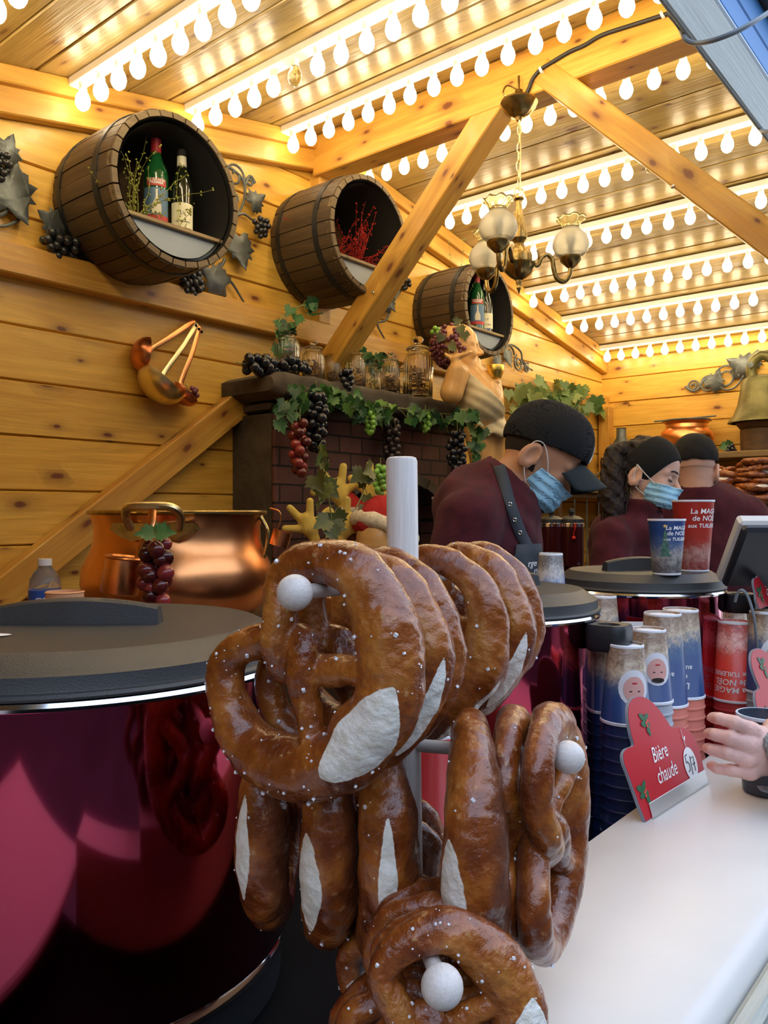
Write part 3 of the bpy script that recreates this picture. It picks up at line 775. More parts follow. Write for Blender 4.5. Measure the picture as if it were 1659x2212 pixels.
def decal_cyl(mb, r, z0, z1, a0, a1, n=12, th=.0006):
    """label wrapped round an upright bottle (local z up)"""
    g = [[(r*math.cos(a0+(a1-a0)*k/n), r*math.sin(a0+(a1-a0)*k/n), z) for k in range(n+1)] for z in (z0, z1)]
    return mb.sheet(g)
def text_mesh(txt, size, shear=0, bold=0, align='CENTER', ls=1.0):
    cu = bpy.data.curves.new('t', 'FONT'); cu.body = txt; cu.size = size; cu.align_x = align; cu.shear = shear; cu.space_line = ls
    cu.offset = bold; cu.resolution_u = 3
    o = bpy.data.objects.new('t', cu); me = bpy.data.meshes.new_from_object(o)
    vs = [tuple(v.co) for v in me.vertices]; fs = [tuple(p.vertices) for p in me.polygons]
    bpy.data.objects.remove(o); bpy.data.curves.remove(cu); bpy.data.meshes.remove(me); return vs, fs
def wine_bottle(loc, yaw, kind, label, hh=.30):
    F = Matrix.Translation(loc) @ Matrix.Rotation(yaw, 4, 'Z')
    t = empty('wine_bottle', M=F, label=label, cat='bottle', group='bottles standing in the barrels')
    k = hh/.30; R = .0365*k
    if kind == 'green': prof = [(.001, .004), (R*.8, 0), (R, .006), (R, .165*k), (R*.92, .185*k), (R*.55, .215*k), (.0155*k, .235*k), (.014*k, .28*k)]
    else: prof = [(.001, .004), (R*.8, 0), (R, .006), (R*1.02, .15*k), (R*.95, .175*k), (R*.7, .205*k), (.0165*k, .235*k), (.0145*k, .28*k)]
    MB().at(F).lathe(prof, 28).build('glass_body', M['glassgreen' if kind == 'green' else 'glassdark'], t)
    if kind == 'green':
        MB().at(F).lathe([(.0162*k, .225*k), (.0155*k, .235*k), (.0150*k, .284*k), (.0162*k, .286*k), (.016*k, .292*k), (.002, .292*k)], 20, cap=False).build('capsule', M['capred'], t)
        MB().at(F).lathe([(.010*k, .29*k), (.010*k, .312*k), (.001, .312*k)], 16, cap=False).build('cork', M['cork'], t)
        decal_cyl(MB().at(F), R+.0006, .03*k, .125*k, -1.1, 1.1).build('label', M['labelb'], t)
        decal_cyl(MB().at(F), R+.0011, .03*k, .045*k, -1.1, 1.1).build('label', M['labelr'], t)
        decal_cyl(MB().at(F), R+.0011, .13*k, .152*k, -.8, .8).build('label', M['labelr'], t)
        # bottle-shaped figure printed in the label's middle
        g = []
        for k2 in range(9): 
            z = .05*k+.07*k*k2/8; wd = (.35, .36, .36, .33, .2, .1, .08, .08, .09)[k2]; g.append([((R+.0016)*math.cos(a_), (R+.0016)*math.sin(a_), z) for a_ in (-wd, 0, wd)])
        MB().at(F).sheet(g).build('label_figure', M['labelb'], t) if False else MB().at(F).sheet(g).build('label_figure', M['capwhite'], t)
        vs, fs = text_mesh('LE GRAND\nPREMIER', .0105*k, 0, .0003, ls=.8)
        vs = [((R+.0018)*math.cos(x/R), (R+.0018)*math.sin(x/R), y+.144*k) for x, y, z in vs]
        MB().at(F).add(vs, fs).build('label_text', M['text'], t)
    else:
        MB().at(F).lathe([(.0175*k, .228*k), (.0165*k, .236*k), (.0158*k, .270*k)], 20, cap=False).build('capsule', M['capwhite'], t)
        MB().at(F).lathe([(.016*k, .270*k), (.0165*k, .288*k), (.012*k, .295*k), (.001, .295*k)], 20, cap=False).build('cork', M['barrelin'], t)
        decal_cyl(MB().at(F), R*1.02+.0006, .022*k, .105*k, -1.15, 1.15).build('label', M['label'], t)
        g = [[((rr)*math.cos(a_), rr*math.sin(a_), z+.012*k*abs(a_)) for a_ in np.linspace(-.8, .8, 7)] for (rr, z) in ((R*.86+.001, .172*k), (R*.70+.001, .190*k))]
        MB().at(F).sheet(g).build('label', M['label'], t)
        for (tx, sz, zz) in (('SAINT VERAN', .0075, .04), ('LV', .016, .065)):
            vs, fs = text_mesh(tx, sz*k, 0, .0001)
            vs = [((R*1.02+.0014)*math.cos(x/R), (R*1.02+.0014)*math.sin(x/R), y+zz*k) for x, y, z in vs]
            MB().at(F).add(vs, fs).build('label_text', M['ink'], t)
    return t
def barrel_point(B, x, z): # x to the left across the opening, z out of the wall
    F, ys, t = B; return F @ Vector((-x, ys, z))
YAW = math.atan2(-1.2, 2.0)
wine_bottle(barrel_point(B1, .012, .17)+Vector((0, 0, .0005)), YAW, 'green', 'green wine bottle with red capsule and blue label in the nearest barrel')
wine_bottle(barrel_point(B1, .078, .205)+Vector((0, 0, .0005)), YAW, 'dark', 'dark wine bottle with cream label in the nearest barrel', .265)
wine_bottle(barrel_point(B3, .015, .20)+Vector((0, 0, .0005)), YAW-.35, 'green', 'green bottle with red capsule in the farthest barrel above the statue', .28)
wine_bottle(barrel_point(B3, .068, .215)+Vector((0, 0, .0005)), YAW-.35, 'dark', 'dark bottle with cream label in the farthest barrel above the statue', .25)
def twigs(name, base, n, spread, m, seed, label, cat='twigs', beads=True, r=.0012):
    rnd = random.Random(seed); t = empty(name, base, label, cat); mb = MB(); mb2 = MB()
    for k in range(n):
        d = Vector((rnd.uniform(-.2, .6), rnd.uniform(-1, 1), rnd.uniform(.1, 1))); d = Vector(spread)*rnd.uniform(.5, 1)+d*.09
        p = Vector(base); pts = [p.copy()]; v = d*.25
        for j in range(8):
            p = p+v*.6; v = v+Vector((rnd.uniform(-1, 1), rnd.uniform(-1, 1), rnd.uniform(-1, 1)))*d.length*.09; pts.append(p.copy())
        mb.tube(pts, [r*(1-.6*i/8) for i in range(9)], 5)
        if beads:
            for q in pts[2:]:
                for _ in range(2): mb2.ball(q+Vector((rnd.uniform(-1, 1), rnd.uniform(-1, 1), rnd.uniform(-1, 1)))*.006, .0028, 6, 4)
    mb.build('stems', M[m], t)
    if beads: tag(mb2.build('beads', M[m], t), kind='stuff')
    return t
twigs('twig_bundle', barrel_point(B1, -.075, .2), 15, (.015, -.01, .12), 'twig', 5, 'green gold twig spray left of the bottles in the nearest barrel')
twigs('twig_sprig', barrel_point(B1, .045, .24), 3, (.01, .05, .12), 'twig', 8, 'thin beaded twig around the dark bottle in the nearest barrel')
twigs('twig_bundle', barrel_point(B3, 0.01, .11), 8, (.0, -.03, .2), 'leafy', 15, 'green twigs behind the bottles in the farthest barrel')
twigs('tinsel_bundle', barrel_point(B2, -.05, .17), 26, (.0, .02, .045), 'redtwig', 25, 'red tinsel twigs heaped in the middle barrel', r=.0015)
twigs('tinsel_bundle', barrel_point(B2, .03, .19), 26, (.0, .05, .07), 'redtwig', 26, 'loose red tinsel twigs on the right of the middle barrel', r=.0015)

# ------------------------------------------------------------------ leaves, vines and grapes
LEAF = [(0, 0), (.10, -.07), (.22, -.16), (.40, -.13), (.36, .0), (.52, .10), (.46, .24), (.62, .36), (.46, .44), (.36, .50), (.40, .66), (.22, .62), (.14, .82), (0, 1.02)]
def leaf(mb, p, tip, nrm, size, cup=.12, rnd=random):
    """lobed leaf; p stem point, tip direction, nrm facing"""
    t = Vector(tip).normalized(); n = Vector(nrm).normalized(); s_ = t.cross(n)
    if s_.length < .1: s_ = t.orthogonal()
    s_.normalize(); n = s_.cross(t)
    vs = []; K = len(LEAF)
    def pt(x, y): return Vector(p)+s_*(x*size)+t*(y*size)+n*(size*(cup*abs(x)*1.6-cup*y*y*.8+.02*math.sin(9*x+7*y)))
    cen = [pt(0, y) for y in (0, .25, .5, .78, 1.02)]
    out = []
    for sg in (1, -1): out.append([pt(sg*x, y) for x, y in LEAF])
    vs = cen+out[0]+out[1]; fs = []
    for sd in (0, 1):
        o = 5+sd*K; ring = [o+i for i in range(K)]
        tri = [(0, o+1, o+2), (0, o+2, 1), (o+2, o+3, o+4, 1), (1, o+4, o+5, o+6), (1, o+6, 2), (2, o+6, o+7, o+8), (2, o+8, o+9), (2, o+9, 3), (3, o+9, o+10, o+11), (3, o+11, o+12), (3, o+12, o+13, 4)]
        fs += [f if sd == 0 else tuple(reversed(f)) for f in tri]
    mb.add(vs, fs); return mb
def me_ball(name, r, m, n=14, k=10):
    o = MB().ball((0, 0, 0), r, n, k).build(name, m, None, FX, True, 0); me = o.data; bpy.data.objects.remove(o); return me
GR = {k: me_ball('grape', 1.0, M[k], 14, 10) for k in ('gblack', 'gred', 'ggreen', 'gpurple', 'giron', 'gdark')}
def grapes(top, n, r, length, width, kind, label, group, seed=0, direction=(0, 0, -1), name='grape_bunch', stem='stem', leafm=None, flat=1.0, face=None):
    """hanging bunch: every grape a part"""
    rnd = random.Random(seed); top = Vector(top); d = Vector(direction).normalized()
    t = empty(name, top, label, 'grapes', group)
    u = d.orthogonal().normalized(); v = d.cross(u); pts = []; tries = 0
    while len(pts) < n and tries < 6000:
        tries += 1; s_ = (len(pts)+.5)/n; wd = width*(math.sin(PI*min(1, .18+s_*.75))**.7)
        a_ = rnd.uniform(0, 2*PI); rr = wd*math.sqrt(rnd.uniform(.15, 1))
        p = top+d*(s_*length+r)+u*(rr*math.cos(a_))+v*(rr*math.sin(a_))*flat
        if all((p-q).length > r*1.55 for q in pts): pts.append(p)
        elif tries % 40 == 0: pts.append(p)
    for p in pts:
        o = bpy.data.objects.new('grape', GR[kind]); COL.objects.link(o); o.parent = t; rr = r*rnd.uniform(.9, 1.08)
        o.matrix_basis = Matrix.Translation(p-top) @ Matrix.Rotation(rnd.uniform(0, 6), 4, 'X') @ Matrix.Diagonal((rr, rr, rr*1.08, 1))
    MB().tube([top-d*r*1.5, top+d*length*.4, top+d*length*.9], [.0018, .0015, .001], 6).build('stem', M[stem], t)
    if leafm:
        mb = MB()
        for k in range(2): leaf(mb, top, d*-.2+u*(1 if k else -1)+v*.3, (face or (1, -.6, .4)), r*4.2, rnd=rnd)
        mb.build('leaves', M[leafm], t)
    return t
def garland(name, path, n, size, m, label, cat='garland', spread=.06, seed=0, face=(1, -.8, .1), parent=None, stemr=.0016, drop=.5, up=.8):
    rnd = random.Random(seed); pts = smoothc(path, 6)
    t = empty(name, path[0], label, cat); mb = MB(); ms = MB(); ms.tube(pts, stemr*1.4, 6); face = Vector(face)
    for k in range(n):
        q = pts[rnd.randrange(len(pts))]; off = Vector((rnd.uniform(-.3, 1)*spread*.6, rnd.uniform(-1, 1)*spread, rnd.uniform(-1, up)*spread))
        p = q+off; tip = Vector((rnd.uniform(-.5, .7), rnd.uniform(-1, 1), rnd.uniform(-1.2, .5)-drop))
        nr = face+Vector((rnd.uniform(-.6, .6), rnd.uniform(-.7, .7), rnd.uniform(-.5, .8)))
        ms.tube([q, (q+p)/2+Vector((0, 0, .006)), p], stemr*.7, 5)
        leaf(mb, p, tip, nr, size*rnd.uniform(.6, 1.15), rnd.uniform(.05, .3), rnd)
    # curling tendrils
    for k in range(max(2, n//14)):
        q = pts[rnd.randrange(len(pts))]; cu = []
        for j in range(26): a_ = j*.7; cu.append(q+Vector((.01+.0015*j*.3, .006*math.cos(a_)+.0012*j*rnd.choice((1, 1)), -.0028*j+.006*math.sin(a_))))
        ms.tube(cu, .0007, 4)
    ms.build('stems', M['stem'], t); mb.build('leaves', M[m], t, sharp=0)
    return t
# ------------------------------------------------------------------ fireplace with mantle on the left wall
XM = -1.925; ZM = H+.461                              # mantle front and top
y0m = 1.775; y1m = 3.00
fp = empty('fireplace', (XM, 2.4, 0), 'dark brick fireplace with a thick stone mantel on the left wall', 'fireplace')
def rough(mb, amp, sc, seed=0):
    """roughen a mesh"""
    V = np.array(mb.v); n = fold(V, sc, seed)*amp; n2 = fold(V[:, [1, 2, 0]], sc*1.7, seed+3)*amp*.6
    V[:, 0] += n; V[:, 2] += n2; V[:, 1] += fold(V[:, [2, 0, 1]], sc, seed+5)*amp; mb.v = [tuple(v) for v in V]; return mb
def slab_grid(x0, x1, ya, yb, z0, z1, n=48, m=10, rnd_=.02):
    """long stone with rounded front edges"""
    rows = []
    for i in range(n+1):
        y = ya+(yb-ya)*i/n; row = []
        e = min(1, min(i, n-i)/2.0); ins = rnd_*(1-e)*.9
        sec = [(x0, z0+ins), (x1-rnd_-ins, z0+ins)]+[(x1-ins-rnd_+rnd_*math.sin(a), z0+ins+rnd_-rnd_*math.cos(a)) for a in np.linspace(.2, PI/2, 4)]+\
              [(x1-ins-rnd_+rnd_*math.cos(a), z1-ins-rnd_+rnd_*math.sin(a)) for a in np.linspace(0, PI/2, 5)]+[(x1-ins-.06, z1-ins), (x0, z1-ins)]
        for (x, z) in sec: row.append((x, y, z))
        rows.append(row)
    mb = MB().sheet(rows, closed=True); k = len(rows[0])
    mb.f.append(tuple(range(k))[::-1]); mb.f.append(tuple(n*k+i for i in range(k))); return mb
rough(slab_grid(XW+.002, XM, y0m, y1m, ZM-.085, ZM, 60, 10, .022), .004, 28, 1).build('mantel_shelf', M['stone'], fp)
rough(slab_grid(XW+.002, XM-.06, y0m+.05, y1m-.05, ZM-.13, ZM-.080, 40, 10, .015), .003, 24, 4).build('mantel_moulding', M['stone'], fp)
Xb = XM-.075; yb0 = y0m+.07; yb1 = y1m-.07
FB = frame((Xb, yb0, 0), (0, 1, 0))
# brick breast with an arched opening
ya, yc = 2.13, 2.86; ym = (ya+yc)/2; ra = (yc-ya)/2; zs = H+.02-.12; zt_ = H+.33
poly = []
N = 24
mb = MB()
arch = [(ya, 0.0), (ya, zs)]+[(ym-ra*math.cos(PI*k/N), zs+ra*.62*math.sin(PI*k/N)) for k in range(1, N)]+[(yc, zs), (yc, 0.0)]
outer = []
for (y, z) in arch:
    if y <= ya+1e-6: outer.append((yb0, z))
    elif y >= yc-1e-6: outer.append((yb1, z))
    else: outer.append((yb0+(yb1-yb0)*(y-ya)/(yc-ya), zt_))
outer[1] = (yb0, zt_); outer[-2] = (yb1, zt_)
g = [[(Xb, y, z) for y, z in outer], [(Xb, y, z) for y, z in arch], [(Xb-.16, y, z) for y, z in arch]]
mb.sheet(g)
mb.build('brick_breast', M['brick'], fp, FB, sharp=30)
FS_ = frame((Xb, yb0, 0), (1, 0, 0))
MB().box((XW+.002, yb0-.02, 0), (Xb+.004, yb0, zt_)).build('side_panel', M['stone'], fp, FS_)
MB().box((Xb-.002, yb0-.02, 0), (Xb+.018, yb0+.055, zt_-.0), .004).build('brick_pilaster', M['brick'], fp, FB)
MB().box((Xb-.002, yb1-.055, 0), (Xb+.018, yb1+.02, zt_-.0), .004).build('brick_pilaster', M['brick'], fp, FB)
MB().box((XW+.002, yb1, 0), (Xb+.004, yb1+.02, zt_)).build('side_panel', M['stone'], fp, FS_)
MB().box((XW+.002, yb0, 0), (XW+.03, yb1, zt_)).build('fire_back', M['barrelin'], fp)
# voussoir stones round the arch
mb = MB(); rnd = random.Random(4)
for k in range(N):
    if k % 2: continue
    for k2 in (0,):
        a0 = PI*k/N+.015; a1 = PI*(k+2)/N-.015
        q = [(ym-ra*math.cos(a), zs+ra*.62*math.sin(a)) for a in (a0, a1)]; q2 = [(ym-(ra+.05)*math.cos(a), zs+(ra+.07)*.62*math.sin(a)) for a in (a1, a0)]
        mb.prism([(Xb+rnd.uniform(.006, .014), y, z) for y, z in q+q2], (-.02, 0, 0))
for s_, yy in ((-1, ya), (1, yc)):
    z = 0
    while z < zs-.03:
        hh = rnd.uniform(.05, .08); z1 = min(z+hh, zs-.004); e_ = .012
        mb.box((Xb-.01, min(yy, yy+s_*.05), z+.004), (Xb+e_, max(yy, yy+s_*.05), z1), .004); z += hh
rough(mb, .0015, 40).build('arch_stones', M['stone'], fp)

# back bench under the cauldron
t = empty('back_bench', (-1.75, .9, 0), 'dark wooden bench along the left wall under the copper cauldron', 'bench')
MB().box((XW+.003, -.3, H-.285), (-1.34, 1.74, H-.26), .003).build('bench_top', M['darkwood'], t, FY)
MB().box((XW+.003, -.28, 0), (-1.38, 1.72, H-.285), .003).build('cabinet_body', M['darkwood'], t, FY)
t = empty('hearth_ledge', (-1.8, 2.3, 0), 'dark stone ledge in front of the fireplace under the puppets', 'ledge')
MB().box((-1.945, 1.76, 0), (-1.50, 3.0, H-.26), .006).build('ledge_block', M['stone'], t)

# jars on the mantel
def jar(px, X, h, label, fill, seed, r=None, fillh=.55):
    c = on_x(px, 820, X); k = h/.15; r = r or .038*k
    F = Matrix.Translation((X, c.y, ZM+.004)); t = empty('glass_jar', M=F, label=label, cat='jar', group='ribbed glass jars on the mantel')
    nb = 22
    h *= 1.08; wob = lambda a, z: 1+(.035*math.cos(nb*a) if .012*k < z < h*.66 else 0)
    prof = [(.001, .002), (r*.9, 0), (r, .006), (r, h*.25), (r, h*.5), (r*.99, h*.60), (r*.93, h*.66), (r*.78, h*.71), (r*.72, h*.73), (r*.72, h*.77), (r*.80, h*.78), (r*.74, h*.782), (r*.66, h*.76), (r*.66, h*.73), (r*.86, h*.65), (r*.92, h*.58), (r*.93, h*.3), (r*.92, .010), (.001, .008)]
    MB().at(F).lathe(prof, 88, wob=wob).build('jar_body', M['glass'], t, sharp=0)
    MB().at(F).lathe([(r*.70, h*.775), (r*.84, h*.785), (r*.86, h*.80), (r*.80, h*.82), (r*.6, h*.845), (r*.25, h*.86), (r*.2, h*.88), (r*.32, h*.91), (r*.40, h*.945), (r*.32, h*.985), (r*.05, h)], 32).build('lid', M['glass'], t, sharp=0)
    if fill:
        rnd = random.Random(seed); mb = MB()
        zf = h*fillh; n = 60
        for _ in range(n):
            a = rnd.uniform(0, 6.28); rr = r*.80*math.sqrt(rnd.random()); q = Vector((rr*math.cos(a), rr*math.sin(a), .010+rnd.random()*(zf-.01)))
            if fill == 'sticks':
                d = Vector((rnd.uniform(-1, 1), rnd.uniform(-1, 1), rnd.uniform(-.5, .5))).normalized()*r*.30; q.x *= .7; q.y *= .7; mb.tube([q-d, q+d], .0028, 6)
            else: mb.ball(q, r*.13, 7, 5, (1, .8, .7))
        mb.at(None); mb.v = [tuple(F @ Vector(v)) for v in mb.v]
        tag(mb.build('jar_filling', M['greenseed' if fill == 'green' else 'jamseed'], t), kind='stuff')
    return t
jar(618, -2.02, .168, 'leftmost glass jar on the mantel, below the sprouting ivy', 'sticks', 1, .046, .5)
jar(677, -2.05, .145, 'second glass jar from the left on the mantel, dark brown filling', 'seeds', 2, .040, .55)
jar(716, -2.09, .140, 'third glass jar from the left on the mantel, set back', 'seeds', 3, .038, .4)
jar(767, -2.02, .148, 'fourth glass jar from the left on the mantel, behind small black grapes', 'seeds', 4, .039, .5)
jar(803, -2.09, .138, 'narrow glass jar holding green pods, middle of the mantel', 'green', 5, .032, .5)
jar(843, -2.00, .150, 'glass jar left of the two right-hand jars on the mantel', 'sticks', 6, .038, .4)
jar(872, -2.07, .135, 'small glass jar tucked beside the tallest jar', 'seeds', 7, .032, .4)
jar(903, -2.01, .240, 'tallest glass jar at the right, with cinnamon sticks', 'sticks', 8, .06, .42)

# ivy and grapes on the mantel
gf = XM+.02
m_ = lambda px, py, X=gf: on_x(px, py, X)
garland('ivy_garland', [m_(660, 850), m_(700, 845), m_(740, 850), m_(780, 872), m_(810, 880)], 46, .046, 'leaf', 'green ivy garland draped over the left half of the mantel edge', up=.35, spread=.045, seed=1)
garland('ivy_garland', [m_(810, 875), m_(850, 880), m_(900, 886), m_(950, 893), m_(1000, 895)], 46, .046, 'leaf', 'green ivy garland draped over the right half of the mantel edge', up=.35, spread=.042, seed=2)
garland('ivy_garland', [m_(652, 838, gf), m_(625, 868, gf), m_(600, 890, gf)], 16, .050, 'leaf', 'ivy trailing left of the black hanging grapes', spread=.04, seed=3)
garland('ivy_garland', [m_(1000, 885, -1.70), m_(1022, 920, -1.70), m_(1030, 960, -1.70), m_(1018, 1010, -1.70)], 30, .046, 'leaf', 'ivy hanging beside the statue at the right end of the mantel', spread=.045, seed=4)
garland('ivy_sprig', [m_(600, 745, -2.05), m_(605, 690, -2.05), m_(640, 665, -2.05), m_(665, 660, -2.05), m_(690, 680, -2.05)], 13, .062, 'leaf', 'ivy sprouting above the leftmost glass jar', 'ivy', spread=.04, seed=5)
garland('ivy_sprig', [m_(775, 760, -2.12), m_(800, 770, -2.12), m_(840, 780, -2.12)], 14, .05, 'leaf', 'ivy leaves behind the middle jars', 'ivy', spread=.04, seed=6)
gg = 'grape bunches on the fireplace'
c0 = m_(590, 792, -1.975)
t = grapes(m_(524, 800, -1.985)+Vector((0, 0, .022)), 26, .0165, .16, .030, 'gblack', 'black grapes lying on the left end of the mantel', gg, 2, (0, 1, .02), flat=.7)
t = grapes(m_(600, 790, -1.96)+Vector((0, 0, .012)), 14, .0155, .13, .020, 'gblack', 'black grapes lying along the mantel below the leftmost jar', gg, 3, (0, 1, .0), flat=.6)
grapes(m_(683, 838), 42, .0165, .19, .034, 'gblack', 'long black grape bunch hanging from the left of the mantel', gg, 4)
grapes(m_(668, 925, gf+.005), 8, .0125, .06, .022, 'gblack', 'small black grapes at the tail of the long hanging bunch', gg, 41) if False else None
grapes(m_(648, 900, gf+.02), 17, .017, .17, .026, 'gred', 'red grape bunch hanging lowest in front of the bricks', gg, 5)
grapes(m_(800, 886, gf+.01), 18, .0105, .075, .017, 'ggreen', 'bright green grape bunch under the middle of the mantel', gg, 6)
grapes(m_(919, 884, gf+.01), 18, .0105, .078, .017, 'ggreen', 'bright green grape bunch under the tallest jar', gg, 7)
grapes(m_(846, 895, gf-.03), 34, .0135, .17, .030, 'gdark', 'dull plum grape bunch hanging between the two green ones', gg, 8)
grapes(m_(988, 925, -1.72), 40, .0130, .17, .032, 'gblack', 'large black grape bunch hanging at the right end of the mantel', gg, 9)
grapes(m_(750, 793, -1.93), 14, .0125, .065, .022, 'gblack', 'small black grapes in front of the fourth jar', gg, 10)
garland('ivy_garland', [m_(1095, 868, -2.1), m_(1130, 845, -2.12), m_(1180, 842, -2.12), m_(1230, 850, -2.14), m_(1290, 868, -2.15)], 60, .085, 'leafy', 'ivy garland along the wall behind the statue up to the corner', spread=.075, seed=7)

# ------------------------------------------------------------------ wrought iron vines on the walls
def spiral(c, u, v, r0, a0, turns, n=26, shrink=.25):
    return [Vector(c)+(Vector(u)*math.cos(a0+turns*2*PI*k/n)+Vector(v)*math.sin(a0+turns*2*PI*k/n))*(r0*(1-(1-shrink)*k/n)) for k in range(n+1)]
def iron_vine(X, strokes, leaves, bunches, label, Y=None, kr=.005, spirals=()):
    Q = (lambda px, py, o=0: on_x(px, py, X+o)) if Y is None else (lambda px, py, o=0: on_y(px, py, Y-o))
    nrm = Vector((1, 0, 0)) if Y is None else Vector((0, -1, 0))
    tg_ = Vector((0, 1, 0)) if Y is None else Vector((1, 0, 0))
    t = empty('iron_vine', Q(*strokes[0][0]), label, 'wall ornament', 'wrought iron vines on the walls')
    mb = MB()
    for s_ in strokes: 
        pts = smoothc([Q(*q) for q in s_], 5); mb.tube(pts, [kr*(1-.4*i/len(pts)) for i in range(len(pts))], 8)
    for (px, py, r, a0, tr) in spirals: mb.tube(spiral(Q(px, py), tg_, (0, 0, 1), r, a0, tr), kr*.75, 6)
    mb.build('stems', M['iron'], t)
    for (px, py, size, ang) in leaves:
        mb = MB(); a = math.radians(ang); tip = tg_*math.cos(a)+Vector((0, 0, 1))*math.sin(a)
        leaf(mb, Q(px, py, .012)-tip*size*.45, tip, nrm, size, -.10); mb.build('iron_leaf', M['iron'], t, sharp=0, solid=.002)
    for (px, py, n, r, L_, wd) in bunches:
        rnd = random.Random(px); mb = MB(); top = Q(px, py, .015); k = 0; pts = []
        while len(pts) < n and k < 4000:
            k += 1; s_ = rnd.random(); ww = wd*math.sin(PI*min(1, .25+.7*s_)); q = top+Vector((0, 0, -L_*s_))+tg_*rnd.uniform(-1, 1)*ww+nrm*rnd.uniform(-.2, 1)*ww*.6
            if all((q-p).length > r*1.5 for p in pts): pts.append(q)
        for q in pts: mb.ball(q, r, 12, 8)
        mb.build('iron_grapes', M['giron'], t, sharp=0)
    return t
xi = XW+.02
iron_vine(xi, [[(-30, 330), (20, 345), (50, 385), (60, 430), (45, 470), (10, 488), (-25, 485)], [(-20, 470), (10, 460), (18, 440)], [(0, 345), (25, 330)]],
          [(18, 320, .075, 75), (30, 425, .14, -65)], [(-2, 330, 16, .010, .07, .03)], 'iron vine with leaves cut off by the left edge', kr=.007)
iron_vine(xi, [[(150, 450), (160, 480), (172, 510), (188, 530), (205, 558)], [(110, 505), (140, 497), (165, 510)], [(168, 510), (160, 545), (165, 555)], [(120, 480), (140, 492)]],
          [(112, 478, .088, 160)], [(130, 512, 26, .0125, .062, .048)], 'iron vine with a grape cluster left of the nearest barrel', kr=.006)
iron_vine(xi, [[(470, 350), (500, 365), (525, 390), (528, 430), (510, 470), (495, 490)], [(528, 400), (540, 380), (552, 395)], [(500, 470), (525, 462), (545, 475)], [(480, 545), (505, 535)], [(485, 560), (475, 590), (500, 610), (528, 655)], [(400, 590), (390, 600)]],
          [(556, 432, .075, 40), (522, 545, .115, -80), (462, 600, .115, 160), (425, 590, .08, -60)], [(563, 476, 22, .0105, .062, .030), (412, 590, 28, .0125, .085, .042)], 'iron vine with leaves and two grape clusters right of the nearest barrel', kr=.006,
          spirals=[(507, 380, .045, 0, 1.4), (505, 425, .030, 2, 1.3), (540, 393, .020, 0, 1.4)])
iron_vine(xi, [[(870, 620), (850, 650), (835, 690), (815, 700), (835, 740)], [(872, 600), (880, 612)]],
          [(845, 655, .075, -60), (838, 655, .06, 140)], [(872, 600, 18, .0105, .05, .028)], 'small iron vine below the middle barrel behind the brace', kr=.006)
iron_vine(xi, [[(1068, 770), (1085, 755), (1105, 745), (1125, 760), (1130, 785), (1150, 800)], [(1130, 780), (1140, 800)]],
          [(1078, 785, .075, -70), (1100, 775, .085, -80)], [], 'iron vine with curls right of the farthest barrel', kr=.007, spirals=[(1100, 765, .05, 0, 1.5), (1120, 785, .045, 2, 1.5), (1138, 795, .03, 1, 1.4)])
iron_vine(None, [[(1480, 835), (1490, 842), (1500, 845), (1510, 838), (1520, 822), (1535, 815), (1548, 820), (1555, 835), (1570, 842), (1590, 835), (1605, 815)], [(1605, 815), (1620, 790), (1640, 762)]],
          [(1545, 820, .11, 60), (1597, 788, .14, 150), (1628, 775, .10, 60)], [], 'iron vine ornament on the back wall beside the bronze bell', Y=YB-.02, kr=.008,
          spirals=[(1497, 834, .035, 0, 1.5), (1530, 830, .055, 0, 1.6), (1567, 815, .075, 0, 1.7), (1622, 800, .04, 1, 1.5)])

# ------------------------------------------------------------------ ladles hanging on the wall
def ladle(p0, p1, bowl, rb, face, m, label, mh=None):
    """strap handle from p0 (nail) to p1, half-sphere bowl centred on bowl opening towards face"""
    p0 = Vector(p0); p1 = Vector(p1); b = Vector(bowl); f = Vector(face).normalized()
    t = empty('ladle', p0, label, 'ladle', 'ladles hanging on one nail')
    MB().tube(smoothc([p0, (p0+p1)/2+Vector((.006, 0, 0)), p1, b+(p1-b)*.35-f*rb*.0], 5), .0085, 8, flat=.28, up=(1, 0, 0)).build('handle', M[mh or m], t)
    F = frame(b, f.orthogonal(), f); n = 28; prof = []
    for k in range(9): a = PI/2*k/8; prof.append((max(.001, rb*math.sin(a)), -rb*.85*math.cos(a)))
    for k in range(8, -1, -1): a = PI/2*k/8; prof.append((max(.001, (rb-.003)*math.sin(a)), -(rb-.003)*.85*math.cos(a)))
    MB().at(F).lathe(prof, n, cap=False).build('bowl', M[m], t)
    MB().at(frame(p0+Vector((.008, 0, -.018)), (0, 1, 0), (1, 0, 0))).lathe([(.005, 0), (.005, .002)], 10).build('rivet', M['rubber'], t)
    return t
X_ = XW+.045
ladle(on_x(420, 693, X_-.02), on_x(325, 755, X_), on_x(318, 768, X_), .058, (0, .8, -.45) and (.35, .85, -.1), 'copperd', 'copper ladle pointing left, highest bowl of the three', 'copper')
ladle(on_x(426, 700, X_-.015), on_x(355, 805, X_+.01), on_x(352, 822, X_+.02), .082, (.30, .55, .75), 'brassl', 'largest ladle, pale brass bowl, in the middle', 'brassl')
ladle(on_x(432, 706, X_-.025), on_x(392, 825, X_), on_x(402, 848, X_+.01), .048, (.25, .6, .75), 'copperd', 'small copper ladle on the right holding grapes', 'copper')
grapes(on_x(405, 838, X_+.035), 13, .0085, .035, .022, 'gpurple', 'tiny purple grapes in the small copper ladle', 'tiny grape clusters', 11, (0, .6, -.7))
tag(MB().tube([on_x(424, 699, XW), on_x(424, 699, XW+.05)], .0025, 8).build('nail', M['iron'], None), 'iron nail the three ladles hang from', 'nail')

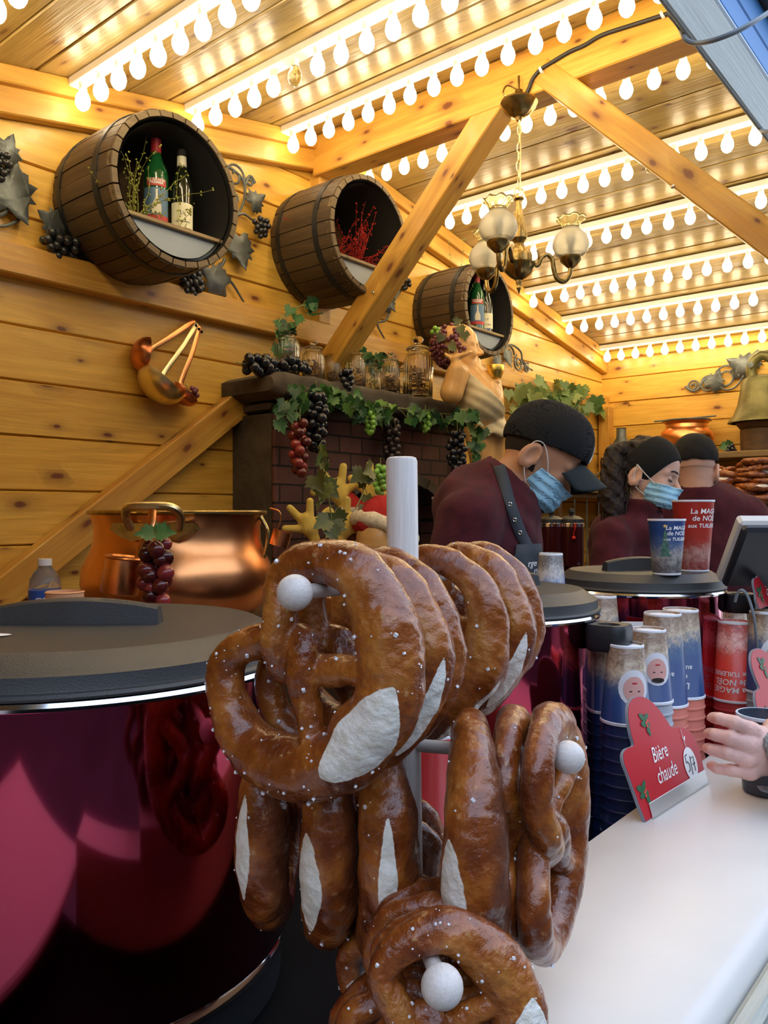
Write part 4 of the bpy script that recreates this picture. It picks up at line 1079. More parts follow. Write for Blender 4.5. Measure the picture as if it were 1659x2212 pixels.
# ------------------------------------------------------------------ copper cauldron
cc = LD(-.497, 1.95, -.259); FC = frame(cc, RT)
t = empty('copper_cauldron', M=FC, label='big copper cauldron with a brass handle behind the near kettle', cat='cauldron')
cprof = [(.001, .002), (.12, 0), (.175, .012), (.212, .045), (.2265, .09), (.222, .13), (.207, .16), (.196, .19), (.195, .225), (.203, .252), (.205, .258), (.190, .255), (.186, .2), (.2, .14), (.218, .09), (.2, .05), (.12, .012), (.001, .010)]
MB().at(FC).lathe(cprof, 72, cap=False).build('pot_body', M['copper'], t, sharp=60)
MB().at(FC).tube([(.206*math.cos(2*PI*k/60), .206*math.sin(2*PI*k/60), .258) for k in range(60)], .0058, 10, closed=True).build('rim', M['brass'], t)
FH = frame(LD(-.497, 1.95-.203, -.259+.222), RT*1) @ Matrix.Scale(1.3, 4)
h = MB().at(FH).tube(smoothc([(-.040, 0, 0), (-.045, -.012, .022), (-.035, -.03, .036), (0, -.034, .038), (.035, -.03, .036), (.045, -.012, .022), (.040, 0, 0)], 6), .0072, 10)
h.build('brass_handle', M['brassl'], t)
MB().at(FH).prism([(-.075, .004, 0), (-.06, .004, -.012), (-.04, .004, -.020), (0, .004, -.014), (.04, .004, -.020), (.06, .004, -.012), (.075, .004, 0), (.07, .004, .01), (-.07, .004, .01)], (0, -.006, 0)).build('handle_plate', M['brass'], t)
FH2 = frame(LD(-.497+.2, 1.95-.02, -.259+.21), FW)
MB().at(FH2).tube(smoothc([(0, 0, .04), (0, -.018, 0), (0, -.012, -.05), (0, 0, -.07)], 6), .005, 8).build('brass_handle', M['brass'], t)
# small copper pan hung on the cauldron
pc = PX(265, 1243, 1.665); FPn = frame(pc, RT+Vector((0, 0, -.12)))
t = empty('copper_saucepan', M=FPn, label='small copper pan hung by its strap on the front of the cauldron', cat='saucepan')
MB().at(FPn).lathe([(.001, -.036), (.040, -.038), (.042, -.034), (.038, .034), (.041, .037), (.039, .040), (.035, .036), (.037, -.030), (.001, -.031)], 40, cap=False).build('pan_body', M['copper'], t)
MB().tube(smoothc([PX(330, 1100, 1.70), PX(326, 1130, 1.685), PX(312, 1165, 1.675), PX(300, 1200, 1.66), PX(298, 1222, 1.655)], 5), .0085, 8, flat=.25, up=-FW).build('strap_handle', M['copper'], t)
tag(grapes(PX(338, 1155, 1.63), 26, .0165, .135, .026, 'gred', 'red grape bunch hanging on the front of the copper cauldron', 'grape bunches on the fireplace', 12), group='grapes on the cauldron')
mb = MB(); leaf(mb, PX(338, 1150, 1.61), RT*1.0, -FW+Vector((0, 0, .6)), .04); leaf(mb, PX(332, 1152, 1.61), RT*-1+FW*-.3, -FW+Vector((0, 0, .8)), .038)
tag(mb.build('leaf_pair', M['leaf'], None, sharp=0), 'two green leaves on top of the red grapes at the cauldron', 'leaves')
# tiny copper mug at the right of the cauldron
pc = PX(606, 1163, 1.98); F = frame(pc, RT+Vector((0, 0, -.3)))
t = empty('copper_mug', M=F, label='tiny copper mug hanging right of the cauldron before the bricks', cat='mug')
MB().at(F).lathe([(.001, -.018), (.023, -.019), (.024, .019), (.022, .019), (.021, -.016), (.001, -.015)], 28, cap=False).build('mug_body', M['copper'], t)
MB().tube(smoothc([PX(583, 1098, 1.99), PX(603, 1105, 1.98), PX(606, 1125, 1.98), PX(594, 1160, 1.97)], 6), .0022, 6).build('wire_handle', M['copper'], t)

# water bottle and terracotta cup on the bench
F = frame(LD(*(lambda d: ((97-829.5)/FPX*d, d))(1.72), -.26), RT)
t = empty('water_bottle', M=F, label='clear plastic water bottle with blue wrap on the bench, far left', cat='bottle')
MB().at(F).lathe([(.001, .002), (.028, 0), (.032, .01), (.0325, .09), (.0325, .10), (.030, .118), (.022, .133), (.014, .142), (.0125, .152)], 32).build('bottle_body', M['pet'], t)
MB().at(F).lathe([(.0331, .055), (.0331, .094)], 32, cap=False).build('wrap_label', M['petlabel'], t)
MB().at(F).lathe([(.0145, .146), (.0145, .160), (.001, .160)], 24, cap=False).build('cap', M['white'], t)
vs, fs = text_mesh('IDEAL', .014, .2, .0004); MB().at(F).add([(.0338*math.sin(x/.033+.35), -.0338*math.cos(x/.033+.35), y+.070) for x, y, z in vs], fs).build('label_text', M['text'], t)
F = frame(LD((140-829.5)/FPX*1.53, 1.53, -.26), RT)
t = empty('terracotta_cup', M=F, label='plain terracotta cup behind the near kettle lid', cat='cup')
MB().at(F).lathe([(.001, .002), (.033, 0), (.034, .004), (.0345, .106), (.036, .108), (.033, .110), (.031, .1), (.030, .01), (.001, .008)], 36, cap=False).build('cup_body', M['tc'], t)
MB().at(F).tube(smoothc([(.033, 0, .09), (.044, 0, .085), (.046, 0, .06), (.034, 0, .045)], 5), .004, 8).build('handle', M['tc'], t)
# ------------------------------------------------------------------ chandelier
dc = 2.48; Lc = (1121-829.5)/FPX*dc
FCc = FR(Lc, dc, 0)
t = empty('chandelier', LD(Lc, dc, 1.27), 'antique brass chandelier with frosted glass shades hanging from the ridge beam', 'chandelier')
z0 = H+1.262
Fz = lambda v: frame(LD(Lc, dc, v), RT)
MB().at(Fz(1.255)).lathe([(.001, -.052), (.008, -.05), (.012, -.04), (.03, -.032), (.048, -.012), (.058, .004), (.056, .010), (.03, .012), (.01, .014), (.008, .03), (.014, .034), (.012, .044), (.001, .046)], 40, wob=lambda a, z: 1+.05*math.cos(8*a)*(1 if -.035 < z < 0 else 0)).build('canopy', M['brass'], t)
MB().tube(smoothc([LD(Lc+.0, dc, 1.30), LD(Lc-.035, dc, 1.315), LD(Lc-.05, dc-.01, 1.285), LD(Lc-.03, dc-.02, 1.262)], 6), .003, 6).tube([LD(Lc, dc, 1.29), LD(Lc, dc+.002, 1.345)], .004, 6).build('hook', M['brass'], t)
# chain of oval links
mb = MB(); v = 1.205; k = 0
while v > 1.005:
    ax = RT if k % 2 else FW; c = LD(Lc+.002*math.sin(k), dc, v)
    mb.tube([c+ax*(.006*math.cos(a))+Vector((0, 0, .017*math.sin(a))) for a in np.linspace(0, 2*PI, 14, endpoint=False)], .0017, 6, closed=True); v -= .028; k += 1
mb.tube([LD(Lc+.002, dc-.006, 1.21), LD(Lc+.004, dc-.008, 1.1), LD(Lc+.003, dc-.006, .99)], .0022, 6)
mb.build('chain', M['brassl'], t)
MB().tube([LD(Lc, dc, .985)+RT*(.014*math.cos(a))+Vector((0, 0, .014*math.sin(a))) for a in np.linspace(0, 2*PI, 18, endpoint=False)], .002, 6, closed=True).build('ring', M['brassl'], t)
col_ = [(.001, .972), (.014, .970), (.016, .964), (.010, .958), (.009, .95), (.012, .92), (.019, .88), (.024, .862), (.024, .842), (.016, .832), (.014, .826), (.018, .818), (.036, .800), (.040, .790), (.040, .768), (.050, .764), (.048, .752), (.036, .735), (.022, .722), (.008, .714), (.009, .706), (.006, .698), (.008, .690), (.004, .682), (.001, .672)]
MB().at(Fz(0)).lathe([(r, z) for r, z in col_[::-1]], 40, wob=lambda a, z: 1+.05*math.cos(12*a)).build('column', M['brass'], t)
for k, ang in enumerate((3, 121, 239)):
    a = math.radians(ang); d = RT*math.cos(a)+FW*math.sin(a); c0 = LD(Lc, dc, 0); P_ = lambda r, v: c0+d*r+Vector((0, 0, v))
    MB().tube(smoothc([P_(.035, .765), P_(.058, .762), P_(.072, .786), P_(.088, .795), P_(.104, .780), P_(.108, .752), P_(.118, .722), P_(.138, .712), P_(.156, .728), P_(.162, .758)], 6), .0072, 10).build('arm', M['brass'], t)
    MB().tube([P_(.062, .775), P_(.060, .800), P_(.056, .808)], .0035, 6).build('leaf_finial', M['brass'], t)
    Fs = frame(P_(.162, 0), RT)
    MB().at(Fs).lathe([(.006, .752), (.014, .758), (.020, .764), (.032, .776), (.034, .786), (.030, .790), (.020, .791)], 32).build('shade_cup', M['brass'], t)
    sh = MB().at(Fs).lathe([(.028, .788), (.046, .800), (.055, .820), (.055, .832), (.048, .852), (.034, .866), (.024, .876)], 40, cap=False).build('globe_shade', M['shade'], t, sharp=0, solid=.0025)
    g = [[((.024+.020*s_*s_+(.004*math.sin(8*a_)*s_))*math.cos(a_), (.024+.020*s_*s_+(.004*math.sin(8*a_)*s_))*math.sin(a_), .876+.034*s_+.003*math.cos(8*a_)*s_) for a_ in np.linspace(0, 2*PI, 64, endpoint=False)] for s_ in (0, .3, .6, .85, 1)]
    MB().at(Fs).sheet(g, closed=True).build('ruffled_top', M['shadec'], t, sharp=0, solid=.0015)
    MB().at(Fs).lathe([(.001, .790), (.010, .79), (.010, .822), (.016, .838), (.014, .855), (.001, .86)], 16).build('lamp_holder', M['white'], t)

# ------------------------------------------------------------------ red kettles
def kettle(L_, D_, R, vr, vb, label, hang=0, side=None, handle=True, sticker=False, sidehandle=None, seam=None, hyaw=0, hw=.1, knob=True):
    F = frame(LD(L_, D_, 0), RT); t = empty('mulled_wine_kettle', LD(L_, D_, vb), label, 'kettle', 'red drink kettles behind the counter')
    MB().at(F).lathe([(.001, vb), (R*.93, vb), (R*.95, vb+.005), (R*.95, vb+.05), (R*.90, vb+.055)], 64, cap=False).build('base', M['black'], t)
    MB().at(F).lathe([(R*.94, vb+.05), (R*.985, vb+.055), (R*.985, vb+.062), (R*.975, vb+.066)], 96, cap=False).build('bottom_ring', M['chrome'], t)
    MB().at(F).lathe([(R*.97, vb+.06), (R*.975, vb+.066), (R*.975, vr-.012), (R*.98, vr-.006)], 128, cap=False).build('body', M['kettle'], t, sharp=0)
    MB().at(F).lathe([(R*.975, vr-.010), (R*1.0, vr-.008), (R*1.012, vr-.004), (R*1.0, vr), (R*.96, vr+.001)], 128, cap=False).build('rim', M['chrome'], t)
    lid = MB().at(F).lathe([(R*.9, vr+.001), (R*1.005, vr+.0015), (R*1.01, vr+.004), (R*1.0, vr+.007), (R*.985, vr+.008), (R*.982, vr+.010), (R*.975, vr+.022), (R*.95, vr+.0245), (R*.84, vr+.038), (R*.82, vr+.0385), (R*.80, vr+.0378), (.001, vr+.0385)], 128, cap=False).build('lid', M['lid'], t, sharp=25)
    if knob:
        # long arched grip on the lid
        G = frame(LD(L_, D_, vr+.038)+Vector((0, 0, 0)), RT*math.cos(hyaw)+FW*math.sin(hyaw)); rows = []
        for i in range(17):
            s_ = -1+i/8; hgt = .030-.010*s_*s_; th = .016-.004*abs(s_); x = s_*hw
            rows.append([(x*1.0, -th, -.002), (x*.98, -th*.75, hgt-.003), (x*.98, -th*.4, hgt), (x*.98, th*.4, hgt), (x*.98, th*.75, hgt-.003), (x*1.0, th, -.002)])
        mb = MB().at(G).sheet(rows, closed=True); n = 16*6
        mb.add([rows[0][i] for i in range(6)], [tuple(range(6))]); mb.add([rows[-1][i] for i in range(6)], [tuple(range(6))[::-1]])
        mb.build('lid_grip', M['lid'], t, sharp=30)
    if sticker:
        G = frame(LD(L_-.095, D_-.108, vr+.0392), RT*.99+FW*.14)
        MB().at(G).add([(.062*math.cos(a), .017*math.sin(a), 0) for a in np.linspace(0, 2*PI, 40, endpoint=False)], [tuple(range(40))]).build('oval_sticker', M['paper'], t)
    if sidehandle is not None:
        a = sidehandle; d = RT*math.cos(a)+FW*math.sin(a); c = LD(L_, D_, vr-.028)+d*(R*.985+.030); G = frame(c, d)
        out = []
        for kk in range(32):
            a_ = 2*PI*kk/32; ca, sa = math.cos(a_), math.sin(a_)
            ex = .034*math.copysign(abs(ca)**.55, ca); ey = .032*math.copysign(abs(sa)**.55, sa)
            out.append([(ex*.9, ey*.9, -.024), (ex, ey, -.018), (ex, ey, .012), (ex*.93, ey*.93, .018), (.019*ca, .016*sa, .017), (.016*ca, .013*sa, .004), (.001*ca, .001*sa, -.002)])
        rows = [[out[i][j] for i in range(32)] for j in range(7)]
        MB().at(G).sheet(rows, closed=True).build('side_handle', M['black'], t, sharp=40)
    if seam is not None:
        for a in seam:
            d = RT*math.cos(a)+FW*math.sin(a); c = LD(L_, D_, 0)+d*R*.978
            MB().tube([c+Vector((0, 0, vb+.06)), c+Vector((0, 0, vr-.01))], .0028, 6).build('seam_strip', M['kettle'], t)
    return t
kettle(-.3637, .9577, .2515, -.170, -.556, 'biggest red kettle, at the left front, with a blue-glinting black lid', sticker=True, seam=(-1.60, -1.545), hyaw=.02, hw=.098)
kettle((1062-829.5)/FPX*1.42, 1.42, .185, -.170, -.556, 'middle red kettle, half hidden behind the right pretzels', sidehandle=-.62, hyaw=.5)
kettle((1380-829.5)/FPX*1.84, 1.84, .185, -.170, -.556, 'far red kettle with two cups standing on its lid', sidehandle=-.25, hyaw=.3, hw=.09)
# moved grip of the far lid is at the left, cups at the right
G = on_z(1350, 1352, -.25)
tag(MB().at(frame(LD((1374-829.5)/FPX*1.652, 1.652, -.232), RT)).box((-.031, -.001, -.007), (.031, .0, .007)).build('info_sticker', M['paper'], None), 'small white printed sticker on the front of the far kettle', 'sticker')

# ------------------------------------------------------------------ cups
def cup_prof(h, rb, rt): return [(.001, .004), (rb*.88, .004), (rb*.95, 0), (rb, .002), (rt, h-.004), (rt*1.03, h-.003), (rt*1.03, h), (rt*.985, h), (rb*.95, .01), (.001, .010)]
def wrap_print(F, t, h, rb, rt, items):
    """flat shapes (x, z) wrapped on the cone; items = (name, verts, faces, material, angle)"""
    for (nm, vs, fs, m, a0) in items:
        if 'title' not in nm:      # refine so that the print hugs the curved wall
            nv, nf = [], []
            for f in fs:
                poly = [Vector((*vs[i][:2], vs[i][2] if len(vs[i]) > 2 else 0)) for i in f]; ring = []
                for i in range(len(poly)):
                    m_n = max(1, 12//len(poly)); ring += [poly[i].lerp(poly[(i+1) % len(poly)], j/m_n) for j in range(m_n)]
                c = sum(ring, Vector())/len(ring); K = len(ring); b0_ = len(nv)
                for s_ in (1, .75, .5, .25): nv += [tuple(c+(p-c)*s_) for p in ring]
                nv.append(tuple(c))
                for r_ in range(3): nf += [(b0_+r_*K+i, b0_+r_*K+(i+1) % K, b0_+(r_+1)*K+(i+1) % K, b0_+(r_+1)*K+i) for i in range(K)]
                nf += [(b0_+3*K+i, b0_+3*K+(i+1) % K, b0_+4*K) for i in range(K)]
            vs, fs = nv, nf
        q = []
        for v in vs:
            z = v[1]; r = rb+(rt-rb)*z/h+.0007+(v[2] if len(v) > 2 else 0); a = a0+v[0]/((rb+rt)/2); q.append((r*math.sin(a), -r*math.cos(a), z))
        MB().at(F).add(q, fs).build(nm, M[m], t)
def title_mesh(w_, z0):
    vs_, fs_ = [], []
    for tx, s_, x, dz in (('La MAGIE', .30, .0, .58), ('de NO\u00cbL', .30, .02, .29), ('aux TUILERIES', .235, 0, 0)):
        v, f = text_mesh(tx, s_*w_, .1, .0002); n = len(vs_)
        vs_ += [(p[0]+x*w_, p[1]+z0+dz*w_) for p in v]; fs_ += [tuple(i+n for i in q) for q in f]
    return vs_, fs_
def tree_mesh(w_, z0):
    vs = []; fs = []
    for i in range(5):
        a = w_*(1-i*.18); z = z0+i*w_*.42; n = len(vs); vs += [(-a*.5, z), (a*.5, z), (0, z+w_*.75)]; fs.append((n, n+1, n+2))
    return vs, fs
def star_mesh(r, z0):
    vs = [((r if k % 2 == 0 else r*.42)*math.sin(PI*k/5), z0+(r if k % 2 == 0 else r*.42)*math.cos(PI*k/5)) for k in range(10)]
    return vs, [tuple(range(10))[::-1]]
def disc(rx, rz, x0, z0, n=20, off=0): return [(x0+rx*math.cos(2*PI*k/n), z0+rz*math.sin(2*PI*k/n), off) for k in range(n)], [tuple(range(n))]
def cup(loc, h, rb, rt, m, label, flip=False, face=0.0, prints=('title',), name='printed_cup', wall=None, group='souvenir cups'):
    F = frame(loc, RT*math.cos(face)+FW*math.sin(face))
    if flip: F = F @ Matrix.Translation((0, 0, h)) @ Matrix.Rotation(PI, 4, 'Y')
    t = empty(name, M=F, label=label, cat='cup', group=group)
    MB().at(F).lathe(cup_prof(h, rb, rt), 40, cap=False).build('cup_wall', M[m], t, sharp=50)
    MB().at(F).lathe([(rt*1.002, h-.0045), (rt*1.035, h-.0035), (rt*1.035, h+.0003), (rt*.98, h+.0003)], 40, cap=False).build('cup_rim', M['cupclear'], t)
    MB().at(F).lathe([(.001, .0035), (rb*.9, .0035), (rb*.97, -.0006), (rb*1.012, .001), (rb*1.012, .004)], 40, cap=False).build('cup_foot', M['cupclear'], t)
    k = h/.12; it = []
    if 'title' in prints: it.append(('title_print', *title_mesh(.040*k, .074*k), 'text', .34))
    if 'tree' in prints:
        it.append(('tree_print', *tree_mesh(.026*k, .040*k), 'tree_p', -.42)); it.append(('star_print', *star_mesh(.005*k, .105*k), 'star_p', -.42))
    if 'face' in prints:
        it.append(('fur_print', *disc(.024*k, .027*k, 0, .062*k), 'fur_w', -.1)); it.append(('face_print', *disc(.0165*k, .019*k, 0, .064*k, off=.0006), 'face_p', -.1))
        it.append(('hair_print', *disc(.010*k, .004*k, 0, .080*k, off=.001), 'hair', -.1))
        for xx in (-.006, .006): it.append(('eye_print', *disc(.0022*k, .0009*k, xx*k, .067*k, 8, off=.0011), 'ink', -.1))
        it.append(('mouth_print', *disc(.0045*k, .0012*k, 0, .055*k, 10, off=.0011), 'capred', -.1))
    if it: wrap_print(F, t, h, rb, rt, it)
    return t
zl = -.1315
cup(LD((1440-829.5)/FPX*1.70, 1.70, zl), .117, .0285, .0375, 'cupb', 'blue souvenir cup standing on the far kettle lid', prints=('title', 'tree'))
cup(LD((1497-829.5)/FPX*1.80, 1.80, zl), .158, .0335, .0445, 'cupr', 'tall red souvenir cup standing on the far kettle lid', prints=('title',), face=0)
def stack(px, d, vtop, h, rb, rt, ms, label, n, prints=(), face=0, pitch=.0195, vbase=-.56, group='stacks of souvenir cups'):
    """upside-down nested cups: each cup a thing of the stack"""
    L_ = (px-829.5)/FPX*d
    for k in range(n):
        v = vtop-h-k*pitch
        if v < vbase-.001: break
        m = ms[min(k, len(ms)-1)]
        lab = label if k == 0 else 'nested under the '+label
        if k == 0: cup(LD(L_, d, v), h, rb, rt, m, lab, flip=True, face=face, prints=prints, group=group)
        else:
            F = frame(LD(L_, d, v), RT) @ Matrix.Translation((0, 0, h)) @ Matrix.Rotation(PI, 4, 'Y')
            key = (h, rb, rt, m)
            if key not in STK:
                t = empty('printed_cup', M=F); MB().at(F).lathe([(rb+(rt-rb)*.78, h*.78), (rt, h-.004), (rt*1.03, h-.003), (rt*1.03, h), (rt*.97, h), (rt*.95, h*.8)], 32, cap=False).build('cup_wall', M[m], t)
                STK[key] = t
            else:
                t = copy_tree(STK[key]); t.matrix_basis = F
            tag(t, lab, 'cup', 'cups nested under the '+label)
STK = {}
stack(1352, 1.27, -.2075, .122, .0275, .0385, ['cupn', 'cupnavy'], 'dark blue cup with a printed face in the nearest front stack', 16, ('face',))
stack(1312, 1.37, -.214, .122, .0275, .0385, ['cupn', 'cupnavy'], 'dark navy cup in the stack left of the nearest front stack', 15, ())
stack(1402, 1.375, -.199, .122, .0275, .0385, ['cupn', 'cupwhitew'], 'blue cup with a printed face in the second front stack', 15, ('face',))
stack(1431, 1.47, -.184, .165, .0325, .0435, ['cupn', 'cupsal'], 'tall blue cup in the stack with salmon cups beneath', 12, ('title',), face=-.5)
stack(1470, 1.545, -.186, .165, .0325, .0435, ['cupn', 'cupsal'], 'tall blue cup in the farther stack, nearest the far kettle', 12, ('title',), face=-.5)
stack(1586, 1.70, -.230, .165, .0325, .0435, ['cupr', 'cupredw'], 'tall red cup in the stack right of the far kettle', 10, ('title',), face=-.2)
stack(1656, 1.66, -.204, .165, .0325, .0435, ['cupn', 'cupwhitew'], 'blue cup with a printed face in the stack at the right edge', 10, ('face',))
stack(1301, 1.62, -.168, .122, .0275, .0385, ['cupn', 'cupnavy'], 'printed cup in the stack behind the middle kettle handle', 22, ())
stack(1584, 1.95, -.225, .122, .0275, .0385, ['cupn', 'cupnavy'], 'printed cup behind the tall red stack', 22, ())
stack(944, 1.10, -.30, .122, .0275, .0385, ['cupredw', 'cupredw', 'cupredw', 'cupredw', 'cupwhitew'], 'red cup in the stack behind the pretzel pole', 13, (), pitch=.030)
stack(1190, 1.66, -.085, .122, .0240, .0330, ['cupb', 'cupnavy'], 'blue cup of the tall stack beside the charcoal apron', 22, ())
for k in range(3): cup(LD((1181-829.5)/FPX*1.72, 1.72, -.33-.12*k+.10-.0195), .12, .0285, .0375, 'cupn', 'blue printed cup below the one beside the charcoal apron', flip=True) if k < 0 else None
cup(LD((955-829.5)/FPX*2.7, 2.7, -.02), .07, .028, .034, 'cupclear', 'clear tumbler on the hearth ledge left of the capped man', name='tumbler', prints=())
# ------------------------------------------------------------------ pretzel stand
PL, PD = .0185, .71
def pretzel_fn(v):
    """v: dict of variations. returns path of right strand and left strand and sdf in a plane: x right, y up, z front; unit = metre"""
    W = v.get('w', .178); k = W
    def strand(sg, over1, over2):
        z = k*.034
        pts = [(0, -.36, 0), (.12, -.355, 0), (.25, -.305, 0), (.36, -.21, 0), (.44, -.08, 0), (.46, .06, 0), (.41, .20, 0), (.31, .29, 0), (.19, .31, 0), (.09, .255, z*.6/k*over1), (0, .165, z/k*over1),
               (-.07, .085, 0), (0, .01, z/k*over2), (.08, -.07, z*.6/k*over2), (.16, -.16, .02), (.235, -.25, .045), (.28, -.315, .07)]
        j = v.get('j', 0); rnd = random.Random(j*7+(1 if sg > 0 else 2)); out = []
        for (x, y, zz) in pts:
            e = .014 if abs(x) > .05 else 0
            out.append(Vector(((x+rnd.uniform(-e, e))*sg*k, (y*v.get('hy', 1)+rnd.uniform(-e, e))*k, zz*k)))
        return smoothc(out, 4)
    rb = v.get('rb', .118)*k
    def radii(n):
        out = []
        for i in range(n):
            s_ = i/(n-1)
            ta, te = v.get('ta', .12), v.get('te', .34)
            if s_ < ta: r = rb
            elif s_ < te: r = rb+(k*.076-rb)*(s_-ta)/(te-ta)
            elif s_ < .8: r = k*(.076-.006*(s_-te)/(.8-te))
            else: r = k*(.070-.026*(s_-.8)/.2)
            out.append(r)
        return out
    A = strand(1, 1, -1); B = strand(-1, -1, 1); return A, B, radii(len(A)), radii(len(B)), k
def make_pretzel_mesh(v):
    A, B, ra, rb_, k = pretzel_fn(v)
    fa = s_path([tuple(p) for p in A], ra); fb = s_path([tuple(p) for p in B], rb_); sd = v.get('j', 0)*1.7
    def f(P):
        n = fold(P, 60, sd+4)*.0007+fold(P, 120, sd)*.0005+fold(P, 330, sd+2)*.00022
        Q = P.copy(); Q[..., 2] *= 1.08
        d = smin(fa(Q), fb(Q), .0028)
        # a lengthwise burst swells the belly
        bx = (P[..., 0]-v.get('sx', 0)*k)/(k*.26); by = (P[..., 1]+.385*k)/(k*.10)
        d = d-.0022*np.exp(-(bx*bx+by*by))
        return d+n
    m = k*.62
    me = surf(f, (-m, -m*.82, -.13*k-.004), (m, m*.72, .16*k+.004), v.get('h', .0022), 'pretzel')
    n = len(me.vertices); co = np.empty(n*3, np.float32); me.vertices.foreach_get('co', co); co = co.reshape(-1, 3)
    no = np.empty(n*3, np.float32); me.vertices.foreach_get('normal', no); no = no.reshape(-1, 3)
    # pale burst along the belly, front-outer side
    x = (co[:, 0]-v.get('sx', 0)*k)/k; ang = np.arctan2(-(co[:, 1]+(.355-.35*np.abs(x)**2*1.4)*k), co[:, 2]+1e-6)   # 0 = front, 90deg = outward
    half = .25; tx = np.clip(1-np.abs(x/half)**1.5, 0, 1); wdt = v.get('sw', .55)*tx**.7
    inb = (co[:, 1] < -.2*k)
    sl_ = np.clip(.5+(wdt-np.abs(ang-v.get('sa', .5)))*3.2, 0, 1)*inb*(tx > 0)
    if v.get('noslash'): sl_ *= 0
    a = me.attributes.new('slash', 'FLOAT', 'POINT'); a.data.foreach_set('value', sl_.astype(np.float32))
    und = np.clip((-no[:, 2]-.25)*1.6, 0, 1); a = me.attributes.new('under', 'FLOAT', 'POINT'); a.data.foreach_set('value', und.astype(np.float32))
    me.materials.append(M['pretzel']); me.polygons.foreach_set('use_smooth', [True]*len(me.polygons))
    # salt crystals sitting on the front surface
    rnd = np.random.RandomState(v.get('j', 0)+5); cand = np.where((no[:, 2] > .1) & (sl_ < .3))[0]; pick = rnd.choice(cand, v.get('salt', 90), replace=False)
    cl = rnd.rand(len(pick)); mb = MB()
    for i, q in zip(pick, cl):
        r = .0004+.0009*q*q; c = co[i]+no[i]*r*.3; e = rnd.rand(3)*6
        R_ = Matrix.Rotation(e[0], 3, 'X') @ Matrix.Rotation(e[1], 3, 'Y')
        vs = [Vector(c)+R_ @ Vector((a_*r, b_*r, c_*r)) for a_ in (-1, 1) for b_ in (-1, 1) for c_ in (-1, 1)]
        mb.add(vs, [(0, 1, 3, 2), (4, 6, 7, 5), (0, 4, 5, 1), (2, 3, 7, 6), (0, 2, 6, 4), (1, 5, 7, 3)])
    o = mb.build('salt', M['salt'], None, FX, False, 0); ms = o.data; bpy.data.objects.remove(o)
    return me, ms
PVD = [dict(j=0, w=.182, rb=.135, ta=.20, te=.46), dict(j=1, w=.178, hy=1.05, rb=.13), dict(j=2, w=.172, hy=.96, rb=.125), dict(j=3, w=.18, hy=1.0, rb=.13)]
PPATH = [pretzel_fn(v) for v in PVD]; PW = [v['w'] for v in PVD]
PV = [make_pretzel_mesh(dict(j=0, w=.182, ta=.20, te=.46, rb=.135, sx=.05, sw=.95, sa=.35, salt=95, h=.0018)), make_pretzel_mesh(dict(j=1, w=.178, hy=1.05, rb=.13, sx=-.03, sw=.55, sa=.75, salt=34)),
      make_pretzel_mesh(dict(j=2, w=.172, hy=.96, rb=.125, sx=.05, sw=.4, sa=.9, salt=26)), make_pretzel_mesh(dict(j=3, w=.18, hy=1.0, rb=.13, sx=.05, sw=.3, sa=1.3, salt=20))]
def pretzel(kind, l, d, v, nrm, rot, label, tilt=0, hang=True, sc=1.0, swing=0, flipx=False, off=(0, 0)):
    """hung over a peg at (l, d, v): nrm = facing (l, d) direction; rot = in-plane turn in degrees; the peg passes through a lobe hole"""
    n = (RT*nrm[0]+FW*nrm[1]).normalized(); x = Vector((0, 0, 1)).cross(n).normalized()
    F = Matrix(((x.x, 0, n.x, 0), (x.y, 0, n.y, 0), (0, 1, 0, 0), (0, 0, 0, 1)))
    F = Matrix.Translation(LD(l, d, v)) @ F @ Matrix.Rotation(math.radians(swing), 4, 'Y') @ Matrix.Rotation(math.radians(tilt), 4, 'X') @ Matrix.Rotation(math.radians(rot), 4, 'Z')
    if hang:  # shift so that the lobe hole's upper wall rests on the peg
        k = PW[kind]*sc; hx = (.22 if not flipx else -.22)*k; hy = .10*k
        up = Matrix.Rotation(math.radians(-rot), 3, 'Z') @ Vector((0, 1, 0))
        A, B, ra, rb_, k0 = PPATH[kind]; e = 0; free = True
        while free and e < .3*k:       # slide up until the dough touches the peg
            e += .0006; q = Vector((hx, hy, 0))+up*e
            for P_, R_ in ((A, ra), (B, rb_)):
                for pp, rr in zip(P_, R_):
                    if (Vector((pp.x, pp.y, 0))*sc-q).length < rr*sc+.0035: free = False
        p = Vector((hx, hy, 0))+up*(e-.0006); F = F @ Matrix.Translation(-p+Vector((off[0], off[1], 0)))
    F = F @ Matrix.Diagonal((sc, sc, sc, 1))
    me, ms = PV[kind]; o = bpy.data.objects.new('pretzel', me); COL.objects.link(o); o.matrix_basis = F; tag(o, label, 'pretzel', 'pretzels on the wooden stand')
    c = bpy.data.objects.new('salt', ms); COL.objects.link(c); c.parent = o; c['kind'] = 'stuff'
    return o
st = empty('pretzel_stand', LD(PL, PD, -.42), 'pale beech pole stand with pegs and round knobs, loaded with pretzels', 'pretzel stand')
P0 = LD(PL+.003, PD, -.418); P1 = LD(.0155, PD, .0485)
MB().tube([P0, P1-(P1-P0).normalized()*.004, P1-(P1-P0).normalized()*.001, P1], [.0139, .0139, .0128, .0105], 40).build('pole', M['pole'], st, frame(P0, P1-P0, FW))
MB().at(frame(LD(PL, PD, -.42), RT)).lathe([(.001, 0), (.05, 0), (.055, .004), (.055, .014), (.05, .018), (.001, .018)], 48).build('base_disc', M['pole'], st)
arms = [((-.5, -.866), .162, .155, -.140, -.140 and -.057, -.057), ((.866, -.5), .147, .185, -.205, -.193, -.215), ((.03, -1), .215, .15, -.300, -.289, -.31)]
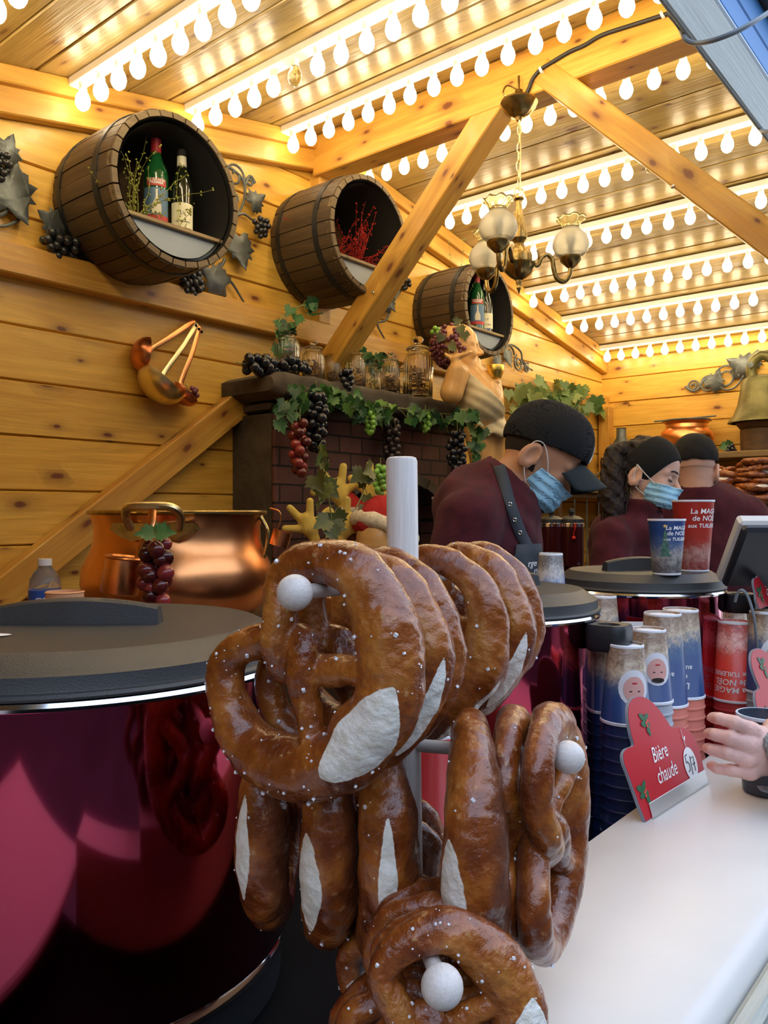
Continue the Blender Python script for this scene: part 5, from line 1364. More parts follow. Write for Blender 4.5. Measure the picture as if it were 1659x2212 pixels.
def peg(a, b, m='pole'):
    MB().tube([a, b], .0056, 16).build('peg', M['pole'], st, frame(a, b-a)); F = frame(b, b-a); 
    MB().ball(b, .0130, 24, 16).build('knob', M['pole'], st, F, sharp=0)
def arm(u, s, vp, ve): u = Vector(u).normalized(); return LD(PL+u.x*s, PD+u.y*s, vp+(ve-vp)*abs(s)/.16)
peg(LD(PL, PD, -.062), arm((-.5, -.866), .163, -.060, -.057)); peg(LD(PL, PD, -.062), arm((.5, .866), .190, -.060, -.060))
peg(LD(PL, PD, -.205), arm((.866, -.5), .147, -.205, -.193)); peg(LD(PL, PD, -.205), arm((-.866, .5), .185, -.209, -.230))
peg(LD(PL, PD, -.335), LD(.0354, .49, -.289)); peg(LD(PL, PD, -.32), LD(.005, .87, -.30))
a1 = (-.5, -.866); n1 = (-.5, -.866)
def on_arm(u, s, vp=0): uu = Vector(u).normalized(); return PL+uu.x*s, PD+uu.y*s
def hang(kind, u, s, v, rot, label, **k):
    l, d = on_arm(u, s); return pretzel(kind, l, d, v+.0010, k.pop('n', u), rot, label, **k)
hang(0, a1, .132, -.058, 50, 'front pretzel on the upper peg with a wide pale burst, nearest the camera', tilt=0)
hang(2, a1, .092, -.059, 62, 'second pretzel on the upper peg, mostly hidden behind the front one', swing=6)
hang(1, a1, .036, -.060, 36, 'third pretzel on the upper peg, with a long pale slash down its right side', swing=-6)
hang(3, a1, -.052, -.062, 38, 'first pretzel right of the pole, dark crust, on the upper peg', swing=4)
hang(2, a1, -.105, -.062, 60, 'second pretzel right of the pole on the upper peg', swing=-5)
hang(1, a1, -.160, -.062, 28, 'rearmost pretzel at the far right end of the upper peg', swing=4)
a2 = (.866, -.5)
hang(1, a2, .062, -.201, 84, 'edge-on pretzel right of the pole on the middle peg, pale burst low', n=(-.985, .05), sc=1.08)
hang(2, a2, .098, -.198, 82, 'middle of the three edge-on pretzels on the right of the middle peg', n=(.96, -.28), sc=1.04)
hang(3, a2, .128, -.195, 86, 'outermost edge-on pretzel beside the right knob', n=(.93, -.37), sc=1.04)
a2n = (-.866, .5)
hang(3, a2n, .040, -.216, 84, 'edge-on pretzel left of the pole on the middle peg, next to it', n=(-.97, -.24), sc=1.06)
hang(1, a2n, .086, -.220, 80, 'middle of the three edge-on pretzels left of the pole', n=(-.985, -.13), sc=1.06)
hang(2, a2n, .138, -.226, 86, 'leftmost edge-on pretzel on the middle peg, pale and thin', n=(-.985, .05), sc=1.08)
a3 = (.03, -1)
hang(0, (.014, -.22), .180, -.297, 76, 'lowest front pretzel around the bottom knob', sc=.76, tilt=-5)
hang(2, (.014, -.22), .147, -.304, 66, 'second pretzel behind the bottom knob', sc=.80, n=(-.1, -1))
hang(1, (.014, -.22), .112, -.311, 80, 'third pretzel on the bottom peg, arching above the front ones', sc=.80, n=(-.15, -1))
hang(3, (.014, -.22), .075, -.319, 60, 'fourth pretzel on the bottom peg, sticking out on the right', sc=.84, flipx=False, n=(.55, -.85))
hang(2, (.014, -.22), .040, -.327, 62, 'fifth pretzel on the bottom peg, sticking out on the left', sc=.84, n=(-.5, -.87))
hang(2, (.014, -.22), -.05, -.312, 60, 'pretzel on the bottom peg behind the pole', sc=.9, n=(.2, .98))
hang(1, (.014, -.22), -.095, -.306, 35, 'last pretzel on the bottom peg behind the pole', sc=.9, n=(.2, .98))
# ------------------------------------------------------------------ signs on the counter
def sign(b0, b1, lean, outline, words, label, holder=True, medal=None, extra=()):
    """b0, b1 lower corners on the counter; outline in pixels is laid onto the leaning plane"""
    xv = (b1-b0).normalized(); up = Vector((-lean, 0, 1)); up = (up-xv*up.dot(xv)).normalized(); n = xv.cross(up)
    if n.dot(Vector((0, 0, H))-b0) < 0: n = -n
    F = Matrix(((xv.x, up.x, n.x, b0.x), (xv.y, up.y, n.y, b0.y), (xv.z, up.z, n.z, b0.z), (0, 0, 0, 1)))
    if F.to_3x3().determinant() < 0: F = Matrix(((xv.x, up.x, -n.x, b0.x), (xv.y, up.y, -n.y, b0.y), (xv.z, up.z, -n.z, b0.z), (0, 0, 0, 1)))
    t = empty('price_sign', M=F, label=label, cat='sign'); inv = F.inverted()
    pts = [inv @ on_plane(px, py, b0, n) for px, py in outline]
    sm = [inv.inverted() @ Vector((p.x, p.y, 0)) for p in smoothc([(p.x, p.y, 0) for p in pts], 5)]
    MB().prism(sm[::-1], -n*.004).build('sign_core', M['signedge'], t)
    cen = sum(sm, Vector())/len(sm)
    MB().prism([cen+(p-cen)*.985+n*.0008 for p in sm], -n*.0006).build('sign_face', M['red'], t, smooth=False)
    loc = lambda px, py: inv @ on_plane(px, py, b0, n)
    for (tx, px, py, size) in words:
        q = loc(px, py); vs, fs = text_mesh(tx, size, .12, .0001, 'CENTER')
        MB().at(F).add([(q.x+v[0]*.78, q.y+v[1], .0016) for v in vs], fs).build('lettering', M['text'], t, smooth=False)
    def sprig(px, py, s_, a):
        q = loc(px, py); mb = MB()
        for k, (dx, dy, aa) in enumerate(((-.4, .9, 2.3), (.5, .5, .2), (0, -.9, -1.5), (.2, -.1, -.9), (-.5, .1, 2.8))):
            aa += a; c = Vector((q.x+(dx*math.cos(a)-dy*math.sin(a))*s_*.5, q.y+(dx*math.sin(a)+dy*math.cos(a))*s_*.5, .0016+k*.0001)); L_ = s_*.75; out = []
            for i in range(12): 
                u_ = i/12*2*PI; r_ = (.30 if i % 2 else .20); out.append(c+Vector((math.cos(aa)*math.cos(u_)*L_*.5-math.sin(aa)*math.sin(u_)*L_*r_, math.sin(aa)*math.cos(u_)*L_*.5+math.cos(aa)*math.sin(u_)*L_*r_, 0)))
            mb.at(F).add(out, [tuple(range(12))])
        mb.build('holly_print', M['holly'], t, smooth=False); mb = MB().at(F)
        for dx, dy in ((0, 0), (.18, .1), (.05, -.2)): mb.add([(q.x+dx*s_+s_*.10*math.cos(i*PI/5), q.y+dy*s_+s_*.10*math.sin(i*PI/5), .0024) for i in range(10)], [tuple(range(10))])
        mb.build('berry_print', M['berry'], t, smooth=False)
    for e_ in extra: sprig(*e_)
    if medal:
        px, py, rx, ry = medal; q = loc(px, py)
        MB().at(F).add([(q.x+rx*math.cos(i*PI/20), q.y+ry*math.sin(i*PI/20), .0016) for i in range(40)], [tuple(range(40))]).build('bauble_print', M['text'], t, smooth=False)
        mb = MB().at(F).tube([(q.x, q.y+ry, .0017), (q.x-.001, q.y+ry+.006, .0017), (q.x-.002, q.y+ry+.028, .0017)], .0004, 5)
        for sg in (-1, 1): mb.tube([(q.x+sg*.006*math.sin(a_)*math.sin(a_/2), q.y+ry+.010+.006*math.sin(a_), .0018) for a_ in np.linspace(0, PI, 10)], .0005, 5)
        mb.build('bow_print', M['text'], t, smooth=False)
        D_ = lambda pts: MB().at(F).tube([(q.x+a_*rx, q.y+b_*ry, .0021) for a_, b_ in pts], .0009, 6, flat=.3).build('marker_digit', M['ink'], t, smooth=False)
        D_([(-.28, .62), (-.62, .58), (-.66, .15), (-.45, .22), (-.25, .0), (-.35, -.3), (-.62, -.36)])
        D_([(.12, .45), (-.12, -.62)])
        D_([(.2, .30), (.62, .34), (.42, -.5)]); D_([(.25, -.08), (.66, -.06)])
    if holder:
        w_ = (b1-b0).length
        MB().at(F).box((.020*w_/.2, -.0005, .0015), (w_*.985, .020, .0035), .0005).box((.02*w_/.2, -.0008, -.020), (w_*.985, .001, .0035)).box((.02*w_/.2, 0, -.0065), (w_*.985, .02, -.0045)).build('metal_holder', M['alu'], t, smooth=False)
    return t
out1 = [(1394, 1777), (1384, 1752), (1371, 1716), (1357, 1676), (1347, 1650), (1345, 1630), (1352, 1618), (1366, 1612), (1368, 1606), (1362, 1585), (1357, 1556), (1356, 1530), (1362, 1512), (1374, 1504), (1390, 1505), (1408, 1516), (1426, 1536), (1440, 1556), (1450, 1570), (1462, 1570), (1482, 1574), (1498, 1590), (1508, 1612), (1518, 1650), (1526, 1684), (1527, 1690), (1460, 1735), (1394, 1777)]
b0 = on_z(1391, 1778, -.4195); b1 = on_z(1528, 1690, -.4195)
sign(b0, b1, .30, out1, [('Bi\u00e8re', 1427, 1640, .030), ('chaude', 1443, 1682, .030)], 'red scalloped sign reading Bi\u00e8re chaude on the white counter', medal=(1490, 1650, .0215, .0245),
     extra=((1393, 1562, .024, .2), (1390, 1712, .024, .5)))
out2 = [(1672, 1600), (1655, 1590), (1642, 1566), (1636, 1536), (1631, 1510), (1632, 1494), (1640, 1486), (1632, 1466), (1623, 1438), (1622, 1414), (1630, 1402), (1644, 1402), (1664, 1418), (1684, 1446), (1700, 1452), (1720, 1470), (1732, 1510), (1738, 1560), (1672, 1600)]
b0 = on_z(1672, 1600, -.4195); b1 = on_z(1752, 1545, -.4195)
sign(b0, b1, .30, out2, [('Vin', 1672, 1500, .034), ('chaud', 1690, 1535, .030)], 'red sign cut off by the right edge, above the customer hand', extra=((1647, 1440, .03, .2), (1655, 1548, .03, .5)))
# third sign, on a pedestal beside the cash register
bb = PX(1640, 1312, 1.62); bb1 = PX(1740, 1285, 1.86)
out3 = [(1640, 1316), (1634, 1300), (1632, 1282), (1628, 1262), (1629, 1250), (1636, 1246), (1632, 1230), (1631, 1212), (1637, 1201), (1648, 1202), (1660, 1214), (1672, 1226), (1690, 1232), (1700, 1250), (1708, 1290), (1640, 1316)]
ts = sign(bb, bb1, .15, out3, [('Chocolat', 1664, 1266, .030), ('chaud', 1664, 1284, .030)], 'small red sign reading Chocolat chaud beside the cash register', holder=False, extra=((1646, 1225, .026, .2), (1641, 1282, .026, .5)))
p = (bb+bb1)/2; MB().box((p.x-.006, p.y-.006, H-.42), (p.x+.006, p.y+.006, bb.z+.03)).build('sign_post', M['black'], ts)
MB().box((p.x-.04, p.y-.04, H-.42), (p.x+.04, p.y+.04, H-.414)).build('sign_foot', M['black'], ts)

# ------------------------------------------------------------------ cash register
dk = 1.63; Lk = (1552-829.5)/FPX*1.68
t = empty('cash_register', LD(Lk+.12, 1.66, -.42), 'tilted cash register screen seen from behind, pale frame and black back', 'cash register')
o_ = LD(Lk, 1.69, -.140); up_ = (LD(Lk, 1.60, -.030)-o_).normalized(); zz = RT.cross(up_)   # thickness direction
FK = Matrix(((RT.x, up_.x, zz.x, o_.x), (RT.y, up_.y, zz.y, o_.y), (RT.z, up_.z, zz.z, o_.z), (0, 0, 0, 1)))
sg = 1 if zz.dot(-FW) > 0 else -1
MB().at(FK).box((0, 0, -.014), (.30, .165, .014), .006).build('frame', M['posw'], t)
MB().at(FK).box((.003, .003, sg*.010), (.297, .162, sg*.032), .007) .build('back_shell', M['posb'], t) if sg > 0 else MB().at(FK).box((.003, .003, -.032), (.297, .162, -.010), .007).build('back_shell', M['posb'], t)
MB().at(FK).box((.008, .006, min(-sg*.0135, -sg*.0155)), (.292, .158, max(-sg*.0135, -sg*.0155))).build('screen', M['posb'], t)
MB().at(FK).box((.085, .06, min(sg*.03, sg*.048)), (.12, .085, max(sg*.03, sg*.048)), .003).build('button_block', M['gsteel'], t)
MB().tube(smoothc([LD(Lk+.14, 1.66, -.10), LD(Lk+.14, 1.70, -.18), LD(Lk+.13, 1.72, -.26), LD(Lk+.12, 1.68, -.40)], 5), [.045]*5+[.04]*6+[.05]*5, 16, flat=.6).build('stand', M['posb'], t)
MB().box(tuple(LD(Lk+.04, 1.60, -.56)), tuple(LD(Lk+.04, 1.60, -.56)+Vector((.02, .02, .02)))).build('foot', M['posb'], t)
MB().at(frame(LD(Lk+.12, 1.69, -.56), RT)).lathe([(.001, 0), (.08, 0), (.08, .14), (.07, .155), (.001, .155)], 32).build('pedestal', M['posb'], t)
MB().tube(smoothc([PX(1588, 1300, 1.62), PX(1594, 1280, 1.61), PX(1604, 1275, 1.60), PX(1616, 1290, 1.60), PX(1628, 1330, 1.60), PX(1634, 1380, 1.62), PX(1640, 1440, 1.66)], 5), .0028, 8).build('cable', M['cableg'], t)

# ------------------------------------------------------------------ things at the back
ZS = H+.325
t = empty('back_shelf', (-1.1, YB-.17, ZS), 'worn brown shelf on the back wall under the copper pot and bell', 'shelf')
MB().box((-1.75, YB-.34, ZS-.035), (-.12, YB-.002, ZS), .004).build('board', M['shelfwood'], t, FX)
for x_ in (-1.7, -.2): MB().box((x_-.02, YB-.30, 0), (x_+.02, YB-.26, ZS-.035)).build('upright', M['darkwood'], t)
t = empty('lower_shelf', (-1.0, YB-.45, H+.02), 'lower back shelf piled with pretzels at the right', 'shelf')
MB().box((-1.35, YB-.75, H-.005), (-.12, YB-.36, H+.02), .004).build('board', M['shelfwood'], t, FX)
MB().box((-1.25, YB-.36, 0), (-.12, YB-.345, ZS-.04)).build('back_board', M['darkwood'], t, FX)
tag(MB().box((-1.3, YB-.78, 0), (-.15, YB-.37, H-.007), .004).build('steel_cabinet', M['gsteel'], None), 'grey steel cabinet under the pretzel shelf, right background', 'cabinet')
def ypt(px, py, Y): return on_y(px, py, Y)
c = ypt(1483, 975, YB-.17); F = Matrix.Translation((c.x, c.y, ZS))
t = empty('copper_pot', M=F, label='round copper pot with an iron rim on the back shelf above the capless crowd', cat='pot'); t['label'] = 'round-bellied copper pot with flared rim on the back shelf'
MB().at(F).lathe([(.001, .002), (.09, 0), (.135, .04), (.150, .09), (.140, .13), (.115, .155), (.112, .175), (.130, .195), (.126, .197), (.105, .175), (.001, .16)], 48, cap=False).build('pot_body', M['copper'], t)
MB().at(F).tube([(-.18, -.02, .205), (.17, -.02, .212)], .005, 8).tube([(.13*math.cos(a), .13*math.sin(a), .197) for a in np.linspace(0, 2*PI, 40, endpoint=False)], .005, 8, closed=True).build('rim_bar', M['iron'], t)
c = ypt(1648, 970, YB-.17); F = Matrix.Translation((c.x, c.y, ZS))
t = empty('bronze_bell', M=F, label='large patinated bronze bell on a dark wooden stand, right edge', cat='bell')
MB().at(F).lathe([(.001, .005), (.115, .005), (.117, .12), (.11, .128), (.12, .13), (.14, .155), (.001, .156)], 12).build('bell_stand', M['darkwood'], t)
MB().at(F).lathe([(.160, .158), (.178, .160), (.172, .175), (.150, .20), (.130, .25), (.118, .31), (.110, .37), (.100, .395), (.075, .41), (.001, .412)], 48, cap=False).build('bell_body', M['bell'], t)
MB().at(F).tube(smoothc([(-.055, 0, .40), (-.060, 0, .45), (-.045, 0, .50), (0, 0, .525), (.045, 0, .50), (.060, 0, .45), (.055, 0, .40)], 5), .022, 12, flat=1.3).build('bell_crown', M['bell'], t)
MB().at(F @ Matrix.Translation((-.05, -.045, .47)) @ Matrix.Rotation(PI/2, 4, 'X')).lathe([(.018, 0), (.018, .012), (.001, .013)], 6).build('bolt', M['iron'], t)
c = ypt(1345, 950, YB-.1)
F = frame((c.x, YB-.12, c.z-.10), (1, 0, 0)); t = empty('stoneware_flask', M=F, label='grey flask behind the woman in the headband', cat='flask')
MB().at(F).lathe([(.001, -.10), (.06, -.10), (.065, .02), (.055, .07), (.030, .11), (.028, .165), (.033, .17), (.02, .17), (.001, .16)], 28).build('flask_body', M['iron'], t)
MB().box((c.x-.12, YB-.24, c.z-.225), (c.x+.18, YB-.02, c.z-.20), .003).build('bracket_shelf', M['shelfwood'], t, FX)
grapes(Vector(ypt(1572, 962, YB-.3)), 14, .012, .05, .03, 'gblack', 'small black grape cluster on the back shelf beside the bell', 'tiny grape clusters', 33, (.3, 0, -.5), leafm='leaf')
# pretzels piled on the lower shelf
random.seed(12)
zsh = H+.02
for (px, n, lab) in ((1560, 7, 'pretzel in the left pile on the back shelf'), (1632, 8, 'pretzel in the right pile on the back shelf'), (1592, 3, 'pretzel between the two piles on the back shelf')):
    for k in range(n):
        c = ypt(px+random.uniform(-8, 8), 1080, YB-.52+random.uniform(-.03, .03))
        me, ms = PV[k % 4]; o = bpy.data.objects.new('pretzel', me); COL.objects.link(o)
        o.matrix_basis = Matrix.Translation((c.x, c.y, zsh+.022+k*.029)) @ Matrix.Rotation(random.uniform(-.14, .14), 4, 'X') @ Matrix.Rotation(random.uniform(-.14, .14), 4, 'Y') @ Matrix.Rotation(random.uniform(0, 6.2), 4, 'Z')
        tag(o, lab, 'pretzel', lab.replace('pretzel in', 'pretzels in').replace('pretzel between', 'pretzels between'))
# shelf along the left wall near the corner, wire rack and paper bag
t = empty('corner_shelf', (XW+.14, 4.3, H+.13), 'narrow shelf on the left wall seen below the brim of the black cap', 'shelf')
MB().box((XW+.003, 3.75, H+.105), (XW+.26, 4.70, H+.13), .003).build('board', M['shelfwood'], t, FY)
MB().box((XW+.22, 3.75, H+.075), (XW+.24, 4.70, H+.104), .002).build('apron_board', M['darkwood'], t, FY)
for y_ in (3.78, 4.67): MB().box((XW+.21, y_-.02, 0), (XW+.25, y_+.02, H+.075)).build('upright', M['darkwood'], t)
for y_ in (3.98, 4.13, 4.28, 4.43): MB().tube([(XW+.23, y_, .4), (XW+.23, y_, H+.075)], .004, 6).build('wire_rod', M['iron'], t)
c = on_x(1243, 1058, XW+.15); F = frame((c.x, c.y, H+.13), RT)
tag(MB().at(F).box((-.055, -.03, .001), (.055, .03, .10), .004).build('paper_bag', M['paper'], None), 'white paper packet on the narrow shelf below the cap brim', 'packet')
c = on_x(1265, 1058, XW+.12); F = frame((c.x, c.y, H+.13), RT)
tag(MB().at(F).lathe([(.001, 0), (.022, 0), (.03, .06), (.028, .06), (.001, .01)], 20).build('paper_cup', M['paper'], None), 'small white cup beside the paper packet', 'cup')
# drink dispensers on a dark side table
t = empty('side_table', LD(.72, 3.25, -.25), 'dark side table carrying the drink dispensers behind the capped man', 'table')
Fs = FR(.72, 3.25, 0)
MB().at(Fs).box((-.24, -.16, -.275), (.22, .18, -.25), .003).build('table_top', M['rubber'], t)
for x_ in (-.2, .18):
    for y_ in (-.13, .15): MB().at(Fs).box((x_-.02, y_-.02, -H), (x_+.02, y_+.02, -.275)).build('leg', M['rubber'], t)
for i, (px, lab) in enumerate(((1190, 'dark drink dispenser nearest the capped man'), (1234, 'dark drink dispenser with a red ribbon'))):
    L_ = (px-829.5)/FPX*3.25; F = FR(L_, 3.25, -.249); t = empty('drink_dispenser', M=F, label=lab, cat='dispenser')
    MB().at(F).lathe([(.001, 0), (.034, 0), (.034, .03), (.048, .032), (.050, .05), (.050, .195), (.001, .195)], 36).build('tank', M['vinred'], t)
    MB().at(F).lathe([(.0505, .188), (.052, .190), (.052, .204), (.0505, .206)], 36, cap=False).build('chrome_band', M['chrome'], t)
    MB().at(F).lathe([(.052, .206), (.050, .220), (.030, .232), (.008, .236), (.008, .242), (.013, .250), (.010, .262), (.001, .264)], 36).build('lid', M['black'], t)
    MB().at(F).tube([(0, -.045, .025), (0, -.075, .025), (0, -.078, .01)], .007, 8).build('tap', M['black'], t)
    if i: MB().at(F).tube(smoothc([(.005, -.054, .205), (.004, -.056, .19), (-.002, -.056, .17), (-.004, -.057, .15)], 4), .006, 6, flat=.25).ball((-.004, -.058, .146), .008, 8, 6).build('ribbon', M['ribbon'], t)
# ------------------------------------------------------------------ people
def head_sdf(P, eyes=True, ears=True):
    d = s_ell((0, 0, 0), (.098, .077, .092))(P)
    d = smin(d, s_ell((.030, 0, -.062), (.058, .057, .072))(P), .03)
    d = smin(d, s_ell((.060, 0, -.112), (.026, .026, .020))(P), .02)
    d = smin(d, s_cap((.055, -.030, -.105), (-.012, -.058, -.065), .016, .014)(P), .02)
    d = smin(d, s_cap((.055, .030, -.105), (-.012, .058, -.065), .016, .014)(P), .02)
    A = P.copy(); A[..., 1] = np.abs(A[..., 1])
    d = smin(d, s_cap((.088, .010, -.014), (.070, .046, -.016), .010, .009)(A), .010)
    d = smin(d, s_ell((.062, .040, -.062), (.022, .020, .024))(A), .014)
    d = -smin(-d, s_ell((.096, .031, -.034), (.018, .017, .012))(A), .010)
    d = smin(d, s_ell((.0765, .031, -.035), (.0125, .0145, .0125))(A), .003)
    d = smin(d, s_path([(.088, 0, -.020), (.099, 0, -.043), (.1095, 0, -.060)], [.007, .0085, .0115])(P), .008)
    d = smin(d, s_ell((.097, .0115, -.066), (.011, .008, .0075))(A), .005)
    d = smin(d, s_ell((.088, 0, -.088), (.011, .021, .0065))(P), .005)
    d = smin(d, s_ell((.087, 0, -.099), (.010, .018, .0065))(P), .005)
    if ears:
        e = s_ell((-.020, .082, -.052), (.024, .0085, .036), rotm('Y', 12))(A)
        e = -smin(-e, s_ell((-.014, .092, -.048), (.0145, .0105, .024), rotm('Y', 12))(A), .003)
        e = smin(e, s_cap((.000, .083, -.050), (.003, .081, -.062), .004, .004)(A), .003)
        e = smin(e, s_ell((-.012, .079, -.076), (.009, .006, .010))(A), .005)
        d = smin(d, e, .006)
    return d
def axes(fwd, up):
    f = Vector(fwd).normalized(); u = Vector(up); u = (u-f*u.dot(f)).normalized(); s = u.cross(f); return f, s, u
def head_space(c, fwd, up):
    f, s, u = axes(fwd, up); R_ = np.array([[f.x, s.x, u.x], [f.y, s.y, u.y], [f.z, s.z, u.z]]); c = np.array(c)
    return lambda P: (P-c) @ R_, lambda v: tuple(c+R_ @ np.array(v))
def project(f, x, z, y0=-.6, off=.0, it=60):
    """point of the surface of f seen from the front at (x, z)"""
    p = np.array([[x, y0, z]], float)
    for _ in range(it):
        if p[0, 1] > .06: break
        p[0, 1] += max(float(f(p)[0])*.8, .0006) if float(f(p)[0]) > 0 else 0
    return Vector((x, min(float(p[0, 1]), .06)-off, z))
def ribbon(f, path, w_, off=.003, n=6):
    pts = smoothc([(x, 0, z) for x, z in path], n); L_, Rr = [], []
    for i, p in enumerate(pts):
        a = pts[max(0, i-1)]; b = pts[min(len(pts)-1, i+1)]; t_ = (b-a).normalized(); nn = Vector((-t_.z, 0, t_.x))*w_/2
        L_.append(project(f, p.x+nn.x, p.z+nn.z, off=off)); Rr.append(project(f, p.x-nn.x, p.z-nn.z, off=off))
    return [[a, a*.5+b*.5-Vector((0, .001, 0)), b] for a, b in zip(L_, Rr)]
def legs(t, F, m, hx, hy, top, rx=.085, z1=None):
    z1 = -H if z1 is None else z1; me = []
    f = s_union(.03, s_path([(hx-.09, hy, top), (hx-.10, hy, top-.45), (hx-.10, hy, z1+.06)], [.10, .075, .055]), s_path([(hx+.09, hy, top), (hx+.10, hy, top-.45), (hx+.10, hy, z1+.06)], [.10, .075, .055]))
    sdf_obj('trousers', f, (hx-.26, hy-.2, z1+.02), (hx+.26, hy+.2, top+.12), .012, M['apron'], t, F)
    for s_ in (-1, 1): sdf_obj('shoe', s_ell((hx+s_*.10, hy-.03, z1+.04), (.05, .13, .045)), (hx+s_*.1-.06, hy-.18, z1), (hx+s_*.1+.06, hy+.12, z1+.1), .008, M['rubber'], t, F)
def mask_sdf(P, lo=-.135, hi=-.058, back=.020):
    base = smin(head_sdf(P, ears=False), s_ell((.064, 0, -.100), (.046, .050, .042))(P), .02)
    pl = .0012*np.sin(P[..., 2]*300)
    d = np.abs(base-.0045-pl)-.0016
    return np.maximum(np.maximum(np.maximum(d, P[..., 2]-hi-.25*(P[..., 0]-.09)*0), lo-P[..., 2]), back-P[..., 0]+.30*(P[..., 2]+.06))

# -- front man
F1 = FR((1100-829.5)/FPX*2.0, 2.0, 0)
t1 = empty('person', M=F1 @ Matrix.Translation((-.05, .05, -H)), label='man in black cap and burgundy fleece bending over the kettles', cat='person', )
c1 = (.088, 0, .163); fw1 = (.80, -.06, -.60); toh, fromh = head_space(c1, fw1, (.6, 0, .8))
neck1 = s_cap((.045, 0, .115), (-.055, .01, .0), .058, .066)
def tor1(P):
    d = s_ell((-.055, .02, -.13), (.125, .17, .26), rotm('Y', 14))(P)
    d = smin(d, s_ell((-.085, .02, .010), (.105, .16, .105), rotm('Y', -18))(P), .06)
    d = smin(d, s_path([(-.115, -.135, -.02), (-.150, -.165, -.16), (-.145, -.165, -.30)], [.078, .068, .056])(P), .035)
    d = smin(d, s_path([(-.145, -.165, -.30), (-.02, -.20, -.36), (.10, -.14, -.39)], [.056, .05, .042])(P), .02)
    d = smin(d, s_path([(-.02, .17, -.03), (.03, .20, -.20), (.08, .17, -.34)], [.078, .065, .055])(P), .035)
    return smin(d, s_ell((-.04, .02, -.42), (.15, .17, .25))(P), .06)
def ax_(P, a, b): a = np.array(a); b = np.array(b); u = (b-a)/np.linalg.norm(b-a); return (P-a) @ u
body1 = lambda P: np.maximum(smin(head_sdf(toh(P)), smin(neck1(P), tor1(P)+.02, .03), .02), -(P[..., 2]+.12))
sdf_obj('body', body1, (-.24, -.16, -.13), (.24, .16, .28), .0036, M['skin'], t1, F1)
ca, cb_ = (-.075, .005, .005), (.030, 0, .100)
def jack1(P):
    sh = s_cap(ca, cb_, .095, .079)(P); u = ax_(P, ca, cb_)
    sh = np.maximum(sh, u-.112); inner = s_cap(ca, (.055, 0, .125), .080, .074)(P)
    d = smin(tor1(P), sh, .018); d = np.maximum(d, -np.maximum(inner, .03-u))
    w_ = fold(P, 24, 3)*.0035+np.sin((P[..., 0]*.8+P[..., 2]*.5)*95+3*np.sin(P[..., 2]*18))*.0022*np.exp(-((P[..., 0]-.03)/.05)**2)
    return np.maximum(d+w_, -(P[..., 2]+.62))
sdf_obj('fleece_jacket', jack1, (-.30, -.30, -.63), (.26, .30, .20), .0065, M['fleece'], t1, F1, sm=3)
FH1 = F1
hair1 = lambda P: np.maximum(np.maximum(head_sdf(toh(P), ears=False)-.0022, toh(P)[..., 0]+.012+.3*toh(P)[..., 2]), -(toh(P)[..., 2]+.082))
sdf_obj('hair', hair1, (-.06, -.10, .04), (.16, .10, .26), .0034, M['stubble'], t1, F1, sm=1)
def cap1(P):
    Q = toh(P); d = s_ell((-.004, 0, .012), (.108, .086, .100))(Q); d = smin(d, s_ell((.03, 0, .03), (.075, .075, .082))(Q), .02)
    d = np.maximum(np.abs(d)-.0022, -(Q[..., 2]+.010-.28*Q[..., 0])); return d+fold(P, 40)*.0004
sdf_obj('cap_crown', cap1, (-.06, -.12, .06), (.24, .12, .31), .0034, M['cap'], t1, F1)
rows = []
for i in range(9):
    s_ = i/8; row = []
    for k in range(17):
        th = -1.15+2.3*k/16; y = .080*math.sin(th)/math.sin(1.15)*(1-.06*s_); x = .098*math.cos(th*.72)+s_*.084*(math.cos(th)**.55 if math.cos(th) > 0 else 0); z = .024-.012*s_-.062*(y/.08)**2*(1+.15*s_)-.004
        row.append(F1 @ Vector(fromh((x, y, z))))
    rows.append(row)
MB().sheet(rows).build('cap_brim', M['capb'], t1, sharp=0, solid=.003)
for tx, dz in (('N', 0), ('Y', -.0)):
    vs, fs = text_mesh(tx, .055, 0, .0008); q = []
    for v in vs:
        y = -v[0]-.004; z = v[1]+.030; xs = math.sqrt(max(.0001, 1-(y/.088)**2-((z-.020)/.104)**2))*.108; q.append(F1 @ Vector(fromh((xs+.005, y, z))))
    MB().add(q, [f[::-1] for f in fs]).build('cap_logo', M['text'], t1, smooth=False, solid=.002)
FM = lambda P: mask_sdf(toh(P))
sdf_obj('face_mask', FM, (-.02, -.09, -.03), (.24, .09, .14), .0028, M['mask'], t1, F1)
hp = lambda *v: F1 @ Vector(fromh(v))
MB().tube(smoothc([hp(.006, -.088, -.022), hp(.024, -.082, -.040), hp(.042, -.066, -.062)], 5), .0016, 6).build('mask_loop', M['elastic'], t1)
MB().tube(smoothc([hp(-.020, -.086, -.076), hp(-.004, -.078, -.095), hp(.022, -.060, -.118)], 5), .0016, 6).build('mask_loop', M['elastic'], t1)
MB().tube(smoothc([hp(-.034, -.083, -.05), hp(-.030, -.086, -.02), hp(-.012, -.088, -.012), hp(.006, -.088, -.022)], 5), .0012, 6).build('mask_loop', M['elastic'], t1)
jf = lambda P: jack1(P)
rb = [[F1 @ p for p in r] for r in ribbon(jf, [(-.040, .125), (-.030, .080), (-.018, .02), (.002, -.04), (.030, -.09), (.045, -.11)], .028, .0035)]
MB().sheet(rb).build('apron_strap', M['apron'], t1, sharp=0, solid=.002)
for x, z in ((-.020, .018), (-.010, -.018), (.004, -.048)):
    p = project(jf, x, z, off=.009); MB().at(F1 @ Matrix.Translation(p) @ Matrix.Rotation(PI/2, 4, 'X')).tube([(.004*math.cos(a), .004*math.sin(a), 0) for a in np.linspace(0, 2*PI, 14, endpoint=False)], .0013, 6, closed=True).build('eyelet', M['chrome'], t1)
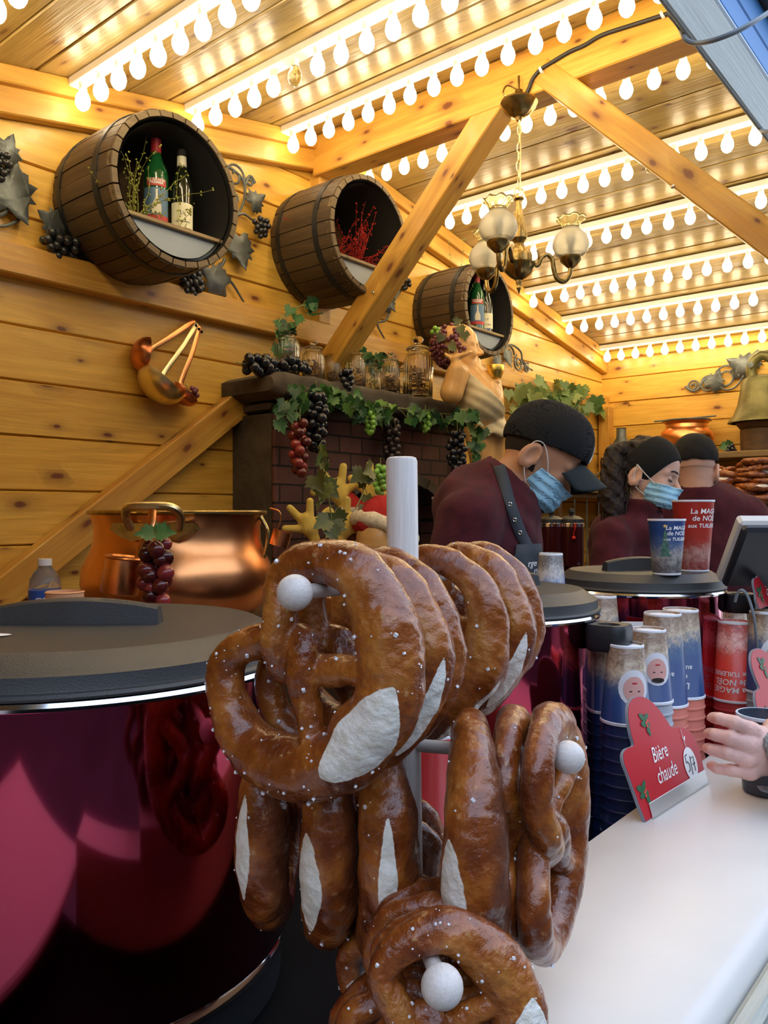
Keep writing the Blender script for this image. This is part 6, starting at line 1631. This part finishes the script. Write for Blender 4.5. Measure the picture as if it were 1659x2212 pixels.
# apron bib over the chest and belly
g = []
for i in range(22):
    z = -.075-.5*i/21; row = []
    for k in range(14):
        wd = .07+.05*min(1, i/6); x = .038-wd*.62+wd*1.0*k/13; row.append(F1 @ project(jf, x, z-.012*abs(k-6.5)/6.5*0, off=.006))
    g.append(row)
MB().sheet(g).build('apron_bib', M['apron'], t1, sharp=0, solid=.003)
for tx, x, z, s_ in (('rge de', .052, -.128, .022), ("l'H", .056, -.153, .024)):
    vs, fs = text_mesh(tx, s_, .2, .0003)
    q = [F1 @ project(jf, x+v[0], z+v[1], off=.0095, it=40) for v in vs]; MB().add(q, fs).build('apron_text', M['text'], t1, smooth=False)
legs(t1, F1, None, -.05, .05, -.62)

# -- woman
F2 = FR((1400-829.5)/FPX*2.8, 2.8, 0)
t2 = empty('person', M=F2 @ Matrix.Translation((-.05, .05, -H)), label='woman with black headband, dark ponytail and blue face mask', cat='person')
c2 = (.008, 0, .160); fw2 = (.82, -.54, -.22); toh2, fromh2 = head_space(c2, fw2, (.2, 0, 1))
def tor2(P):
    d = s_ell((-.065, .04, -.24), (.13, .15, .26))(P)
    d = smin(d, s_ell((-.055, .04, -.075), (.13, .15, .085))(P), .05)
    d = smin(d, s_path([(-.14, -.07, -.09), (-.17, -.12, -.25), (-.10, -.22, -.36), (.03, -.24, -.30)], [.072, .066, .052, .045])(P), .03)
    return smin(d, s_path([(.05, .12, -.09), (.10, .10, -.24), (.16, 0, -.30)], [.07, .06, .048])(P), .03)
neck2 = s_cap((-.015, 0, .09), (-.035, .02, -.05), .050, .058)
body2 = lambda P: np.maximum(smin(head_sdf(toh2(P)), smin(neck2(P), tor2(P)+.02, .03), .02), -(P[..., 2]+.12))
sdf_obj('body', body2, (-.16, -.14, -.13), (.15, .16, .27), .0036, M['skinl'], t2, F2)
def jack2(P):
    a, b = (-.035, .02, -.05), (-.02, .0, .045); sh = s_cap(a, b, .088, .072)(P); u = ax_(P, a, b); sh = np.maximum(sh, u-.100)
    d = smin(tor2(P), sh, .02); d = np.maximum(d, -np.maximum(s_cap(a, (-.01, 0, .08), .07, .063)(P), .03-u))
    return np.maximum(d+fold(P, 26, 9)*.004, -(P[..., 2]+.60))
sdf_obj('fleece_jacket', jack2, (-.30, -.34, -.61), (.26, .28, .12), .0075, M['fleece'], t2, F2, sm=3)
def band(P):
    Q = toh2(P); n_ = Q[..., 0]*.55+Q[..., 2]*.84
    d = np.abs(s_ell((-.006, 0, .006), (.103, .083, .098))(Q))-.004; b = Q[..., 0]*.80-Q[..., 2]*.60
    return np.maximum(np.maximum(d, b-.052), -.062-b)
sdf_obj('headband', band, (-.14, -.12, .04), (.14, .12, .28), .0036, M['cap'], t2, F2)
def hair2(P):
    Q = toh2(P); d = s_ell((-.020, 0, .006), (.094, .081, .096))(Q); d = np.maximum(d, Q[..., 0]-.050+.3*(-.01-Q[..., 2]))
    d = np.maximum(d, -(Q[..., 2]+.085))
    pt = s_path([(-.085, .0, .22), (-.118, .0, .20), (-.128, -.01, .13), (-.135, -.02, .06), (-.120, -.02, -.01), (-.10, -.02, -.04)], [.030, .036, .042, .044, .038, .018])(P)
    d = smin(d, pt, .02); return d+fold(P, 60, 5)*.005+fold(P, 140, 2)*.002
sdf_obj('hair', hair2, (-.21, -.12, -.08), (.10, .12, .28), .0045, M['hair'], t2, F2)
mb = MB(); rnd = random.Random(2)
for k in range(60):
    a = rnd.uniform(0, 6.28); r = rnd.uniform(.02, .05); p = Vector((-.115+r*math.cos(a), -.01+r*math.sin(a), rnd.uniform(.02, .20))); pts = [F2 @ p]
    ph = rnd.uniform(0, 6)
    for j in range(8): p = p+Vector((.006*math.sin(ph+j*1.3), .006*math.cos(ph+j*1.3), -.016)); pts.append(F2 @ p)
    mb.tube(pts, .0022, 5)
mb.build('hair_curls', M['hair'], t2)
sdf_obj('face_mask', lambda P: mask_sdf(toh2(P), back=.028), (-.06, -.13, -.02), (.16, .12, .14), .0028, M['mask'], t2, F2)
hp2 = lambda *v: F2 @ Vector(fromh2(v))
MB().tube(smoothc([hp2(-.020, -.088, -.012), hp2(.010, -.084, -.036), hp2(.046, -.068, -.062)], 5), .0018, 6).tube(smoothc([hp2(-.020, -.088, -.012), hp2(-.022, -.086, -.05), hp2(-.010, -.080, -.085), hp2(.024, -.062, -.108)], 5), .0018, 6).build('mask_loop', M['elastic'], t2)
for sy in (-1, 1):
    g = [[hp2(.0925-.008*abs(u), sy*(.031+.017*u), -.0400-.004*(1-u*u)+w_*.0045) for u in np.linspace(-1, 1, 7)] for w_ in (0, 1)]
    MB().sheet(g).build('eyelashes', M['hair'], t2, sharp=0, solid=.0012)
    g = [[hp2(.1015-.016*(.5+.5*u), sy*(.030+.017*u), -.013+.004*(1-u*u)+w_*.005) for u in np.linspace(-1, 1, 7)] for w_ in (0, 1)]
    MB().sheet(g).build('eyebrow', M['hair'], t2, sharp=0, solid=.0015)
MB().tube([hp2(-.006+.016*math.sin(a), -.086, -.098+.016*math.cos(a)) for a in np.linspace(0, 2*PI, 20, endpoint=False)], .0012, 6, closed=True).build('hoop_earring', M['brass'], t2)
legs(t2, F2, None, -.05, .05, -.60)

# -- second man seen from behind
F3 = FR((1500-829.5)/FPX*3.2, 3.2, 0)
t3 = empty('person', M=F3 @ Matrix.Translation((.08, .05, -H)), label='man seen from behind in black knit cap and burgundy fleece', cat='person')
c3 = (0, 0, .205); fw3 = (.30, .95, -.12); toh3, fromh3 = head_space(c3, fw3, (0, 0, 1))
def tor3(P):
    d = s_ell((.08, .04, -.18), (.21, .14, .30))(P)
    d = smin(d, s_ell((.06, .03, .03), (.19, .11, .085), rotm('Y', 10))(P), .05)
    d = smin(d, s_path([(-.10, .02, .0), (-.16, .02, -.14), (-.18, .08, -.30)], [.072, .068, .055])(P), .03)
    return smin(d, s_path([(.22, .02, -.01), (.31, .0, -.13), (.34, .06, -.28)], [.075, .07, .055])(P), .03)
body3 = lambda P: np.maximum(smin(head_sdf(toh3(P)), smin(s_cap((0, -.02, .14), (.01, .0, .02), .058, .066)(P), tor3(P)+.02, .03), .02), -(P[..., 2]+.05))
sdf_obj('body', body3, (-.14, -.14, -.06), (.16, .16, .32), .0042, M['skinl'], t3, F3)
def jack3(P):
    a, b = (.01, .0, .02), (.005, -.012, .115); sh = s_cap(a, b, .10, .078)(P); u = ax_(P, a, b); sh = np.maximum(sh, u-.088)
    d = smin(tor3(P), sh, .025); d = np.maximum(d, -np.maximum(s_cap(a, (.0, -.012, .16), .074, .066)(P), .03-u))
    return np.maximum(d+fold(P, 22, 14)*.0025, -(P[..., 2]+.60))
sdf_obj('fleece_jacket', jack3, (-.30, -.20, -.61), (.46, .24, .19), .0075, M['fleece'], t3, F3, sm=3)
def cap3(P):
    Q = toh3(P); d = np.abs(s_ell((0, 0, .006), (.106, .086, .100))(Q))-.004
    return np.maximum(d, -(Q[..., 2]+.008-.05*Q[..., 0]))+fold(P, 50)*.0012
sdf_obj('knit_cap', cap3, (-.12, -.12, .14), (.12, .12, .33), .004, M['cap'], t3, F3)
sdf_obj('hair', lambda P: np.maximum(np.maximum(head_sdf(toh3(P), ears=False)-.0022, toh3(P)[..., 0]+.03), -(toh3(P)[..., 2]+.04)), (-.12, -.12, .12), (.12, .12, .3), .0042, M['skinl'], t3, F3)
MB().tube(smoothc([F3 @ Vector(fromh3((-.02, -.088, -.02))), F3 @ Vector(fromh3((-.033, -.086, -.05))), F3 @ Vector(fromh3((-.015, -.084, -.085))), F3 @ Vector(fromh3((.03, -.066, -.10)))], 5), .002, 6).build('mask_loop', M['elastic'], t3)
sdf_obj('face_mask', lambda P: mask_sdf(toh3(P)), (-.12, -.10, .0), (.14, .14, .20), .004, M['mask'], t3, F3)
legs(t3, F3, None, .08, .05, -.60)

# -- customer reaching in from the right edge
F4 = FR((1600-829.5)/FPX*1.13, 1.13, -(1640-1106)/FPX*1.13)
t4 = empty('person', M=F4 @ Matrix.Translation((.55, -.15, -H+.347)), label='customer hand in a grey wool sleeve holding a dark cup, right edge', cat='person')
fing = [[(.014, .004, .040), (-.010, -.004, .052), (-.026, .008, .055), (-.029, .024, .052)], [(.006, -.004, .022), (-.018, -.008, .032), (-.034, .006, .033), (-.035, .022, .030)],
        [(.004, -.004, .002), (-.022, -.007, .011), (-.037, .007, .011), (-.037, .022, .009)], [(.010, -.002, -.018), (-.014, -.002, -.015), (-.030, .008, -.016), (-.031, .022, -.016)]]
frs = [[.0115, .0098, .0088, .0078], [.0118, .0102, .0092, .0080], [.0112, .0096, .0086, .0076], [.0098, .0082, .0075, .0066]]
Wp = (.062, -.004, .004)
def hand4(P):
    d = None
    for f_, r_ in zip(fing, frs):
        e = s_path(f_, r_)(P); d = e if d is None else np.minimum(d, e)
    palm = None
    for f_, r_ in zip(fing, frs):
        e = s_cap(f_[0], tuple(.25*np.array(f_[0])+.75*np.array(Wp)), r_[0], .014)(P); palm = e if palm is None else smin(palm, e, .012)
    palm = smin(palm, s_ell((.034, .010, .010), (.032, .016, .034))(P), .012)
    d = smin(d, palm, .005)
    th = s_path([(.048, .012, .026), (.060, .035, .036), (.070, .060, .030), (.066, .080, .022)], [.015, .012, .0105, .009])(P)
    d = smin(d, th, .008)
    d = smin(d, s_path([Wp, (.16, -.05, -.01), (.30, -.12, -.02)], [.026, .028, .036])(P), .018)
    for f_, r_ in zip(fing, frs):   # knuckle dimples and finger joints
        d = smin(d, s_ball((f_[0][0]+.004, f_[0][1]-.004, f_[0][2]), r_[0]*.92)(P), .004)
        d = smin(d, s_ball(f_[1], r_[1]*1.06)(P), .003)
    return d+fold(P, 260, 2)*.00018
sdf_obj('hand', hand4, (-.06, -.16, -.07), (.30, .10, .09), .0017, M['skinh'], t4, F4)
for f_, r_ in zip(fing, frs):
    a = Vector(f_[3]); d_ = (a-Vector(f_[2])).normalized(); out_ = Vector((-1, -.15, 0)); out_ = (out_-d_*out_.dot(d_)).normalized(); F_ = F4 @ frame(a+out_*(r_[3]*.86), d_, out_)
    MB().at(F_).ball((0, 0, 0), .0055, 14, 8, (1.0, .85, .25)).build('fingernail', M['skinl'], t4)
sl = s_path([(.020, .004, -.004), (.11, -.022, -.008), (.26, -.10, -.02), (.42, -.22, .05), (.50, -.22, .20)], [.041, .048, .060, .075, .085])
def sleeve(P):
    d = sl(P); u = ax_(P, (.024, 0, -.004), (.26, -.10, -.02)); inner = s_path([(.0, .012, -.004), (.11, -.022, -.008)], [.031, .031])(P)
    d = np.maximum(d, .0-u); d = np.maximum(d, -inner)
    bodyc = s_union(.06, s_ell((.72, -.22, -.05), (.20, .16, .42)), s_ell((.70, -.22, .22), (.22, .13, .10)))(P)
    return smin(d, bodyc, .03)+fold(P, 30, 4)*.003+fold(P, 180, 1)*.0006
sdf_obj('wool_coat', sleeve, (.02, -.42, -.60), (.96, .04, .36), .009, M['wool'], t4, F4)
ch = (.70, -.22, .50); th4, fr4 = head_space(ch, (-.8, .55, -.25), (0, 0, 1))
sdf_obj('head', lambda P: smin(head_sdf(th4(P)), s_cap((.70, -.22, .42), (.70, -.22, .28), .055, .06)(P), .02), (.55, -.37, .22), (.85, -.07, .64), .006, M['skinl'], t4, F4)
sdf_obj('hair', lambda P: np.maximum(head_sdf(th4(P), ears=False)-.008, th4(P)[..., 0]-.03-.9*th4(P)[..., 2]), (.55, -.37, .30), (.85, -.07, .66), .006, M['hair'], t4, F4)
legs(t4, F4, None, .72, -.22, -.50, z1=-H+.347)
# the cup in the hand
Fc = frame(on_z(1651, 1722, -.4198), RT); Fc = FR((1652-829.5)/FPX*1.205, 1.205, -.4195)
t = empty('held_cup', M=Fc, label='smoky dark plastic cup held in the customer hand on the counter', cat='cup')
MB().at(Fc).lathe([(.001, .004), (.028, .001), (.031, .003), (.0385, .112), (.0395, .113), (.0395, .117), (.037, .117), (.030, .01), (.001, .009)], 48, cap=False).build('cup_wall', M['cupdark'], t)
MB().at(Fc).lathe([(.0390, .1125), (.0402, .1135), (.0402, .1175), (.0372, .1178), (.0370, .104)], 48, cap=False).build('cup_rim', M['cupblue'], t)
MB().at(Fc).lathe([(.001, .095), (.0362, .0955)], 32, cap=False).build('drink', M['cupblue'], t)
# ------------------------------------------------------------------ statue beside the fireplace
FS = FR((1020-829.5)/FPX*3.30, 3.30, 0) @ Matrix.Scale(3.30/3.70, 4)
ts = empty('resin_statue', M=FS @ Matrix.Translation((.05, 0, .05)), label='painted plump wine-god statue with grape hair and a golden goblet', cat='statue')
hc = (-.070, 0, .775); ths, fhs = head_space(hc, (.98, -.12, .12), (-.1, 0, 1))
def skin_s(P):
    Q = ths(P)*1.0/.98
    d = head_sdf(Q)*.98
    d = smin(d, s_cap((-.06, 0, .70), (-.03, .02, .62), .058, .07)(P), .03)
    d = smin(d, s_ell((.0, .02, .60), (.085, .10, .075))(P), .04)           # chest
    d = smin(d, s_ell((.035, .0, .50), (.11, .12, .14))(P), .04)
    d = smin(d, s_path([(-.075, -.10, .62), (-.105, -.13, .53)], [.052, .050])(P), .02)     # near upper arm
    d = smin(d, s_path([(-.105, -.13, .53), (-.085, -.15, .63), (-.088, -.15, .665)], [.048, .036, .022])(P), .012)
    # raised open hand
    d = smin(d, s_ell((-.078, -.15, .685), (.040, .026, .013), rotm('Y', -20))(P), .010)
    for k, (x, y, z) in enumerate(((-.020, -.135, .706), (-.018, -.150, .702), (-.022, -.165, .698), (-.03, -.178, .694))): d = smin(d, s_path([(-.065, -.15+(y+.155)*.6, .687), (x-.018, y, z-.004), (x, y, z+.006)], [.010, .009, .007])(P), .003)
    d = smin(d, s_path([(-.10, -.135, .680), (-.128, -.14, .692), (-.135, -.14, .70)], [.010, .009, .007])(P), .004)
    # far arm with the goblet
    d = smin(d, s_path([(.03, .09, .62), (.10, .08, .54), (.115, .02, .54), (.105, -.03, .57)], [.05, .042, .034, .026])(P), .015)
    for k in range(4): z = .590-k*.021; d = smin(d, s_path([(.120, -.03, z), (.105, -.062, z+.002), (.080, -.055, z+.001)], [.011, .0105, .0095])(P), .002)
    d = smin(d, s_path([(.03, 0, .38), (.045, 0, .25), (.05, 0, .12), (.05, 0, -.02)], [.07, .058, .05, .045])(P), .02)
    d = smin(d, s_path([(.10, .05, .38), (.105, .06, .25), (.10, .05, .12), (.10, .05, -.02)], [.06, .05, .045, .04])(P), .02)
    return d
sdf_obj('body', skin_s, (-.20, -.22, -.06), (.22, .20, .90), .0062, M['resin'], ts, FS)
def drape(P):
    d = s_ell((.045, -.005, .505), (.118, .135, .125), rotm('Y', 20))(P)
    d = smin(d, s_ell((.0, .0, .58), (.085, .108, .075), rotm('Y', 25))(P), .03)
    cut = P[..., 2]-.635+.95*(P[..., 0]+.03)                                 # neckline slopes to the right
    d = np.maximum(d, cut)
    sk = s_cap((.075, .01, .42), (.085, .01, .36), .075, .095)(P); sk = np.maximum(sk, .345+.006*np.sin(P[..., 0]*90)-P[..., 2])
    d = smin(d, sk, .01)
    return d+np.sin((P[..., 2]+P[..., 0]*.55)*130+4*P[..., 0])*.0018+fold(P, 30)*.0015
sdf_obj('drape', drape, (-.15, -.18, .33), (.20, .17, .68), .0055, M['resind'], ts, FS)
MB().at(FS @ Matrix.Translation((.100, -.045, .60))).lathe([(.018, -.05), (.020, -.03), (.008, -.02), (.008, .0), (.026, .008), (.036, .03), (.040, .062), (.038, .066), (.034, .062), (.030, .03), (.001, .012)], 28).build('goblet', M['gold'], ts)
rnd = random.Random(6); pts = []; mb = MB().at(FS); k = 0
while len(pts) < 99 and k < 9000:
    k += 1; a = rnd.uniform(0, 6.28); zz = rnd.uniform(-.9, .95); v = Vector((math.cos(a)*math.sqrt(1-zz*zz), math.sin(a)*math.sqrt(1-zz*zz), zz))
    q = Vector(fhs((-.022+v.x*.098, v.y*.088, -.012+v.z*.100)))
    h_ = ths(np.array([tuple(q)]))[0]
    if h_[0] > .035 or (h_[1] > .03 and h_[0] > 0) or (h_[2] > .052 and rnd.random() < .8): continue
    if q.y > .05: continue
    if all((q-p).length > .0135 for p in pts): pts.append(q)
for q in pts: 
    g_ = bpy.data.objects.new('grape', GR['gpurple']); COL.objects.link(g_); g_.parent = ts; r = .0112
    g_.matrix_basis = (world_of(ts).inverted() @ FS @ Matrix.Translation(q) @ Matrix.Diagonal((r, r, r, 1)))
for (x, y, z) in ((-.055, -.05, .065), (-.07, -.045, .075), (-.06, -.055, .05), (-.085, -.04, .06)):
    g_ = bpy.data.objects.new('grape', GR['ggreen']); COL.objects.link(g_); g_.parent = ts; r = .0112
    g_.matrix_basis = (world_of(ts).inverted() @ FS @ Matrix.Translation(fhs((x-.02, y, z))) @ Matrix.Diagonal((r, r, r, 1)))
mb = MB()
for (x, y, z, tx, tz) in ((.02, -.088, .055, .4, -.6), (.04, -.08, .03, .1, -1), (-.03, -.10, -.02, .5, -.5), (-.06, -.09, .03, -.4, -.7), (.0, -.085, .08, .8, .2)):
    leaf(mb, FS @ Vector(fhs((x, y, z))), RT*tx+Vector((0, 0, tz)), -FW, .038)
mb.build('grape_leaves', M['leafo'], ts, sharp=0)
MB().at(FS).box((-.03, -.10, -H*3.7/3.3), (.17, .12, -.03), .01).build('plinth', M['stone'], ts)

# ------------------------------------------------------------------ puppets on the hearth ledge
def antler(base, ang, sc, yaw=0, pts=5, seed=0):
    rnd = random.Random(seed); b = np.array(base, float); u = np.array([math.sin(ang)*math.cos(yaw), math.sin(ang)*math.sin(yaw)*1.0, math.cos(ang)]); s_ = np.array([math.cos(ang), 0, -math.sin(ang)])
    fs = [s_cap(b, b+u*.05*sc, .015*sc, .017*sc)]; m_ = b+u*.05*sc; top = m_+u*.030*sc
    fs.append(s_cap(m_, top, .024*sc, .020*sc))
    for (a, l_) in ((-1.15, .050), (-.35, .062), (.42, .058), (1.2, .050))[:pts]:
        d_ = u*math.cos(a)+s_*math.sin(a); fs.append(s_cap(m_+d_*.012*sc, m_+d_*(l_+.022)*sc, .0125*sc, .0105*sc))
    return s_union(.008*sc, *fs)
def moose(px, py, d, sc, label, hat=False, seed=0, ang=(.38, -.38)):
    F = FR((px-829.5)/FPX*d, d, -(py-1106)/FPX*d); t = empty('reindeer_puppet', M=F @ Matrix.Translation((0, 0, -.1)), label=label, cat='puppet')
    zb = -.26+(py-1106)/FPX*d
    f = s_union(.02, s_ell((0, 0, 0), (.060, .055, .052)), s_ell((0, -.055, -.045), (.040, .055, .036)), s_cap((0, .01, -.03), (0, .02, zb+.055), .045, .055))
    f2 = lambda P: f(P)+fold(P, 160, 2)*.0012
    sdf_obj('body', f2, (-.09, -.13, zb), (.09, .10, .08), .0045, M['brownfur'], t, F)
    for s_ in (-1, 1):
        sdf_obj('antler', antler((s_*.035, 0, .03), ang[0] if s_ > 0 else ang[1], sc, 0, 4, seed), (min(0, s_*.20)-.04, -.05, 0), (max(0, s_*.20)+.04, .06, .24), .004, M['antler'], t, F)
        e = F @ Vector((s_*.024, -.050, .022)); o = MB().ball(e, .0165, 18, 12).build('eye', M['eye'], t, sharp=0)
        MB().ball(F @ Vector((s_*.022-.004, -.0635, .024)), .0065, 12, 8).build('pupil', M['pupil'], o, sharp=0)
        MB().at(F).ball((s_*.062, .0, .0), .02, 12, 8, (1.3, .5, .7)).build('ear', M['brownfur'], t, sharp=0)
    if hat:
        sdf_obj('hat', lambda P: s_cap((0, .01, .04), (-.05, .02, .12), .045, .012)(P)+fold(P, 40)*.002, (-.10, -.07, .0), (.07, .08, .16), .005, M['redfelt'], t, F)
        MB().at(F).tube([(.055*math.cos(a), .01+.052*math.sin(a), .035) for a in np.linspace(0, 2*PI, 30, endpoint=False)], .016, 10, closed=True).build('hat_brim', M['furg'], t)
    return t
moose(708, 1196, 2.62, 1.12, 'brown reindeer puppet with spread yellow antlers above the front pretzels', ang=(.42, -.42))
moose(768, 1128, 2.74, 1.25, 'second reindeer puppet behind, in a red and grey fur hat', hat=True, seed=2, ang=(.30, -.30))
F = FR((822-829.5)/FPX*2.60, 2.60, -.085); t = empty('santa_puppet', M=F @ Matrix.Translation((0, 0, -.17)), label='santa puppet with red hat and cream fur brim left of the pole', cat='puppet')
thz, fhz = head_space((0, 0, 0), (-.25, -.95, -.1), (0, 0, 1))
sdf_obj('body', lambda P: s_union(.03, lambda Q: head_sdf(thz(Q)), s_cap((0, .02, -.08), (0, .03, -.12), .05, .06))(P), (-.13, -.14, -.17), (.13, .14, .11), .004, M['resin'], t, F)
for s_ in (-1, 1):
    e = F @ Vector(fhz((.083, s_*.031, -.034))); o = MB().ball(e, .0085, 14, 10).build('eye', M['eye'], t, sharp=0); MB().ball(F @ Vector(fhz((.0895, s_*.031, -.036))), .004, 10, 6).build('pupil', M['pupil'], o, sharp=0)
sdf_obj('beard', lambda P: s_union(.02, s_ell(fhz((.06, 0, -.11)), (.065, .06, .05)), s_cap(fhz((.01, -.078, -.03)), fhz((.04, -.06, -.11)), .024, .03), s_cap(fhz((.01, .078, -.03)), fhz((.04, .06, -.11)), .024, .03))(P)+fold(P, 110)*.003, (-.15, -.18, -.18), (.15, .10, .03), .0045, M['fur'], t, F)
sdf_obj('hat', lambda P: s_union(.03, s_ell((0, 0, .05), (.092, .092, .07)), s_cap((0, 0, .09), (.10, .03, .12), .05, .02))(P)+fold(P, 45)*.003, (-.13, -.13, .02), (.16, .13, .2), .005, M['redfelt'], t, F)
mb = MB(); r0 = []
MB().at(F @ Matrix.Rotation(-.25, 4, 'X') @ Matrix.Rotation(.35, 4, 'Y')).tube([(.095*math.cos(a), .090*math.sin(a), .030) for a in np.linspace(0, 2*PI, 48, endpoint=False)], [.026+.002*math.sin(5*k) for k in range(48)], 14, closed=True).build('hat_brim', M['fur'], t, sharp=0)
MB().at(F).lathe([(.07, -.172), (.085, -.172), (.08, -.13), (.05, -.09)], 24).build('robe', M['redfelt'], t)
Xp = -1.70
garland('vine_garland', [on_x(690, 1000, Xp), on_x(700, 1040, Xp), on_x(712, 1090, Xp), on_x(718, 1150, Xp)], 9, .066, 'leafo', 'olive vine leaves trailing over the yellow antlers', spread=.035, seed=21)
garland('vine_garland', [on_x(790, 1010, Xp), on_x(785, 1060, Xp), on_x(768, 1100, Xp)], 7, .060, 'leafo', 'olive vine leaves left of the pole above the santa puppet', spread=.03, seed=22)
garland('ivy_sprig', [on_x(690, 960, -1.86), on_x(700, 1000, -1.86), on_x(705, 1030, -1.86)], 6, .035, 'leafy', 'light green sprig hanging below the red grapes', 'ivy', spread=.015, seed=23)
grapes(on_x(822, 1000, Xp), 22, .011, .09, .02, 'ggreen', 'pale green grapes hanging left of the pole top', 'grape bunches on the fireplace', 31)
